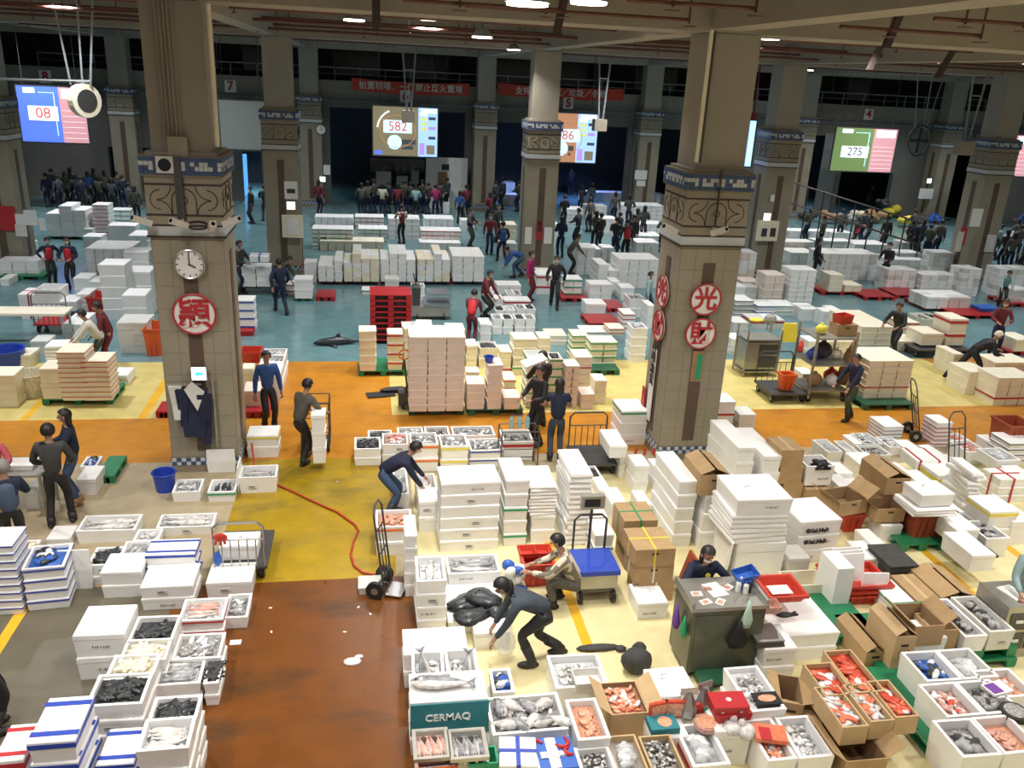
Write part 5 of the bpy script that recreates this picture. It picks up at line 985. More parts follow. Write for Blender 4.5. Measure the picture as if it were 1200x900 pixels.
# the grey motor cart, shark, black sheets
t = thing('electric_cart', 'grey electric tow cart standing on the teal floor', 'cart', at(505, 376)+Vector((0, .5, 0)))
ob('body', MB().frus(-.55, -.4, .55, .4, .12, .4, -.03).mesh('b', ['stainless']), t); ob('platform', MB().box(-.2, -.42, .4, .6, .42, .5).box(-.1, -.38, .75, .55, .38, .79).mesh('p', ['steel']), t); ob('column', MB().frus(-.55, -.3, -.3, .3, .4, .95, .02).mesh('c', ['dark_steel']), t); ob('tiller', MB().tube([(-.42, 0, .95), (-.5, 0, 1.25), (-.5, -.2, 1.27)], .02, 5).tube([(-.5, 0, 1.25), (-.5, .2, 1.27)], .02, 5).mesh('t', ['dark_steel']), t)
for i in (-1, 1):
    for j in (-1, 1): ob('wheel', wheel_mesh(.12), t, (i*.4, j*.36, .12))
def shark(lb, p, rz, s):
    b = MB(); pr = [(-.5, .012, .05), (-.42, .05, .07), (-.25, .085, .085), (0, .095, .09), (.2, .07, .08), (.36, .035, .06), (.45, .02, .06)]
    for k in range(1): b.tube([(x, .02*math.sin(x*6), z) for x, r, z in pr], [r for x, r, z in pr], 9)
    b.add([(-.05, 0, .17), (.08, 0, .16), (.06, 0, .30), (-.05, .012, .17), (.08, .012, .16), (.06, .012, .30)], [(0,1,2),(5,4,3),(0,3,4,1),(1,4,5,2),(2,5,3,0)])
    b.add([(.42, 0, .07), (.45, 0, .05), (.6, .02, .22), (.56, .03, .0), (.42, .012, .07), (.45, .012, .05), (.6, .03, .22), (.56, .04, .0)], [(0,1,3,2),(6,7,5,4),(0,2,6,4),(1,5,7,3)])
    for sg in (-1, 1): b.add([(-.2, sg*.07, .06), (-.05, sg*.08, .06), (-.02, sg*.28, .02), (-.2, sg*.07, .05), (-.05, sg*.08, .05), (-.02, sg*.28, .01)], [(0,1,2),(5,4,3),(0,3,4,1),(1,4,5,2),(2,5,3,0)])
    tag(ob('shark', b.mesh('shark', ['fish_dark'], True), None, p, rz, sc=s), lb, 'fish')
shark('dark grey shark lying on the teal floor', at(395, 404), .12, 1.25)
on('crumpled black plastic sheet on orange floor', 'plastic_sheet', 'plastic sheet', MB().frus(-.3, -.18, .35, .15, 0, .03, .06).ell((.35, .1, .07), (.35, .1, .07), 9, 5), ['black'], 445, 463, 0, .2)
# hand pallet truck
t = thing('pallet_truck', 'hand pallet truck with orange handle beside pink block', 'pallet truck', at(468, 478))
ob('forks', MB().box(.0, .1, .06, .12, 1.1, .11).box(.22, .1, .06, .34, 1.1, .11).mesh('f', ['dark_steel']), t); ob('pump', MB().box(-.02, -.1, .08, .36, .12, .38).tube([(.17, 0, .3), (.17, 0, .5)], .05, 8).mesh('p', ['dark_steel']), t); ob('shaft', MB().tube([(.17, -.02, .45), (.1, -.1, 1.15)], .022, 6).mesh('s', ['dark_steel']), t)
ob('handle', MB().tube([(.1+.12*math.cos(k*.5236), -.1, 1.27+.11*math.sin(k*.5236)) for k in range(13)], .016, 6).mesh('h', ['orange']), t)
for i in (0, 1): ob('wheel', wheel_mesh(.09), t, (.08+.18*i, -.06, .09))
# ---- long wall of boxes on red pallets
for k, (x0, x1, yt, L, n) in enumerate([(373, 401, 305, [3, 3, 4], 3), (403, 444, 297, [4, 6, 5, 5], 4), (446, 487, 297, [4, 5, 5, 4], 4), (489, 528, 297, [4, 4, 5, 4], 4), (530, 568, 300, [4, 4, 4], 3)]):
    S('%s pallet of the long box wall' % NTH[k], x0, yt, x1, 330, n=n, L=L, d=1.7, rows=3, z0=.14, sty=['w', 'wc'][k % 2])
    PL_('red pallet, %s from left under the long box wall' % NTH[k], x0, x1, 332, 1.1, 'red_pallet')
S('stack left of the long box wall', 357, 307, 371, 331, L=3, d=.6)
WALLS([('low rows between wall and stripes', 375, 282, 450, 294, dict(n=8, L=1, rows=2, d=1.0, sty='c')), ('long low rows behind red wall', 492, 284, 540, 294, dict(n=6, L=1, rows=2, d=1.0)), ('green striped rows behind the wall', 366, 268, 414, 292, dict(n=6, L=5, rows=2, d=1.0, tape='rG')), ('second green striped rows', 420, 268, 454, 286, dict(n=4, L=4, rows=2, d=1.0, tape='rG')), ('red striped rows behind wall', 493, 270, 541, 290, dict(n=7, L=4, rows=2, d=1.0, tape='rR')),
       ('upper white rows by crowd', 369, 254, 414, 266, dict(n=6, L=3, rows=2, d=1.0)), ('white rows before the crowd', 416, 254, 450, 268, dict(n=5, L=3, rows=2, d=1.0, tape='rR')), ('white block beside striped man', 455, 256, 492, 280, dict(n=4, L=4, rows=2, d=1.2)), ('white block right of crowd', 497, 256, 532, 270, dict(n=5, L=3, rows=2, d=1.2)),
       ('lone white box among the crowd', 519, 238, 527, 250, dict(L=2, d=.6)), ('white box by green lamp pillar', 312, 259, 324, 274, dict(L=2, d=.6)), ('stack right of red vested buyer', 586, 263, 606, 285, dict(n=2, L=3, d=1.0, sty='c')), ('white stack behind red jacket', 586, 285, 606, 302, dict(n=2, L=3, d=.8, sty='g')), ('boxes beyond the blue jacket', 540, 258, 556, 270, dict(n=2, L=2, d=.8))])
S('boxes on the black cart', 284, 313, 316, 336, n=2, L=3, d=.7, z0=.3); S('blue strapped box on black cart', 292, 300, 315, 307, n=1, L=1, d=.5, z0=1.2, tape='xB')
platform_cart('black cart loaded with white boxes near clock pillar', at(300, 345)+Vector((0, .4, 0)), 1.2, .9, 0, None)
S('blue strapped tower right of the clock pillar', 279, 352, 297, 390, L=4, d=.6, tape='sB'); PL_('red pallet under the blue strapped tower', 279, 297, 394, .8, 'red_pallet')
S('white box tower on green pallet', 345, 327, 366, 350, L=2, d=.6, z0=.1); PL_('green pallet under the white box tower', 344, 368, 353, .8); PL_('red pallet flat beside white box tower', 370, 393, 353, 1.0, 'red_pallet')
bin_('open red crate being filled by bent man', 337, 308, 356, 320, d=.7, z0=0); S('boxes by the red crate', 333, 333, 347, 346, L=2, d=.6, tape='rR'); S('pale box left of grey cart', 451, 327, 468, 342, L=1, d=.6, sty='g'); S('flat green lidded box on teal floor', 424, 340, 441, 345, L=1, d=.6, tape='rG'); S('crumpled bag box beside the cart', 482, 336, 498, 354, L=2, d=.6, top=['bag'])
# centre open fish boxes
for k, (x0, y0, x1, yb, n, L, tp) in enumerate([(577, 374, 602, 392, 2, 2, ['clam', 'dark']), (603, 374, 628, 392, 2, 2, ['dark', 'clam']), (580, 364, 604, 378, 2, 2, ['dark', 'ice']), (605, 362, 628, 377, 2, 2, ['clam', 'dark']), (576, 350, 590, 364, 1, 2, ['']), (591, 352, 622, 362, 2, 1, ['', ''])]):
    S(['front left open box grid', 'front right open box grid', 'second left open box grid', 'second right open box grid', 'stack behind open box grid', 'red lined pair behind grid'][k], x0, y0, x1, yb, n=n, L=L, d=.6, top=tp, tape='rR' if k == 5 else '')
WALLS([('white boxes behind red vested worker', 582, 334, 611, 345, dict(n=2, L=1)), ('boxes left of red vested worker', 568, 338, 580, 360, dict(L=3)), ('white boxes before the open grid', 562, 380, 576, 400, dict(L=2)), ('small boxes before pink worker', 594, 345, 612, 352, dict(n=2, L=1, top=['ice', 'clam'])), ('white box carried on pallet', 628, 322, 646, 345, dict(L=2, tape='xR')),
       ('green strapped tower on red pallet', 661, 327, 683, 350, dict(n=2, L=3, tape='sG')), ('stack right of green strapped tower', 690, 333, 718, 352, dict(n=2, L=2)), ('white box near red pallets', 727, 337, 744, 352, dict(L=2)), ('fish box by green coat man', 736, 350, 757, 372, dict(L=2, top=['clam'])), ('open box beside the red pallets', 686, 356, 711, 370, dict(L=1)), ('tall box at the pillar side', 757, 358, 768, 385, dict(L=2)),
       ('red boxed stack beside pillar', 729, 368, 745, 388, dict(L=4, tape='rR')), ('round bin stack by pillar', 715, 330, 727, 345, dict(L=1))], d=.7)
PL_('red pallet under the green strapped tower', 658, 690, 354, 1.0, 'red_pallet'); PL_('red pallet lying near the front right pillar', 712, 733, 366, 1.1, 'red_pallet'); PL_('second red pallet lying near front right pillar', 690, 728, 384, 1.1, 'red_pallet')
WALLS([('ragged stack beside grey coated man', 675, 290, 698, 322, dict(n=2, L=6, d=1.0)), ('long white wall near the pillar', 700, 303, 773, 337, dict(n=6, L=[4, 3, 5, 5, 5, 5], rows=2, d=1.2)), ('high stack behind white wall', 744, 284, 773, 310, dict(n=3, L=5, d=1.0)), ('white stack by the dark buyers', 705, 290, 720, 306, dict(n=2, L=3, d=.8)), ('far white rows near the couplet pillar', 686, 241, 712, 255, dict(n=4, L=3, rows=2, d=1.0)),
       ('far rows behind seated buyers', 726, 240, 778, 262, dict(n=7, L=5, rows=2, d=1.2)), ('second far rows behind buyers', 700, 256, 724, 275, dict(n=3, L=4, d=1.0)), ('far rows by the back pillar', 663, 206, 707, 222, dict(n=6, L=5, d=1.0, sty='g')), ('far grey rows', 688, 225, 735, 236, dict(n=5, L=3, d=1.0, sty='g')), ('far low rows by papers pillar', 745, 262, 778, 278, dict(n=4, L=3, d=1.0)), ('boxes left of screen five', 586, 200, 604, 216, dict(n=3, L=3, d=1.0, sty='g')), ('small rows behind red jacket', 590, 228, 608, 240, dict(n=3, L=2, d=.8))])
# ---- right half, back
WALLS([('tall pile right of sign pillar', 865, 296, 888, 335, dict(n=2, L=8, sty='wwp')), ('pink lit boxes right of pillar', 893, 322, 921, 356, dict(n=2, L=4, sty='p')), ('tall square block right of pillar', 922, 316, 958, 357, dict(n=3, L=7, sty='w')), ('small pink stack by pillar', 868, 330, 892, 347, dict(n=2, L=3, sty='p')), ('white block left of pink boxes', 860, 336, 888, 352, dict(n=2, L=2)),
       ('navy edged flat boxes right of pillar', 860, 352, 884, 372, dict(L=4, tape='rN', n=1)), ('blue edged flat boxes', 886, 358, 910, 372, dict(L=2, tape='rB')), ('green edged flat boxes', 908, 358, 934, 370, dict(L=2, tape='rG')), ('lone box right of green edged', 938, 362, 960, 376, dict(L=1)), ('red strapped low box', 880, 375, 920, 386, dict(L=1, n=2, tape='sR')), ('white row right of red straps', 962, 365, 990, 382, dict(n=2, L=1, )),
       ('wire rack boxes by notice pillar', 911, 283, 955, 305, dict(n=4, L=4, sty='g')), ('back row by notice pillar', 912, 270, 972, 282, dict(n=5, L=2)), ('long pale wall right side', 960, 297, 1030, 328, dict(n=7, L=5, rows=2, d=1.2)), ('cream stack on red pallet', 970, 322, 990, 343, dict(n=1, L=3, sty='c', z0=.1)), ('low cream boxes on red pallet', 989, 334, 1011, 343, dict(n=2, L=1, sty='c', z0=.1)), ('block beside dark suited man', 1037, 316, 1076, 341, dict(n=4, L=4)),
       ('rear block by dark suited man', 1044, 296, 1080, 312, dict(n=4, L=3)), ('small top stack by dark suited man', 1055, 284, 1081, 297, dict(n=3, L=2, sty='g')), ('block under the couplet pillar', 1089, 296, 1120, 325, dict(n=3, L=5)), ('middle block right of suited man', 1077, 322, 1122, 343, dict(n=4, L=3)), ('tall block right side', 1123, 315, 1152, 347, dict(n=3, L=6)), ('wide block right edge', 1165, 315, 1215, 347, dict(n=4, L=5)),
       ('white box at right edge', 1184, 340, 1210, 358, dict(n=2, L=2)), ('low white boxes on red pallet right', 1085, 348, 1139, 362, dict(n=4, L=1, z0=.1, d=1.1)), ('lower right back rows', 955, 282, 1000, 294, dict(n=4, L=2))], d=.8, sty='wwwg', rows=3)
for k, (x0, x1, yb) in enumerate([(963, 1010, 346), (1013, 1050, 352), (1050, 1084, 350), (1082, 1120, 363), (1122, 1168, 374), (1183, 1212, 360)]): PL_('red pallet, %s from left on the right teal floor' % NTH[k], x0, x1, yb, 1.2, 'red_pallet')
on('dark blue shallow tray on red pallet', 'tray', 'tray', MB().frus(-.4, -.3, .4, .3, 0, .12, .03), ['blue_tray'], 1155, 363, .15)
S('cream block behind standing man', 1006, 383, 1048, 410, n=2, L=4, rows=3, d=1.9, sty='c'); S('large cream block on dark pallet', 1011, 423, 1072, 467, n=3, L=6, rows=2, d=1.1, sty='c', z0=.14, tape=['', 'rR', '', '', '', '']); PL_('dark green pallet under the large cream block', 1012, 1070, 481, 1.1, 'dkgreen_pallet')
WALLS([('red banded boxes behind man', 1051, 378, 1078, 402, dict(n=2, L=4, tape='rR')), ('low cream box before red bands', 1050, 400, 1078, 412, dict(n=2, L=1)), ('cream boxes on low trolley', 1079, 391, 1107, 405, dict(n=1, L=1, z0=.3)), ('tall cream boxes on trolley', 1108, 374, 1136, 405, dict(n=1, L=2, z0=.3, tape='rR')), ('cream boxes by leaning man', 1113, 415, 1130, 440, dict(L=2)), ('cream block before leaning man', 1130, 436, 1162, 463, dict(n=2, L=3)),
       ('cream block at right edge', 1163, 443, 1215, 475, dict(n=3, L=3, tape=['rR', '', ''])), ('white top layer near right edge', 1163, 425, 1210, 440, dict(n=3, L=1)), ('flat fish boxes behind trolley', 1080, 374, 1108, 384, dict(n=2, L=1, top=['clam', 'dark'])), ('cream row left of man', 985, 392, 1006, 412, dict(n=1, L=2)), ('boxes behind shelf cart', 960, 400, 1004, 420, dict(n=2, L=2)), ('small box right edge red pallet', 1188, 398, 1212, 412, dict(n=1, L=1, z0=.14))], d=.8, sty='c')
platform_cart('low trolley with cream boxes and black wheels', at(1105, 420)+Vector((0, .4, 0)), 1.7, .8, 0, None); PL_('red pallet at the right frame edge', 1182, 1215, 417, 1.0, 'red_pallet')
S('grey stack beside the cupboard', 857, 378, 878, 400, n=1, L=3, d=.7, sty='g'); S('stack of boxes on green pallet', 855, 397, 872, 417, L=3, d=.6)
# steel cupboard, shelf cart and flat trolley on yellow floor
p = at(890, 442); t = thing('steel_cupboard', 'open steel cupboard with clutter on the yellow floor', 'cupboard', p+Vector((0, .35, 0)))
for i in (-1, 1):
    for j in (-1, 1): ob('post', MB().box(i*.45-.02, j*.32-.02, 0, i*.45+.02, j*.32+.02, 1.25).mesh('p', ['stainless']), t)
for z in (.15, 1.0): ob('shelf', MB().box(-.47, -.34, z-.03, .47, .34, z).mesh('s', ['stainless']), t)
ob('body', MB().box(-.44, -.3, .2, .44, .3, .92).mesh('b', ['stainless']), t); ob('drawer', MB().box(-.1, -.315, .6, .4, -.3, .85).box(-.1, -.315, .25, .4, -.3, .55).mesh('d', ['dark_steel']), t)
on('yellow folded cloth on the steel cupboard', 'cloth', 'cloth', MB().ell((0, 0, .05), (.22, .14, .05), 8, 5), ['yellow'], 886, 377, 1.05); on('grey knotted sack on the steel cupboard', 'sack', 'sack', MB().ell((0, 0, .14), (.18, .14, .16), 9, 6).ell((.03, 0, .3), (.06, .05, .06), 6, 4), ['grey_mix'], 902, 380, 1.03)
p = at(985, 472); t = thing('shelf_cart', 'tall steel shelf cart loaded with bags and cartons', 'cart', p+Vector((-.35, .5, 0)))
for i in (-1, 1):
    for j in (-1, 1): ob('post', MB().box(i*.5-.025, j*.45-.025, .1, i*.5+.025, j*.45+.025, 1.75).mesh('p', ['stainless']), t)
for z in (.3, .95, 1.6): ob('shelf', MB().box(-.52, -.47, z-.04, .52, .47, z).mesh('s', ['stainless']), t)
for i in (-1, 1): ob('wheel', wheel_mesh(.09), t, (i*.45, -.4, .09)); ob('wheel', wheel_mesh(.09), t, (i*.45, .4, .09))
for k, (dx, dy, z, s, c_, lb) in enumerate([(-.2, -.1, .3, .2, 'wood', 'brown sack on lower cart shelf'), (.25, -.1, .3, .17, 'foam_white', 'white bag on lower cart shelf'), (.0, .1, .95, .24, 'charcoal', 'black sack on middle cart shelf'), (-.3, 0, .95, .16, 'blue', 'dark blue bag on the middle cart shelf'), (.32, 0, .95, .15, 'foam_cream', 'cream bag on middle cart shelf'), (-.25, -.1, 1.6, .15, 'yellow', 'yellow bag on the top cart shelf'), (.4, .2, .3, .2, 'red_bin', 'dark red sack on lower cart shelf')]): tag(ob('sack', MB().ell((0, 0, s*.8), (s, s*.8, s*.85), 9, 6).ell((0, 0, s*1.6), (s*.3, s*.3, s*.3), 6, 4).mesh('sack', [c_], True), None, p+Vector((-.35+dx, .5+dy, z))), lb, 'sack')
carton('brown carton on top of the shelf cart', p+Vector((-.05, .4, 1.6)), .5, .4, .28); tag(ob('basket', MB().tray(-.2, -.15, .2, .15, 0, .2, .02, .015).mesh('b', ['red_bin']), None, p+Vector((-.1, .4, 1.885)), .3), 'red basket on the brown carton of shelf cart', 'basket')
tag(ob('sack', MB().tube([(.5, .3, .3), (.55, .25, 1.0), (.62, .15, 1.5)], [.14, .13, .05], 8).mesh('sack', ['wood'], True), None, p+Vector((-.25, .25, 0))), 'long brown sack leaning on the shelf cart', 'sack')
platform_cart('dark flat trolley with rail near the steel cupboard', at(920, 470)+Vector((0, .3, 0)), .95, 1.0, 0, 'back', 1.0)
bin_('orange crate on the flat trolley', 918, 440, 934, z0=.27, h=.4, d=.3, col='orange_bin')
S('boxes between trolley and shelf', 938, 438, 955, 455, L=2, d=.5); S('foam box by the cupboard', 945, 400, 962, 420, L=2, d=.6)
on('yellow apron hanging by the cupboard', 'apron', 'apron', MB().frus(-.18, -.03, .18, .03, 0, .5, -.04), ['yellow'], 923, 400, .7); on('dark red bag near the cupboard', 'bag', 'bag', MB().ell((0, 0, .2), (.2, .15, .22), 8, 5), ['red_bin'], 940, 415, .0)
# ================================================================ left half, back
WALLS([('green banded pile on green pallet', 57, 241, 99, 277, dict(n=3, L=[6, 8, 7], rows=2, d=1.2, z0=.12)), ('red striped tower by dark crowd', 112, 240, 126, 280, dict(L=9, tape='rR')), ('white pile right of striped tower', 128, 264, 158, 285, dict(n=1, L=1)), ('stack behind the white pile', 131, 246, 152, 262, dict(n=2, L=3, tape='rG')), ('two layer stack on green pallet', 0, 305, 44, 325, dict(n=3, L=2, rows=2, d=1.4)), ('block of small boxes left', 103, 291, 152, 319, dict(n=5, L=5, rows=3, d=1.5)),
       ('grey box above small block', 98, 277, 118, 290, dict(L=2)), ('low wide pair near lady', 88, 326, 104, 350, dict(n=1, L=2)), ('low stack right of wide pair', 104, 330, 126, 350, dict(n=1, L=3)), ('tall tower with red corner', 122, 310, 146, 375, dict(n=1, L=5)), ('rear tall tower near pillar', 149, 295, 174, 340, dict(n=1, L=4)), ('second tower near pillar', 150, 318, 176, 368, dict(L=3)), ('front tower near the pillar', 147, 346, 170, 390, dict(L=3)), ('box beside orange bin', 170, 350, 184, 365, dict(L=1)),
       ('red taped box left of rail cart', 25, 345, 44, 374, dict(n=1, L=1, tape='xR')), ('open box behind the rail cart', 44, 340, 69, 375, dict(n=1, L=2, top=['empty'])), ('box right of the rail cart', 64, 353, 89, 375, dict(n=1, L=2)), ('slim tower beside red bins', 92, 345, 104, 370, dict(L=4)), ('small white box over orange bin', 160, 367, 182, 385, dict(L=1)), ('small boxes at pallet', 0, 327, 10, 335, dict(L=1))], d=.8)
PL_('green pallet under the green banded pile', 57, 99, 280, 1.3); PL_('green pallet under the two layer stack', 0, 50, 328, 1.4)
bin_('tall red bin, behind the white shirted man', 103, 349, 138, 372, d=.8); bin_('orange bin against the clock pillar', 170, 386, 190, 418, d=.8, col='orange_bin')
for k in range(2): S('open sided crates by white shirt' if k else 'wooden toned crates by white shirt', 140+k*17, 378, 156+k*16, 414, L=3 if k else 1, d=.8, sty='g')
S('red striped tower with green pallet', 73, 413, 99, 470, L=10, d=.65, z0=.14, tape='rR', sty='c'); S('second red striped tower', 100, 423, 126, 470, L=8, d=.65, z0=.14, tape='rR', sty='c'); S('cream pair left of red stripes', 50, 432, 72, 468, L=2, d=.6, z0=.14, sty='c'); PL_('green pallet under the red striped towers', 50, 130, 475, 1.0)
WALLS([('stack at left frame edge', -12, 440, 16, 478, dict(L=4, sty='c', n=1)), ('box by translucent bin', 18, 416, 36, 432, dict(L=1, sty='c')), ('tray stack behind cream pair', 54, 406, 84, 428, dict(L=5, kind='lid')), ('empty trays beside red stripes', 129, 440, 150, 452, dict(L=2, kind='lid')), ('carton toned box near table', 37, 400, 56, 415, dict(L=1, sty='g')), ('bag box by table', 30, 420, 50, 432, dict(L=1, sty='g'))], d=.6)
bucket('translucent round bin on yellow floor', 39, 462, .34, .5, 'squid'); bucket('dark blue tub by the left worktable', 10, 430, .4, .45, 'blue')
p = at(30, 406); t = thing('long_worktable', 'long pale worktable at left with food trays', 'table', p+Vector((0, .4, 0)))
ob('top', MB().box(-1.3, -.35, .78, 1.0, .35, .84).mesh('t', ['foam_cream']), t)
for i in (-1.1, .9):
    for j in (-.28, .28): ob('leg', MB().box(i-.025, j-.025, 0, i+.025, j+.025, .78).mesh('l', ['steel']), t)
platform_cart('rail cart with black bars left of the worktable', at(60, 392)+Vector((0, .5, 0)), .9, .8, 0, 'front', 1.1, 'dark_steel', 'red_pallet', bars=6)
PL_('small red pallet at the foot of the clock pillar', 183, 199, 490, .6, 'red_pallet')
# ================================================================ signs and fittings on the pillars
def onY(lb, name, cat, mb, mats, px, py, Yv, rz=0, smooth=False, grp=None, rot=None):
    return tag(ob(name, mb.mesh(name, mats, smooth), None, atY(px, py, Yv), rz, rot=rot), lb, cat, grp)
def round_sign(lb, c, r, ch, rz=0):
    t = thing('round_sign', lb, 'sign', c, rz); ob('board', MB().disc((0, 0, 0), r, 32, .025).mesh('bd', ['paper']), t)
    ob('rim', MB().tube([(r*math.cos(k*math.pi/16), -.008, r*math.sin(k*math.pi/16)) for k in range(33)], r*.055, 6).mesh('rim', ['red']), t)
    ob('character', text_mesh(ch, r*1.55, 'red', bold=.022), t, (0, -.012, -r*.05), rot=(math.pi/2, 0, 0))
YF = 14.56
round_sign('large round white sign with red rim on clock pillar', atY(228, 368, YF), .345, '頴')
for k, (x, y, ch) in enumerate([(827, 351, '光'), (821, 391, '財')]): round_sign('round white sign, %s of two on the right pillar front' % ['upper', 'lower'][k], atY(x, y, YF), .29, ch)
for k, (z, ch) in enumerate([(3.28, '光'), (2.6, '財')]): round_sign('round white sign, %s of two on the shaded pillar side' % ['upper', 'lower'][k], (PX[2]-.64, 15.2, z), .29, ch, -math.pi/2)
t = thing('wall_clock', 'round white wall clock on the left front pillar', 'clock', atY(222, 310, YF-.02)); r = .235
ob('case', MB().tube([(r*math.cos(k*math.pi/16), 0, r*math.sin(k*math.pi/16)) for k in range(33)], .018, 6).mesh('c', ['steel']), t); ob('dial', MB().disc((0, 0, 0), r, 32, .03).mesh('d', ['paper']), t)
for k in range(12): a = k*math.pi/6; ob('hour_mark', MB().box(-.008, -.006, -.018, .008, 0, .018).mesh('hm', ['black']), t, (r*.82*math.sin(a), 0, r*.82*math.cos(a)), rot=(0, a, 0))
ob('minute_hand', MB().box(-.008, -.012, -.02, .008, -.006, .17).mesh('h', ['black']), t, rot=(0, -.02, 0)); ob('hour_hand', MB().box(-.011, -.016, -.02, .011, -.012, .11).mesh('h', ['black']), t, rot=(0, 2.0, 0))
mat('exit_green', (.05, .75, .5), emit=1.5); mat('sign_face', (.85, .95, .95), emit=1.6)
def lit_sign(lb, px, py, Yv, w_, h_, arrow=True):
    t = thing('lit_sign', lb, 'sign', atY(px, py, Yv)); ob('box', MB().box(-w_/2, 0, -h_/2, w_/2, .05, h_/2).mesh('b', ['steel']), t); ob('face', MB().box(-w_/2+.01, -.006, -h_/2+.01, w_/2-.01, 0, h_/2-.01).mesh('f', ['sign_face']), t)
    if arrow: ob('arrow', MB().add([(-w_*.3, -.009, 0), (0, -.009, -h_*.25), (0, -.009, -h_*.1), (w_*.28, -.009, -h_*.1), (w_*.28, -.009, h_*.1), (0, -.009, h_*.1), (0, -.009, h_*.25)], [(0, 1, 2, 3, 4, 5, 6)]).mesh('a', ['exit_green']), t)
lit_sign('glowing emergency sign with green arrow on clock pillar', 233, 438, YF-.06, .26, .25)
for (px, py, Yv, lb) in ((341, 241, 30.55, 'small glowing sign above the white cabinet pillar'), (378, 210, 46.56, 'small glowing sign on back wall pillar'), (899, 254, 30.55, 'small glowing sign on the notice box pillar'), (1089, 212, 46.56, 'small glowing sign on the far right back pillar')): lit_sign(lb, px, py, Yv, .3, .28, False)
onY('dark winter jacket with grey lining hung on clock pillar', 'hanging_jacket', 'jacket', MB().frus(-.28, -.08, .24, 0, -1.0, -.1, .08).frus(-.3, -.07, -.08, -.01, -.8, -.12, .05).frus(.06, -.1, .30, -.02, -1.15, -.2, .06).add([(-.14, -.09, -.1), (0, -.10, .05), (.2, -.09, -.14), (.06, -.1, -.5)], [(0, 3, 2, 1)], 1), ['navy', 'foam_grey'], 226, 448, YF-.02)
onY('pale grey cloth hanging left of the dark jacket', 'hanging_cloth', 'cloth', MB().frus(-.12, -.07, .1, 0, -.62, 0, .06), ['foam_grey'], 206, 452, YF-.02)
onY('grey rail with hooks behind the hung jacket', 'coat_rail', 'rail', MB().box(-.38, -.03, -.02, .2, 0, .02).box(.38, -.03, -1.2, .41, 0, .1), ['stainless'], 222, 450, YF+.01)
t = thing('junction_box', 'grey metal junction box at the foot of the upper shaft', 'box', atY(210, 172, YF+.12)); ob('body', MB().box(-.16, -.08, -.16, .14, .06, .16).mesh('b', ['cap_beige']), t); ob('conduit_tray', MB().box(-.09, -.14, -1.15, .03, -.08, -.14).mesh('c', ['dark_steel']), t)
t = thing('conduit_bundle', 'bundle of five thin conduits running up the left front pillar', 'pipe', (PX[1], 14.70, 5.8))
for k in range(5): ob('conduit', MB().tube([(-.22+k*.06, -.03, 0), (-.22+k*.06, -.03, 2.04)], .014, 5).mesh('cd', ['pillar_up' if k % 2 else 'cap_beige']), t)
onY('white down pipe along the right edge of the left pillar', 'down_pipe', 'pipe', MB().tube([(0, 0, 0), (0, 0, 2.1)], .035, 8), ['foam_cream'], 255, 172, 14.68); onY('pale down pipe beside the right pillar upper shaft', 'down_pipe', 'pipe', MB().tube([(0, 0, 0), (0, 0, 2.2)], .035, 8).tube([(.07, 0, 0), (.07, 0, 2.2)], .02, 6, 1), ['foam_cream', 'dark_steel'], 816, 190, 14.66)
mat('dark_glass', (.01, .01, .015), .1)
def cctv(lb, px, py, Yv, rz, rx=-.4):
    t = thing('security_camera', lb, 'camera', atY(px, py, Yv), 0); ob('bracket', MB().tube([(0, .16, .05), (0, .02, .05), (0, 0, 0)], .018, 6).mesh('b', ['foam_grey']), t); h = ob('housing', MB().box(-.05, -.22, -.05, .05, .1, .05).mesh('h', ['foam_grey']), t, rot=(rx, 0, rz)); ob('lens', MB().disc((0, -.226, 0), .035, 12, .01).mesh('l', ['dark_glass']), h)
for k, (x, y, rz) in enumerate([(170, 260, -.9), (213, 263, -.7), (248, 266, .3), (268, 261, 1.1)]): cctv('security camera on the clock pillar ledge, %s from left' % NTH[k], x, y, 14.4, rz)
cctv('security camera under the right pillar capital', 840, 272, 14.38, .5); cctv('security camera left side of right pillar', 788, 270, 14.45, -1.2)
onY('coil of black cable on the clock pillar ledge', 'cable_coil', 'cable', MB().tube([(.16*math.cos(k*.5), -.02, .06*math.sin(k*.5)) for k in range(13)], .02, 5), ['rubber'], 232, 264, 14.5)
onY('round black loudspeaker in the mosaic band', 'loudspeaker', 'speaker', MB().box(-.13, -.02, -.13, .13, 0, .13).disc((0, -.03, 0), .1, 18, .02, 1), ['foam_grey', 'dark_glass'], 193, 193, 14.55)
onY('dark conduit down the right pillar capital', 'conduit', 'pipe', MB().box(-.015, -.03, -.95, .015, 0, .1), ['line'], 845, 205, 14.55)
onY('green and yellow poster on right pillar strip', 'poster', 'poster', MB().box(-.11, -.015, -.5, .11, 0, .12).box(-.02, -.017, -.45, .09, -.015, .05, 1), ['wood', 'green'], 818, 418, 14.6)
t = thing('side_notice', 'tall white notice with characters on the pillar side', 'sign', (PX[2]-.62, 15.3, 1.35)); ob('board', MB().box(-.01, -.12, -.75, .01, .12, .75).mesh('b', ['paper']), t); ob('lettering', text_mesh('高\n雄\n漁\n貨', .24, 'charcoal', bold=.02), t, (-.015, 0, .45), rot=(math.pi/2, 0, -math.pi/2))
tag(ob('red_poster', MB().box(-.01, -.1, -.35, .01, .1, .35).mesh('rp', ['red']), None, (PX[2]-.62, 15.68, .8)), 'narrow red poster low on the pillar side', 'poster')
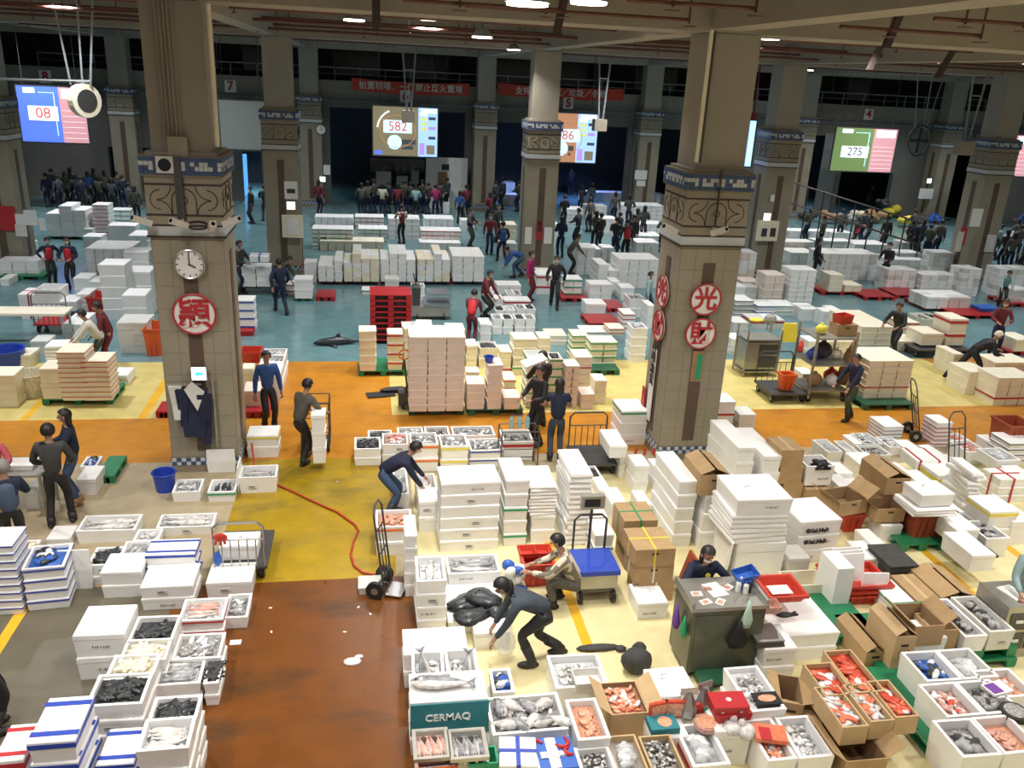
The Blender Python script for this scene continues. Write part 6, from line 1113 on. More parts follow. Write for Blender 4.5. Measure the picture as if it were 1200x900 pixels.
# other pillars
y1 = 30.58
t = thing('wall_cabinet', 'white metal cabinet on the pillar behind clock pillar', 'cabinet', atY(343, 265, y1-.1)); ob('body', MB().box(-.35, -.12, -.38, .35, .08, .38).mesh('b', ['foam_cream']), t); ob('door', MB().box(-.16, -.135, -.28, .22, -.12, .28).mesh('d', ['foam_white']), t)
onY('white notice with dark printing above cabinet', 'notice', 'sign', MB().box(-.22, -.02, -.3, .22, 0, .3).box(-.14, -.024, -.1, .14, -.02, .05, 1), ['paper', 'charcoal'], 341, 223, y1)
t = thing('red_couplet', 'red vertical paper couplet on the central pillar', 'poster', atY(632, 270, y1)); ob('paper', MB().box(-.11, -.012, -.33, .11, 0, .33).mesh('p', ['red']), t); ob('lettering', text_mesh('春\n滿', .2, 'black', bold=.01), t, (0, -.016, .12), rot=(math.pi/2, 0, 0))
for k, (px, py, w_, h_, c_) in enumerate([(619, 276, .25, .62, 'paper'), (642, 276, .3, .6, 'paper'), (9, 256, .5, .8, 'red'), (36, 255, .4, .5, 'paper'), (24, 257, .3, .35, 'paper'), (25, 270, .35, .4, 'foam_grey'), (50, 263, .2, .4, 'paper'), (1144, 255, .45, .7, 'paper'), (1128, 277, .28, .7, 'red'), (1124, 283, .25, .8, 'foam_grey'), (905, 232, .16, .25, 'paper'), (1160, 285, .4, .7, 'foam_grey')]):
    lbs = ['white sheet left of the red couplet', 'white sheet right of the red couplet', 'red poster on the far left pillar', 'larger white sheet on the far left pillar', 'small white sheet on the far left pillar', 'grey torn sheet low on far left pillar', 'white sheet at right edge of far left pillar', 'white notice on the far right pillar', 'red couplet on the far right pillar', 'grey poster on far right pillar side', 'small paper on the notice box pillar', 'torn grey paper low on far right pillar']
    onY(lbs[k], 'poster', 'poster', MB().box(-w_/2, -.015-.002*k, -h_/2, w_/2, 0, h_/2), [c_], px, py, y1)
t = thing('notice_box', 'beige notice shelf box on the pillar right of sign pillar', 'box', atY(898, 270, y1)); ob('body', MB().box(-.4, -.15, -.38, .42, 0, .38).mesh('b', ['foam_cream']), t); ob('leaflets', MB().box(-.25, -.18, -.2, -.05, -.15, .1).box(.1, -.18, -.2, .3, -.15, .12).mesh('l', ['charcoal']), t)
onY('round white clock on the back wall pillar', 'small_clock', 'clock', MB().disc((0, 0, 0), .25, 20, .04).tube([(.25*math.cos(k*.4), 0, .25*math.sin(k*.4)) for k in range(17)], .02, 5, 1).box(-.01, -.01, 0, .01, 0, .18, 1).box(0, -.01, -.01, .12, 0, .01, 1), ['paper', 'black'], 376, 152, 46.61)
for k, (px, py, w_, h_) in enumerate([(751, 205, .7, .5), (751, 215, .5, .3), (1085, 227, .9, .6), (383, 199, .35, .5)]): onY(['white notice on papers pillar', 'lower white notice on papers pillar', 'white notice on pillar left of couplets', 'white notice below the small clock'][k], 'notice', 'sign', MB().box(-w_/2, -.02-.01*(k == 1), -h_/2, w_/2, 0, h_/2), ['paper'], px, py, 46.61)
# ================================================================ auction screens
for n, c_, e_ in (('s_olive', (.20, .17, .10), .55), ('s_brown', (.42, .20, .11), .6), ('s_cyan', (.45, .78, .95), 1.0), ('s_white', (.80, .88, 1), 1.05), ('s_blue', (.07, .14, .75), .95), ('s_pink', (.55, .27, .30), .6), ('s_lblue', (.28, .45, .85), .95), ('s_violet', (.35, .22, .75), .8), ('s_green', (.14, .22, .08), .55), ('s_red', (.6, .08, .06), .5), ('s_dark', (.06, .08, .09), .3), ('s_yellow', (.55, .6, .2), .7), ('s_blank', (.30, .33, .31), 0)): mat(n, c_, .4, emit=e_*1.35)
def screen(lb, xl, yt, xr, yb, Yv, bg, num=None, numpos=(.38, .64), side='s_lblue', numcol='s_red', style='dial', split=.7):
    a = atY(xl, yt, Yv); b = atY(xr, yb, Yv); w_, h_ = b.x-a.x, a.z-b.z; t = thing('projection_screen', lb, 'screen', Vector((a.x+w_/2, Yv, b.z)))
    def R(x0, z0, x1, z1, m_, d=.01, nm='graphic'): return ob(nm, MB().box((x0-.5)*w_, -d, z0*h_, (x1-.5)*w_, -d+.008, z1*h_).mesh(nm, [m_]), t)
    ob('frame', MB().box(-w_/2-.06, 0, -.06, w_/2+.06, .08, h_+.06).mesh('f', ['dark_steel']), t); R(0, 0, 1, 1, bg, .01, 'panel')
    for sx in (-.4, .4): ob('hanger', MB().tube([(sx*w_, .04, h_), (sx*w_, .04, 8.69-b.z)], .02, 5).mesh('hg', ['dark_steel']), t)
    if style == 'blank': return t
    R(split, 0, 1, 1, side, .018, 'side_panel')
    if style == 'dial':
        r = .33*h_; cx, cz = (numpos[0]-.5)*w_, .5*h_
        ob('dial_ring', MB().tube([(cx+r*1.15*math.cos(k*.262), -.03, cz+r*math.sin(k*.262)) for k in range(25)], .02, 5).mesh('dr', ['s_brown']), t); ob('dial_arc', MB().tube([(cx+r*1.3*math.cos(2+k*.13), -.03, cz+.08+r*1.25*math.sin(2+k*.13)) for k in range(9)], .035, 5).mesh('da', ['s_white']), t)
        ob('dot', MB().disc((cx-.12*w_*.4, -.035, .28*h_), .15*h_, 20, .01).mesh('dt', ['s_cyan']), t); R(numpos[0]+.06, .24, split-.04, .34, 's_dark', .03); R(numpos[0]+.06, .14, split-.08, .21, 's_dark', .03)
        for k in range(4): R(split+.03, .84-k*.1, split+.14, .9-k*.1, 's_yellow' if k else 's_white', .026)
        for k in range(3): R(split+.16, .76-k*.2, .97, .82-k*.2, 's_dark' if k != 1 else 's_violet', .026)
        R(split+.13, .05, .96, .24, 's_olive', .026); R(split+.02, .04, split+.1, .28, 's_violet', .026); R(.02, .02, .14, .1, 's_blue', .026); R(split+.05, .9, .98, .98, 's_white', .026)
    else:
        R(split-.08, .12, split-.07, .9, 's_cyan', .026); R(split-.3, .89, split-.07, .9, 's_cyan', .026); R(.1, .88, split-.35, .97, 's_white', .026); R(split+.04, .8, .97, .97, 's_cyan', .026)
        for k in range(6): R(split+.02, .08+k*.1, .98, .084+k*.1, 's_white', .024)
    if num:
        R(numpos[0]-.22, numpos[1]-.13, numpos[0]+.22, numpos[1]+.13, 's_white' if style != 'dial' else 's_cyan', .032, 'number_plate'); ob('number', text_mesh(num, .27*h_, numcol, bold=.004), t, ((numpos[0]-.5)*w_, -.042, numpos[1]*h_), rot=(math.pi/2, 0, 0))
    return t
YS = 45.9
screen('large auction screen showing 582 with olive dial', 437, 124, 512, 184, YS, 's_olive', '582', (.38, .60)); screen('large auction screen with brown dial ending in 86', 622, 131, 697, 191, YS, 's_brown', '586', (.52, .55)); screen('large blue auction screen showing 08 at left', 18, 100, 105, 168, 43.5, 's_blue', '08', (.36, .52), 's_pink', 's_red', 'bars', .62)
screen('green and pink auction screen showing 275', 981, 149, 1043, 202, YS, 's_green', '275', (.35, .45), 's_pink', 's_dark', 'bars', .62); screen('auction screen cut by the right frame edge', 1176, 158, 1240, 208, 44, 's_lblue', None, side='s_pink', style='bars', split=.2); screen('blank rolled down grey projection screen', 256, 117, 313, 176, YS, 's_blank', style='blank'); screen('narrow slice of screen beside the right pillar', 845, 140, 879, 195, 33, 's_lblue', None, side='s_cyan', style='bars', split=.85)
onY('red hanging banner slice right of front pillar', 'banner', 'banner', MB().box(-.12, 0, -1.9, .12, .03, 0).tube([(0, .01, 0), (0, .01, 2.6)], .02, 5), ['red'], 884, 132, 33.5)
for px, py, n in ((53, 90, '8'), (270, 101, '7'), (475, 113, '6'), (666, 121, '5'), (1018, 134, '4')):
    t = thing('bay_number_sign', 'white bay sign with red number %s, %s' % (n, {'8': 'above the blue screen at left', '7': 'above the blank grey screen', '6': 'above the 582 screen', '5': 'above the brown dial screen', '4': 'above the 275 screen'}[n]), 'sign', atY(px, py, 47.82)); ob('board', MB().box(-.28, -.02, -.3, .28, .03, .3).mesh('b', ['paper']), t); ob('number', text_mesh(n, .6, 'red', bold=.03), t, (0, -.03, 0), rot=(math.pi/2, 0, 0))
for (x0, y0, x1, y1_, s, lb) in ((412, 96, 550, 107, '拍賣現場．一律禁止煙火賣場', 'long red banner with white characters above the 582 screen'), (583, 103, 730, 112, '支排木　　競／垃圾／食物', 'red banner with white characters behind the central pillar')):
    a = atY(x0, y0, 47.84); b = atY(x1, y1_, 47.84); t = thing('red_banner', lb, 'banner', Vector(((a.x+b.x)/2, 47.84, (a.z+b.z)/2))); L_ = b.x-a.x; ag = 0
    ob('cloth', MB().add([(-L_/2+L_*k/8, 0.02*(k % 2), -.3-.1*math.sin(k*.39)) for k in range(9)]+[(-L_/2+L_*k/8, .02*(k % 2), .3-.1*math.sin(k*.39)) for k in range(9)], [(k, k+1, k+10, k+9) for k in range(8)]).mesh('c', ['red_bin']), t); ob('lettering', text_mesh(s, .42, 'paper', bold=.01), t, (0, -.03, -.06), rot=(math.pi/2, 0, 0))
# projector rigs, fan
def rig(lb, px, yt, yb, Yv, s=.35):
    a = atY(px, yb, Yv); b = atY(px, yt, Yv); t = thing('projector_rig', lb, 'projector', a); L_ = 8.69-a.z
    ob('poles', MB().tube([(-.08, 0, .3), (-s, 0, L_)], .045, 5).tube([(.1, 0, .3), (s, 0, L_)], .045, 5).tube([(-s*.6, 0, L_*.55), (s*.6, 0, L_*.55)], .03, 5).mesh('p', ['rail']), t); ob('projector', MB().box(-.3, -.25, -.2, .25, .25, .3).mesh('pj', ['cap_beige']), t); ob('lens', MB().disc((.05, .25, .05), .08, 12, .04).mesh('l', ['dark_glass']), t)
rig('projector hanging on V shaped poles before screen 582', 479, 60, 138, 40); rig('projector hanging on poles before the brown screen', 703, 70, 148, 38, .3); rig('projector frame hanging left of the 275 screen', 1130, 80, 175, 30)
t = thing('wall_fan', 'big round cream fan hanging in front of blue screen', 'fan', atY(99, 118, 26)); ob('shroud', MB().tube([(0, -.12, 0), (0, .12, 0)], .44, 20).mesh('s', ['foam_cream']), t, rot=(0, 0, .9)); ob('grille', MB().disc((0, -.13, 0), .3, 16, .02).mesh('g', ['dark_steel']), t, rot=(0, 0, .9)); ob('hanger', MB().tube([(-.3, 0, .4), (-.5, 0, 2.6)], .03, 5).tube([(0, 0, .4), (.1, 0, 2.6)], .03, 5).tube([(.2, 0, .4), (.5, 0, 2.6)], .03, 5).tube([(-4, 0, .42), (.2, 0, .5)], .04, 5).mesh('h', ['rail']), t)
t = thing('wall_fan', 'dark round fan hanging right of the 275 screen', 'fan', atY(1077, 165, 34)); ob('shroud', MB().tube([(.5*math.cos(k*.35), 0, .62*math.sin(k*.35)) for k in range(19)], .05, 6).mesh('s', ['dark_steel']), t); ob('blades', MB().box(-.42, 0, -.06, .42, .02, .06).box(-.06, .02, -.5, .06, .04, .5).mesh('g', ['charcoal']), t); ob('hanger', MB().tube([(-.3, 0, .5), (-.7, 0, 3)], .025, 5).tube([(.1, 0, .5), (0, 0, 3)], .03, 5).tube([(.2, 0, .4), (.6, 0, 3)], .025, 5).mesh('h', ['rail']), t)
# sprinkler pipes
PPG = 'red brown sprinkler pipes under the roof'
for k, (y, z, x0, x1) in enumerate([(16.6, 8.05, -14, 34), (18.2, 8.25, -14, 34), (20.5, 8.1, -14, 36), (22.6, 8.3, -14, 36), (24.5, 8.05, -14, 36), (26.5, 8.2, -16, 38), (28.2, 7.98, -16, 38), (29.6, 8.15, -16, 38), (34.5, 7.9, -16, 40), (38, 8.0, -16, 40)]):
    b = MB().tube([(x0, 0, z), (x1, 0, z)], .045, 6); x = x0+1.1+.4*k
    while x < x1: b.tube([(x, 0, z), (x, 0, 8.69)], .015, 4); b.disc((x, 0, z-.12), .05, 8, .02, 0, 'z'); b.tube([(x, 0, z), (x, 0, z-.12)], .015, 4); x += 3.1
    tag(ob('sprinkler_pipe', b.mesh('pipe', ['pipe_red']), None, (0, y, 0)), 'red brown sprinkler pipe crossing under the roof, %s from the front' % NTH[k], 'pipe', PPG)
for (x0, y0, x1, y1_, Yv, lb) in ((472, 0, 660, 12, 13.2, 'near sprinkler pipe at the top centre'), (545, 8, 808, 22, 13.6, 'near sprinkler pipe ending left of the right pillar'), (735, 0, 886, 10, 12.0, 'near sprinkler pipe crossing before the right pillar'), (985, 30, 1150, 43, 12.5, 'near sprinkler pipe at upper right'), (1095, 20, 1200, 30, 12.0, 'near sprinkler pipe at the right top corner')):
    a = atY(x0, y0, Yv); b = atY(x1, y1_, Yv); z = (a.z+b.z)/2; q = MB().tube([(a.x, Yv, z), (b.x, Yv, z)], .03, 6)
    for s in (.35, 1.0): x = a.x+(b.x-a.x)*s; q.tube([(x, Yv, z+.5), (x, Yv, z-.05)], .018, 5); q.disc((x, Yv, z-.1), .11, 12, .012, 0, 'z')
    tag(ob('sprinkler_pipe', q.mesh('pipe', ['pipe_red'])), lb, 'pipe')
for k, (px, py, dx) in enumerate([(436, 8, 0), (650, 14, .15), (1040, 33, .25), (1020, 65, .3), (1100, 75, .4)]):
    a = atY(px, py, 14+5*(k > 2)); tag(ob('brace', MB().add([(0, 0, -.3), (.12, 0, -.3), (.12+dx, 0, .6), (dx, 0, .6), (0, .1, -.3), (.12, .1, -.3), (.12+dx, .1, .6), (dx, .1, .6)], [(0,1,2,3),(7,6,5,4),(0,4,5,1),(1,5,6,2),(2,6,7,3),(3,7,4,0)]).mesh('br', ['line']), None, a), 'dark brown pipe hanger brace, %s from left under the roof' % NTH[k], 'brace')
# back wall furnishing
onY('lit white and blue doorway beside the blank screen', 'door_light', 'door', MB().box(-.75, 0, -2.6, .55, .05, .35), ['blue_light'], 277, 188, 50.0)
onY('pale shop partition with poster right of the dark counter', 'partition', 'partition', MB().box(-.95, 0, -2.6, 1.3, .1, .15).box(-.3, -.03, -1.3, .2, 0, -.6, 1).box(-.1, -.03, -.5, .3, 0, -.2, 2), ['foam_grey', 'wood', 'charcoal'], 520, 188, 47.2)
onY('dark glass stall front under the 582 screen', 'stall_front', 'stall', MB().box(-1.5, 0, -2.4, 1.4, .1, 0).box(-1.2, -.04, -1.5, -.4, 0, -.7, 1).box(-.1, -.04, -1.5, .5, 0, -.9, 1).box(.7, -.04, -1.3, 1.1, 0, -.6, 1), ['dark_glass', 'grey_mix'], 467, 186, 47.84)
for k, (px, py) in enumerate([(972, 190), (1146, 190)]): onY('blue lit open doorway %s the 275 screen' % ['left of', 'right of'][k], 'doorway', 'door', MB().box(-.5, 0, -3.4, .5, .06, 1.6), ['rail'], px, py, 47.75)
area(8.5, 51.5, 3.6, 150, (.3, .45, 1)); area(-6.6, 51, 4, 200, (.6, .8, 1)); area(13, 51.5, 3.6, 120, (.25, .4, 1)); area(25.8, 50.8, 4.2, 150, (.45, .65, 1))
t = thing('ramp_railing', 'long brown metal railing sloping before the screen 275', 'railing', (0, 0, 0)); P0 = atY(930, 214, 37); P1 = atY(1082, 262, 33); b = MB(); b.tube([P0, P1], .04, 5); b.tube([P0-Vector((0, 0, .9)), P1-Vector((0, 0, .9))], .04, 5); ob('rails', b.mesh('r', ['line']), t)
for k in range(9): p = P0.lerp(P1, k/8); ob('post', MB().tube([p, Vector((p.x, p.y, 0))], .035, 5).mesh('p', ['line']), t)
for k, (px, py, s, c_, lb) in enumerate([(970, 262, .6, 'wood', 'brown sack pile behind the ramp railing, left'), (990, 262, .5, 'grey_mix', 'grey sack pile behind the ramp railing'), (1008, 260, .6, 'squid', 'cream sack pile behind the ramp railing'), (1025, 262, .7, 'wood', 'brown sack pile behind ramp railing, middle'), (1043, 256, .7, 'yellow', 'yellow tarpaulin bundle behind the ramp railing'), (1033, 244, .45, 'black', 'black sack on the tarpaulin bundles'), (1058, 266, .6, 'yellow', 'yellow tarpaulin bundle before the grey wall'), (1097, 262, .5, 'blue_tray', 'blue tarpaulin sack beside the right pillar'), (945, 258, .5, 'charcoal', 'dark sack at the left ramp end'), (1180, 285, .6, 'grey_mix', 'grey sack pile at the right edge'), (1070, 280, .5, 'wood', 'brown sack behind the dark buyers')]):
    rn = random.Random(k); b = MB()
    for j in range(6): b.ell((rn.uniform(-s, s)*.7, rn.uniform(-.3, .3), s*.4+rn.uniform(0, s*.5)), (s*.5, s*.4, s*.35), 8, 5)
    on(lb, 'sack_pile', 'sack', b, [c_], px, py, 0 if k != 5 else .8, smooth=True)
# ================================================================ people
mat('slate', (.045, .06, .08), .8, .15, 9); mat('jeans', (.045, .085, .17), .8, .2, 9); mat('greyjac', (.10, .09, .075), .8, .15, 9); mat('royal', (.03, .09, .30), .8, .15, 9); mat('whiteshirt', (.70, .66, .60), .8, .05, 9); mat('maroon', (.16, .02, .03), .8, .15, 9); mat('pinktop', (.55, .10, .13), .8); mat('lteal', (.30, .44, .46), .8, .1, 5); mat('stripe_c', (.62, .56, .45), .8); mat('stripe_g', (.19, .16, .12), .8); mat('magenta', (.35, .02, .12), .8); mat('redvest', (.52, .02, .03), .7); mat('bluevest', (.06, .09, .15), .8); mat('olive', (.05, .06, .035), .8)
def P_(lb, px, py, face, pose='stand', **k):
    return person(lb, at(px, py, k.get('z', 0)), face, pose, **k)
P_('man in navy sweater and jeans bending over a fish box', 460, 605, 90, 'bend', shirt='navy', trous='jeans', near=2, mask=False, shoes='boots')
P_('woman in slate top and rubber boots bending to the floor', 622, 775, 268, dict(bend=1.15, ph=.80, py=.15, hands=[(.16, -.58, .32), (-.14, -.55, .30)], feet=[(.12, .0), (-.12, .42)]), shirt='slate', trous='black', shoes='boots', near=2, hairlen=.04)
P_('man in cream striped shirt crouching by the red crate', 664, 708, 262, dict(ph=.42, bend=.5, py=.1, feet=[(.13, -.2), (-.13, -.1)], hands=[(.16, -.55, .6), (-.16, -.5, .55)]), shirt='stripe_c', stripes='stripe_g', trous='greyjac', near=2, mask=False)
t_, _i = person('masked woman in navy shirt seated writing at cabinet', Vector((TP.x-.06, TP.y+.62, 0)), 2, dict(ph=.72, bend=.35, feet=[(.13, -.2), (-.13, -.2)], hands=[(.20, -.45, 1.02), (-.17, -.47, 1.02)]), shirt='navy', trous='black', near=2, hairlen=.06)
tag(ob('stool', MB().box(-.2, -.18, .52, .2, .18, .57).box(-.18, -.15, 0, -.14, -.11, .52, 1).box(.14, -.15, 0, .18, -.11, .52, 1).box(-.18, .11, 0, -.14, .15, .52, 1).box(.14, .11, 0, .18, .15, .52, 1).mesh('stool', ['wood', 'steel']), None, Vector((TP.x-.06, TP.y+.68, 0))), 'wooden stool under the masked clerk', 'stool')
tag(ob('badge', MB().disc((0, -.16, 0), .035, 12, .01).mesh('b', ['yellow']), t_, (.02, -.1, 1.05)), None, None)
P_('masked woman in light teal coat at the right edge', 1186, 745, 330, dict(bend=.25, hands=[(.2, -.40, .95), (-.16, -.42, .93)]), shirt='lteal', trous='lteal', near=2, hairlen=.06, H=1.6)
P_('man in grey sweater pushing a caged trolley', 356, 542, 140, dict(bend=.42, ph=.90, py=.08, hands=[(.22, -.42, .9), (-.22, -.40, .95)], feet=[(.1, -.1), (-.1, .12)]), shirt='greyjac', trous='black', near=2, mask=False)
P_('man in blue shirt standing beside the box row', 316, 503, 20, 'stand', shirt='royal', trous='black', near=2, mask=False)
t = thing('cage_trolley', 'black barred trolley holding white boxes', 'cart', at(369, 530)+Vector((.02, .25, 0))); b = MB()
for i in (-.26, .26):
    for j in (-.25, .25): b.tube([(i, j, .12), (i, j, 1.02)], .014, 5)
for z in (.2, .5, .8, 1.02): b.tube([(-.26, -.25, z), (.26, -.25, z), (.26, .25, z), (-.26, .25, z), (-.26, -.25, z)], .011, 5)
ob('cage', b.mesh('c', ['dark_steel']), t); ob('base', MB().box(-.27, -.26, .12, .27, .26, .15).mesh('b', ['dark_steel']), t)
for i in (-1, 1): ob('wheel', wheel_mesh(.1), t, (i*.24, -.2, .1)); ob('wheel', wheel_mesh(.1), t, (i*.24, .2, .1))
S('boxes inside the barred trolley', 364, 487, 381, L=3, z0=.16, h=.95, d=.4)
P_('man in charcoal jacket seen from behind by worktable', 72, 617, 190, dict(hands=[(.2, -.3, .95), (-.2, -.28, .95)], feet=[(.13, 0), (-.15, -.12)]), shirt='charcoal', trous='black', near=2, mask=False, H=1.75)
P_('masked woman with ponytail in black coat and jeans', 93, 590, 285, 'hold', shirt='navy', trous='jeans', shoes='wood', near=2, hairlen=.02)
P_('grey haired man in blue grey vest by worktable', 22, 660, 200, 'hold', shirt='navy', trous='black', near=2, vest='bluevest', hair='hair_grey', mask=False, H=1.65)
P_('masked person in pink top and dark cap', 3, 604, 20, 'hold', shirt='pinktop', trous='navy', near=2, cap='black', H=1.5)
P_('person in black boots cut by the left edge', -8, 858, 120, 'stand', shirt='navy', trous='black', shoes='boots', near=1)
P_('man in white shirt leaning over the left worktable', 117, 438, 285, 'lean', shirt='whiteshirt', trous='olive', near=1, mask=False); P_('woman in maroon apron beside the white shirted man', 133, 433, 280, dict(bend=.3, hands=[(.2, -.35, .9), (-.2, -.3, .9)]), shirt='maroon', trous='maroon', near=1)
P_('masked woman in red vest reading her phone', 86, 340, 0, 'hold', shirt='navy', trous='black', vest='redvest', near=1, hairlen=.05); P_('shorter masked woman in red vest standing left', 62, 334, 30, 'hips', shirt='navy', trous='black', vest='redvest', near=1, H=1.55)
P_('man in dark suit walking before the black cart', 330, 367, 200, 'walk', shirt='navy', trous='navy', mask=False); P_('person in dark padded jacket bent over the red crate', 328, 348, 70, 'bend', shirt='olive', trous='black', mask=False); P_('man in grey shirt standing behind the clock pillar', 283, 345, 60, 'hold', shirt='charcoal', trous='navy', mask=False, H=1.75)
P_('worker in red and dark vest sitting on white boxes', 566, 372, 60, dict(ph=.75, bend=.3, hands=[(.2, -.4, .7), (-.2, -.4, .7)]), shirt='maroon', trous='black'); P_('worker in red and black seen from behind', 552, 402, 160, 'lean', shirt='maroon', trous='maroon', vest='redvest', H=1.6)
P_('worker in magenta top beside strapped white box', 619, 353, 60, 'stand', shirt='magenta', trous='maroon'); P_('worker in black beside the red pallet', 649, 360, 350, 'walk', shirt='black', trous='black', H=1.75); P_('person in blue jacket bent over low boxes', 605, 325, 270, 'bend2', shirt='royal', trous='jeans')
P_('man in grey coat leaning by ragged stack', 668, 322, 80, 'lean', shirt='greyjac', trous='black'); P_('man in red vest turned away among buyers', 732, 306, 180, 'stand', shirt='black', trous='black', vest='redvest', H=1.75)
P_('worker in dark vest carrying beside the aisle', 550, 290, 60, 'hold', shirt='greyjac', trous='olive', vest='navy'); P_('man in red jacket walking on the teal aisle', 573, 298, 0, 'stand', shirt='maroon', trous='navy'); P_('man with blue backpack seen from behind', 588, 308, 190, 'walk', shirt='black', trous='navy', vest='royal'); P_('person in long dark coat beside red jacket', 582, 284, 30, 'stand', shirt='charcoal', trous='black', hairlen=.05)
P_('man in striped shirt carrying among white rows', 471, 286, 200, 'hold', shirt='maroon', stripes='stripe_c', trous='black', mask=False); P_('man in black standing by the blue doorway', 296, 262, 300, 'stand', shirt='black', trous='black'); P_('person in black top facing the lit doorway wall', 311, 259, 180, 'hold', shirt='black', trous='charcoal')
P_('woman carrying goods beside the banded stacks', 629, 521, 300, 'hold', shirt='black', trous='black', near=1, mask=False); P_('woman in sleeveless dark vest seen from behind', 650, 540, 175, 'hold', shirt='navy', trous='slate', near=1, sleeves=False, hairlen=.1, vest='navy'); P_('person in black behind the two carrying women', 632, 500, 200, 'hold', shirt='black', trous='black', mask=False)
P_('man in black jacket pushing the cream block', 1046, 418, 300, 'push', shirt='black', trous='black', near=1, mask=False); P_('woman in dark top reaching into the shelf cart', 993, 492, 285, dict(hands=[(.2, -.42, .85), (-.2, -.40, .9)], feet=[(.1, -.12), (-.1, .2)], bend=.12), shirt='navy', trous='olive', shoes='boots', near=1, mask=False, H=1.6)
P_('man in black suit leaning far forward pulling a load', 1128, 447, 80, dict(bend=1.0, ph=.86, py=-.1, feet=[(.1, .45), (-.1, -.1)], hands=[(.16, -.75, .85), (-.16, -.70, .8)]), shirt='black', trous='black', near=1, hair='foam_cream', mask=False, H=1.75); P_('woman in maroon hooded jacket by the trolley', 1163, 416, 330, 'hold', shirt='maroon', trous='navy', near=1, hairlen=.05)
P_('man in dark suit standing before the white blocks', 1034, 336, 300, 'hold', shirt='black', trous='black', H=1.75); P_('boy in black shirt walking by the pale wall', 953, 327, 60, 'walk', shirt='black', trous='black', mask=False); P_('woman in mint jacket by the right red pallet', 1172, 360, 330, 'lean', shirt='lteal', trous='black', H=1.5); P_('person in green coat beside the right pillar side', 757, 372, 60, 'stand', shirt='lteal', trous='navy', H=1.5)
DK = ['black', 'navy', 'charcoal', 'slate', 'olive', 'greyjac']
def crowd(where, grp, pts, seed):
    rn = random.Random(seed)
    for k, (px, py, c_) in enumerate(pts):
        cl = {'r': 'maroon', 'b': 'royal', 'g': 'greyjac', 'w': 'stripe_c', 'p': 'magenta', 't': 'lteal', 'v': 'black', 'd': rn.choice(DK)}[c_]; wd = {'r': 'red jacketed', 'b': 'blue jacketed', 'g': 'grey jacketed', 'w': 'pale jacketed', 'p': 'pink jacketed', 't': 'teal jacketed', 'v': 'red vested', 'd': 'dark jacketed'}[c_]
        nn = (NTH+['eleventh', 'twelfth', 'thirteenth', 'fourteenth', 'fifteenth', 'sixteenth', 'seventeenth', 'eighteenth', 'nineteenth', 'twentieth'])[k]
        P_('%s buyer, %s from left %s' % (wd, nn, where), px, py, rn.choice([150, 180, 200, 170, 220]), rn.choice(['stand', 'hold', 'fold']), shirt=cl, trous=rn.choice(['black', 'navy']), mask=False, H=rn.uniform(1.6, 1.76), vest='redvest' if c_ == 'v' else None, grp=grp, hairlen=rn.choice([0, 0, .04]))
crowd('in the crowd under the blue screen', 'buyers under the blue screen', [(58, 243, 'd'), (64, 238, 'd'), (72, 246, 'd'), (79, 240, 'd'), (86, 238, 'd'), (92, 247, 'd'), (99, 250, 'd'), (106, 240, 'b'), (113, 238, 'd'), (119, 246, 'd'), (126, 240, 'g'), (134, 250, 'd'), (140, 242, 'd'), (147, 246, 'd'), (154, 258, 'd'), (161, 262, 'd')], 1)
crowd('in the crowd under screen 582', 'buyers under the 582 screen', [(374, 252, 'r'), (424, 254, 'd'), (431, 252, 'd'), (439, 250, 'd'), (448, 254, 'w'), (456, 250, 'd'), (466, 256, 'r'), (474, 250, 'd'), (481, 250, 'd'), (487, 256, 't'), (495, 250, 'd'), (502, 252, 'd'), (510, 256, 'p'), (516, 250, 'd'), (524, 246, 'd'), (538, 262, 'b'), (546, 256, 'r')], 2)
crowd('behind the central pillar rows', 'buyers behind the central pillar', [(573, 265, 'r'), (580, 250, 'd'), (588, 246, 'd'), (607, 248, 'd'), (656, 302, 'd'), (660, 268, 'd'), (668, 228, 'd'), (676, 290, 'd'), (680, 252, 'd'), (692, 250, 'd'), (696, 294, 'd'), (702, 296, 'd')], 3)
crowd('in the group around the red vest', 'buyers around the red vested man', [(690, 272, 'g'), (719, 302, 'd'), (724, 292, 'd'), (740, 298, 'd'), (744, 286, 'd'), (752, 284, 'd'), (719, 262, 'g'), (735, 268, 'd'), (775, 296, 'g')], 4)
crowd('in the crowd before the ramp railing', 'buyers before the ramp railing', [(944, 284, 'd'), (960, 296, 'd'), (982, 284, 'd'), (1000, 294, 'v'), (1009, 284, 'd'), (1015, 292, 'd'), (1034, 296, 'd'), (1064, 296, 'd'), (1069, 300, 'd'), (1076, 298, 'd'), (1083, 304, 'd'), (1088, 298, 't'), (1096, 302, 'd'), (1066, 284, 'd')], 5)
crowd('in the crowd at the right edge', 'buyers at the right edge', [(1157, 312, 'd'), (1166, 304, 't'), (1172, 315, 'd'), (1180, 318, 'd'), (1188, 308, 'd'), (1194, 282, 'b'), (1197, 320, 'd'), (1186, 296, 'd')], 6)
P_('dark figure standing on the ramp behind railing', 1018, 248, 200, 'stand', shirt='black', trous='black')

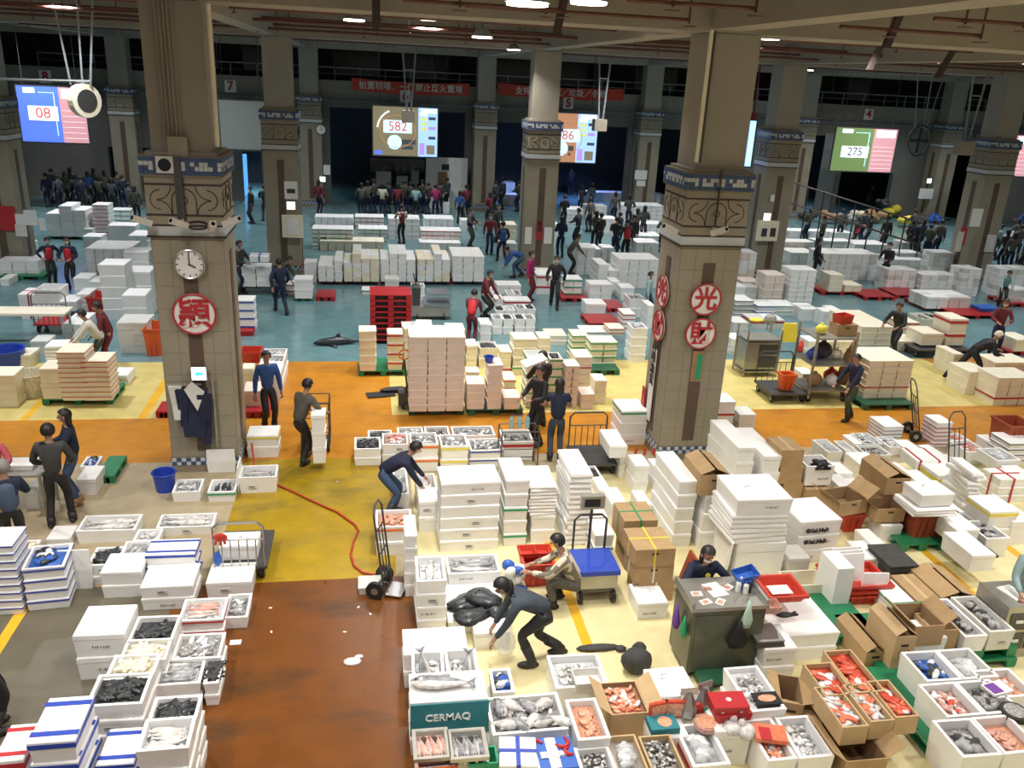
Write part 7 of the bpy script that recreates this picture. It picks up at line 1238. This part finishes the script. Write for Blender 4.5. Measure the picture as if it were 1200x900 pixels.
# ================================================================ more of the far rows
WALLS([('far rows before the doorway bays', 590, 214, 604, 226, dict(n=2, L=3)), ('rows beyond the couplet pillar', 662, 245, 684, 262, dict(n=3, L=4)), ('rows behind dark buyers', 682, 226, 690, 240, dict(n=1, L=4)), ('middle rows behind red vest', 745, 276, 776, 288, dict(n=4, L=3)), ('rows left of red vest', 690, 292, 712, 306, dict(n=3, L=4)), ('far strip of rows at back', 690, 212, 736, 224, dict(n=6, L=3, sty='g')), ('rows right of the papers pillar', 768, 228, 780, 244, dict(n=2, L=3)),
       ('rows behind pale wall', 956, 272, 1000, 284, dict(n=5, L=2)), ('rows before the ramp railing', 1000, 286, 1042, 300, dict(n=5, L=2)), ('rows beside suited man', 1040, 304, 1085, 318, dict(n=4, L=2)), ('rows left of the pale wall', 925, 296, 958, 312, dict(n=3, L=2, sty='g')), ('pile under buyers at right', 1140, 300, 1165, 318, dict(n=2, L=2)),
       ('rows behind the lady in red vest', 100, 268, 118, 282, dict(n=2, L=3)), ('rows left of striped tower', 100, 256, 112, 270, dict(n=1, L=3)), ('low rows behind clock pillar', 152, 276, 172, 296, dict(n=2, L=3)), ('rows at the far left wall', 0, 288, 30, 300, dict(n=3, L=2)), ('boxes by left worktable end', 75, 380, 96, 398, dict(n=2, L=2)),
       ('white block left of strapped tower', 632, 322, 652, 338, dict(n=2, L=2)), ('boxes near far buyers', 640, 262, 655, 276, dict(n=2, L=2))], d=1.2, rows=2)
# ---------------------------------------------------------------- lamps
lm = {'shade': MB().tube([(0, 0, .0), (0, 0, .12), (0, 0, .2)], [.24, .16, .05], 16).mesh('shade', ['rail']), 'diffuser': MB().disc((0, 0, -.03), .22, 20, .03, 0, 'z').mesh('diffuser', ['lamp_glow']), 'stem': MB().tube([(0, 0, .2), (0, 0, .42)], .02, 6).mesh('stem', ['dark_steel'])}
VIS = [(719, 28, 18), (565, 43, 20), (415, 23, 20), (602, 58, 30), (765, 66, 36), (941, 66, 34), (948, 82, 42), (902, 45, 20), (1112, 57, 24), (1050, 86, 44), (618, 3, 9.5), (690, 2, 11)]
def lamp(lb, x, y, z, wv, col, grp=None):
    t = thing('ceiling_lamp', lb, 'lamp', (x, y, z), 0, grp)
    for k, me in lm.items(): ob(k, me, t)
    area(x, y, z-.07, wv, col)
for k, (px, py, Yv) in enumerate(VIS):
    p = atY(px, py, Yv); lamp('round downlight under the roof, %s' % ['above the central pillar at top', 'right of the 582 projector', 'above the 582 screen', 'beside the central pillar', 'above the papers pillar', 'left of screen 275', 'far left above screen 275', 'touching the right front pillar', 'above the ramp railing', 'small far one over screen 275', 'at the top edge middle', 'at the top edge right of middle'][k], p.x, p.y, min(p.z, 8.25), NEAR_W*.6 if Yv < 15 else LAMP_W*.5, (1, .94, .86))
for y in (2.5, 6.5, 10.5, 18.5, 24.5, 36, 42):
    for x in ((-8.5, -4.2, 1.2, 9.6, 13.6) if y < 15 else (-14.5, -7.5, 1.6, 10.6, 19.8, 28.8, 37)):
        near = y < 15
        lamp('round downlight hanging under the roof beams', x, y, 8.3, NEAR_W if near else LAMP_W, (1, .95, .89) if near else (.95, .97, 1.0), 'round downlights under the roof')
build_queue()
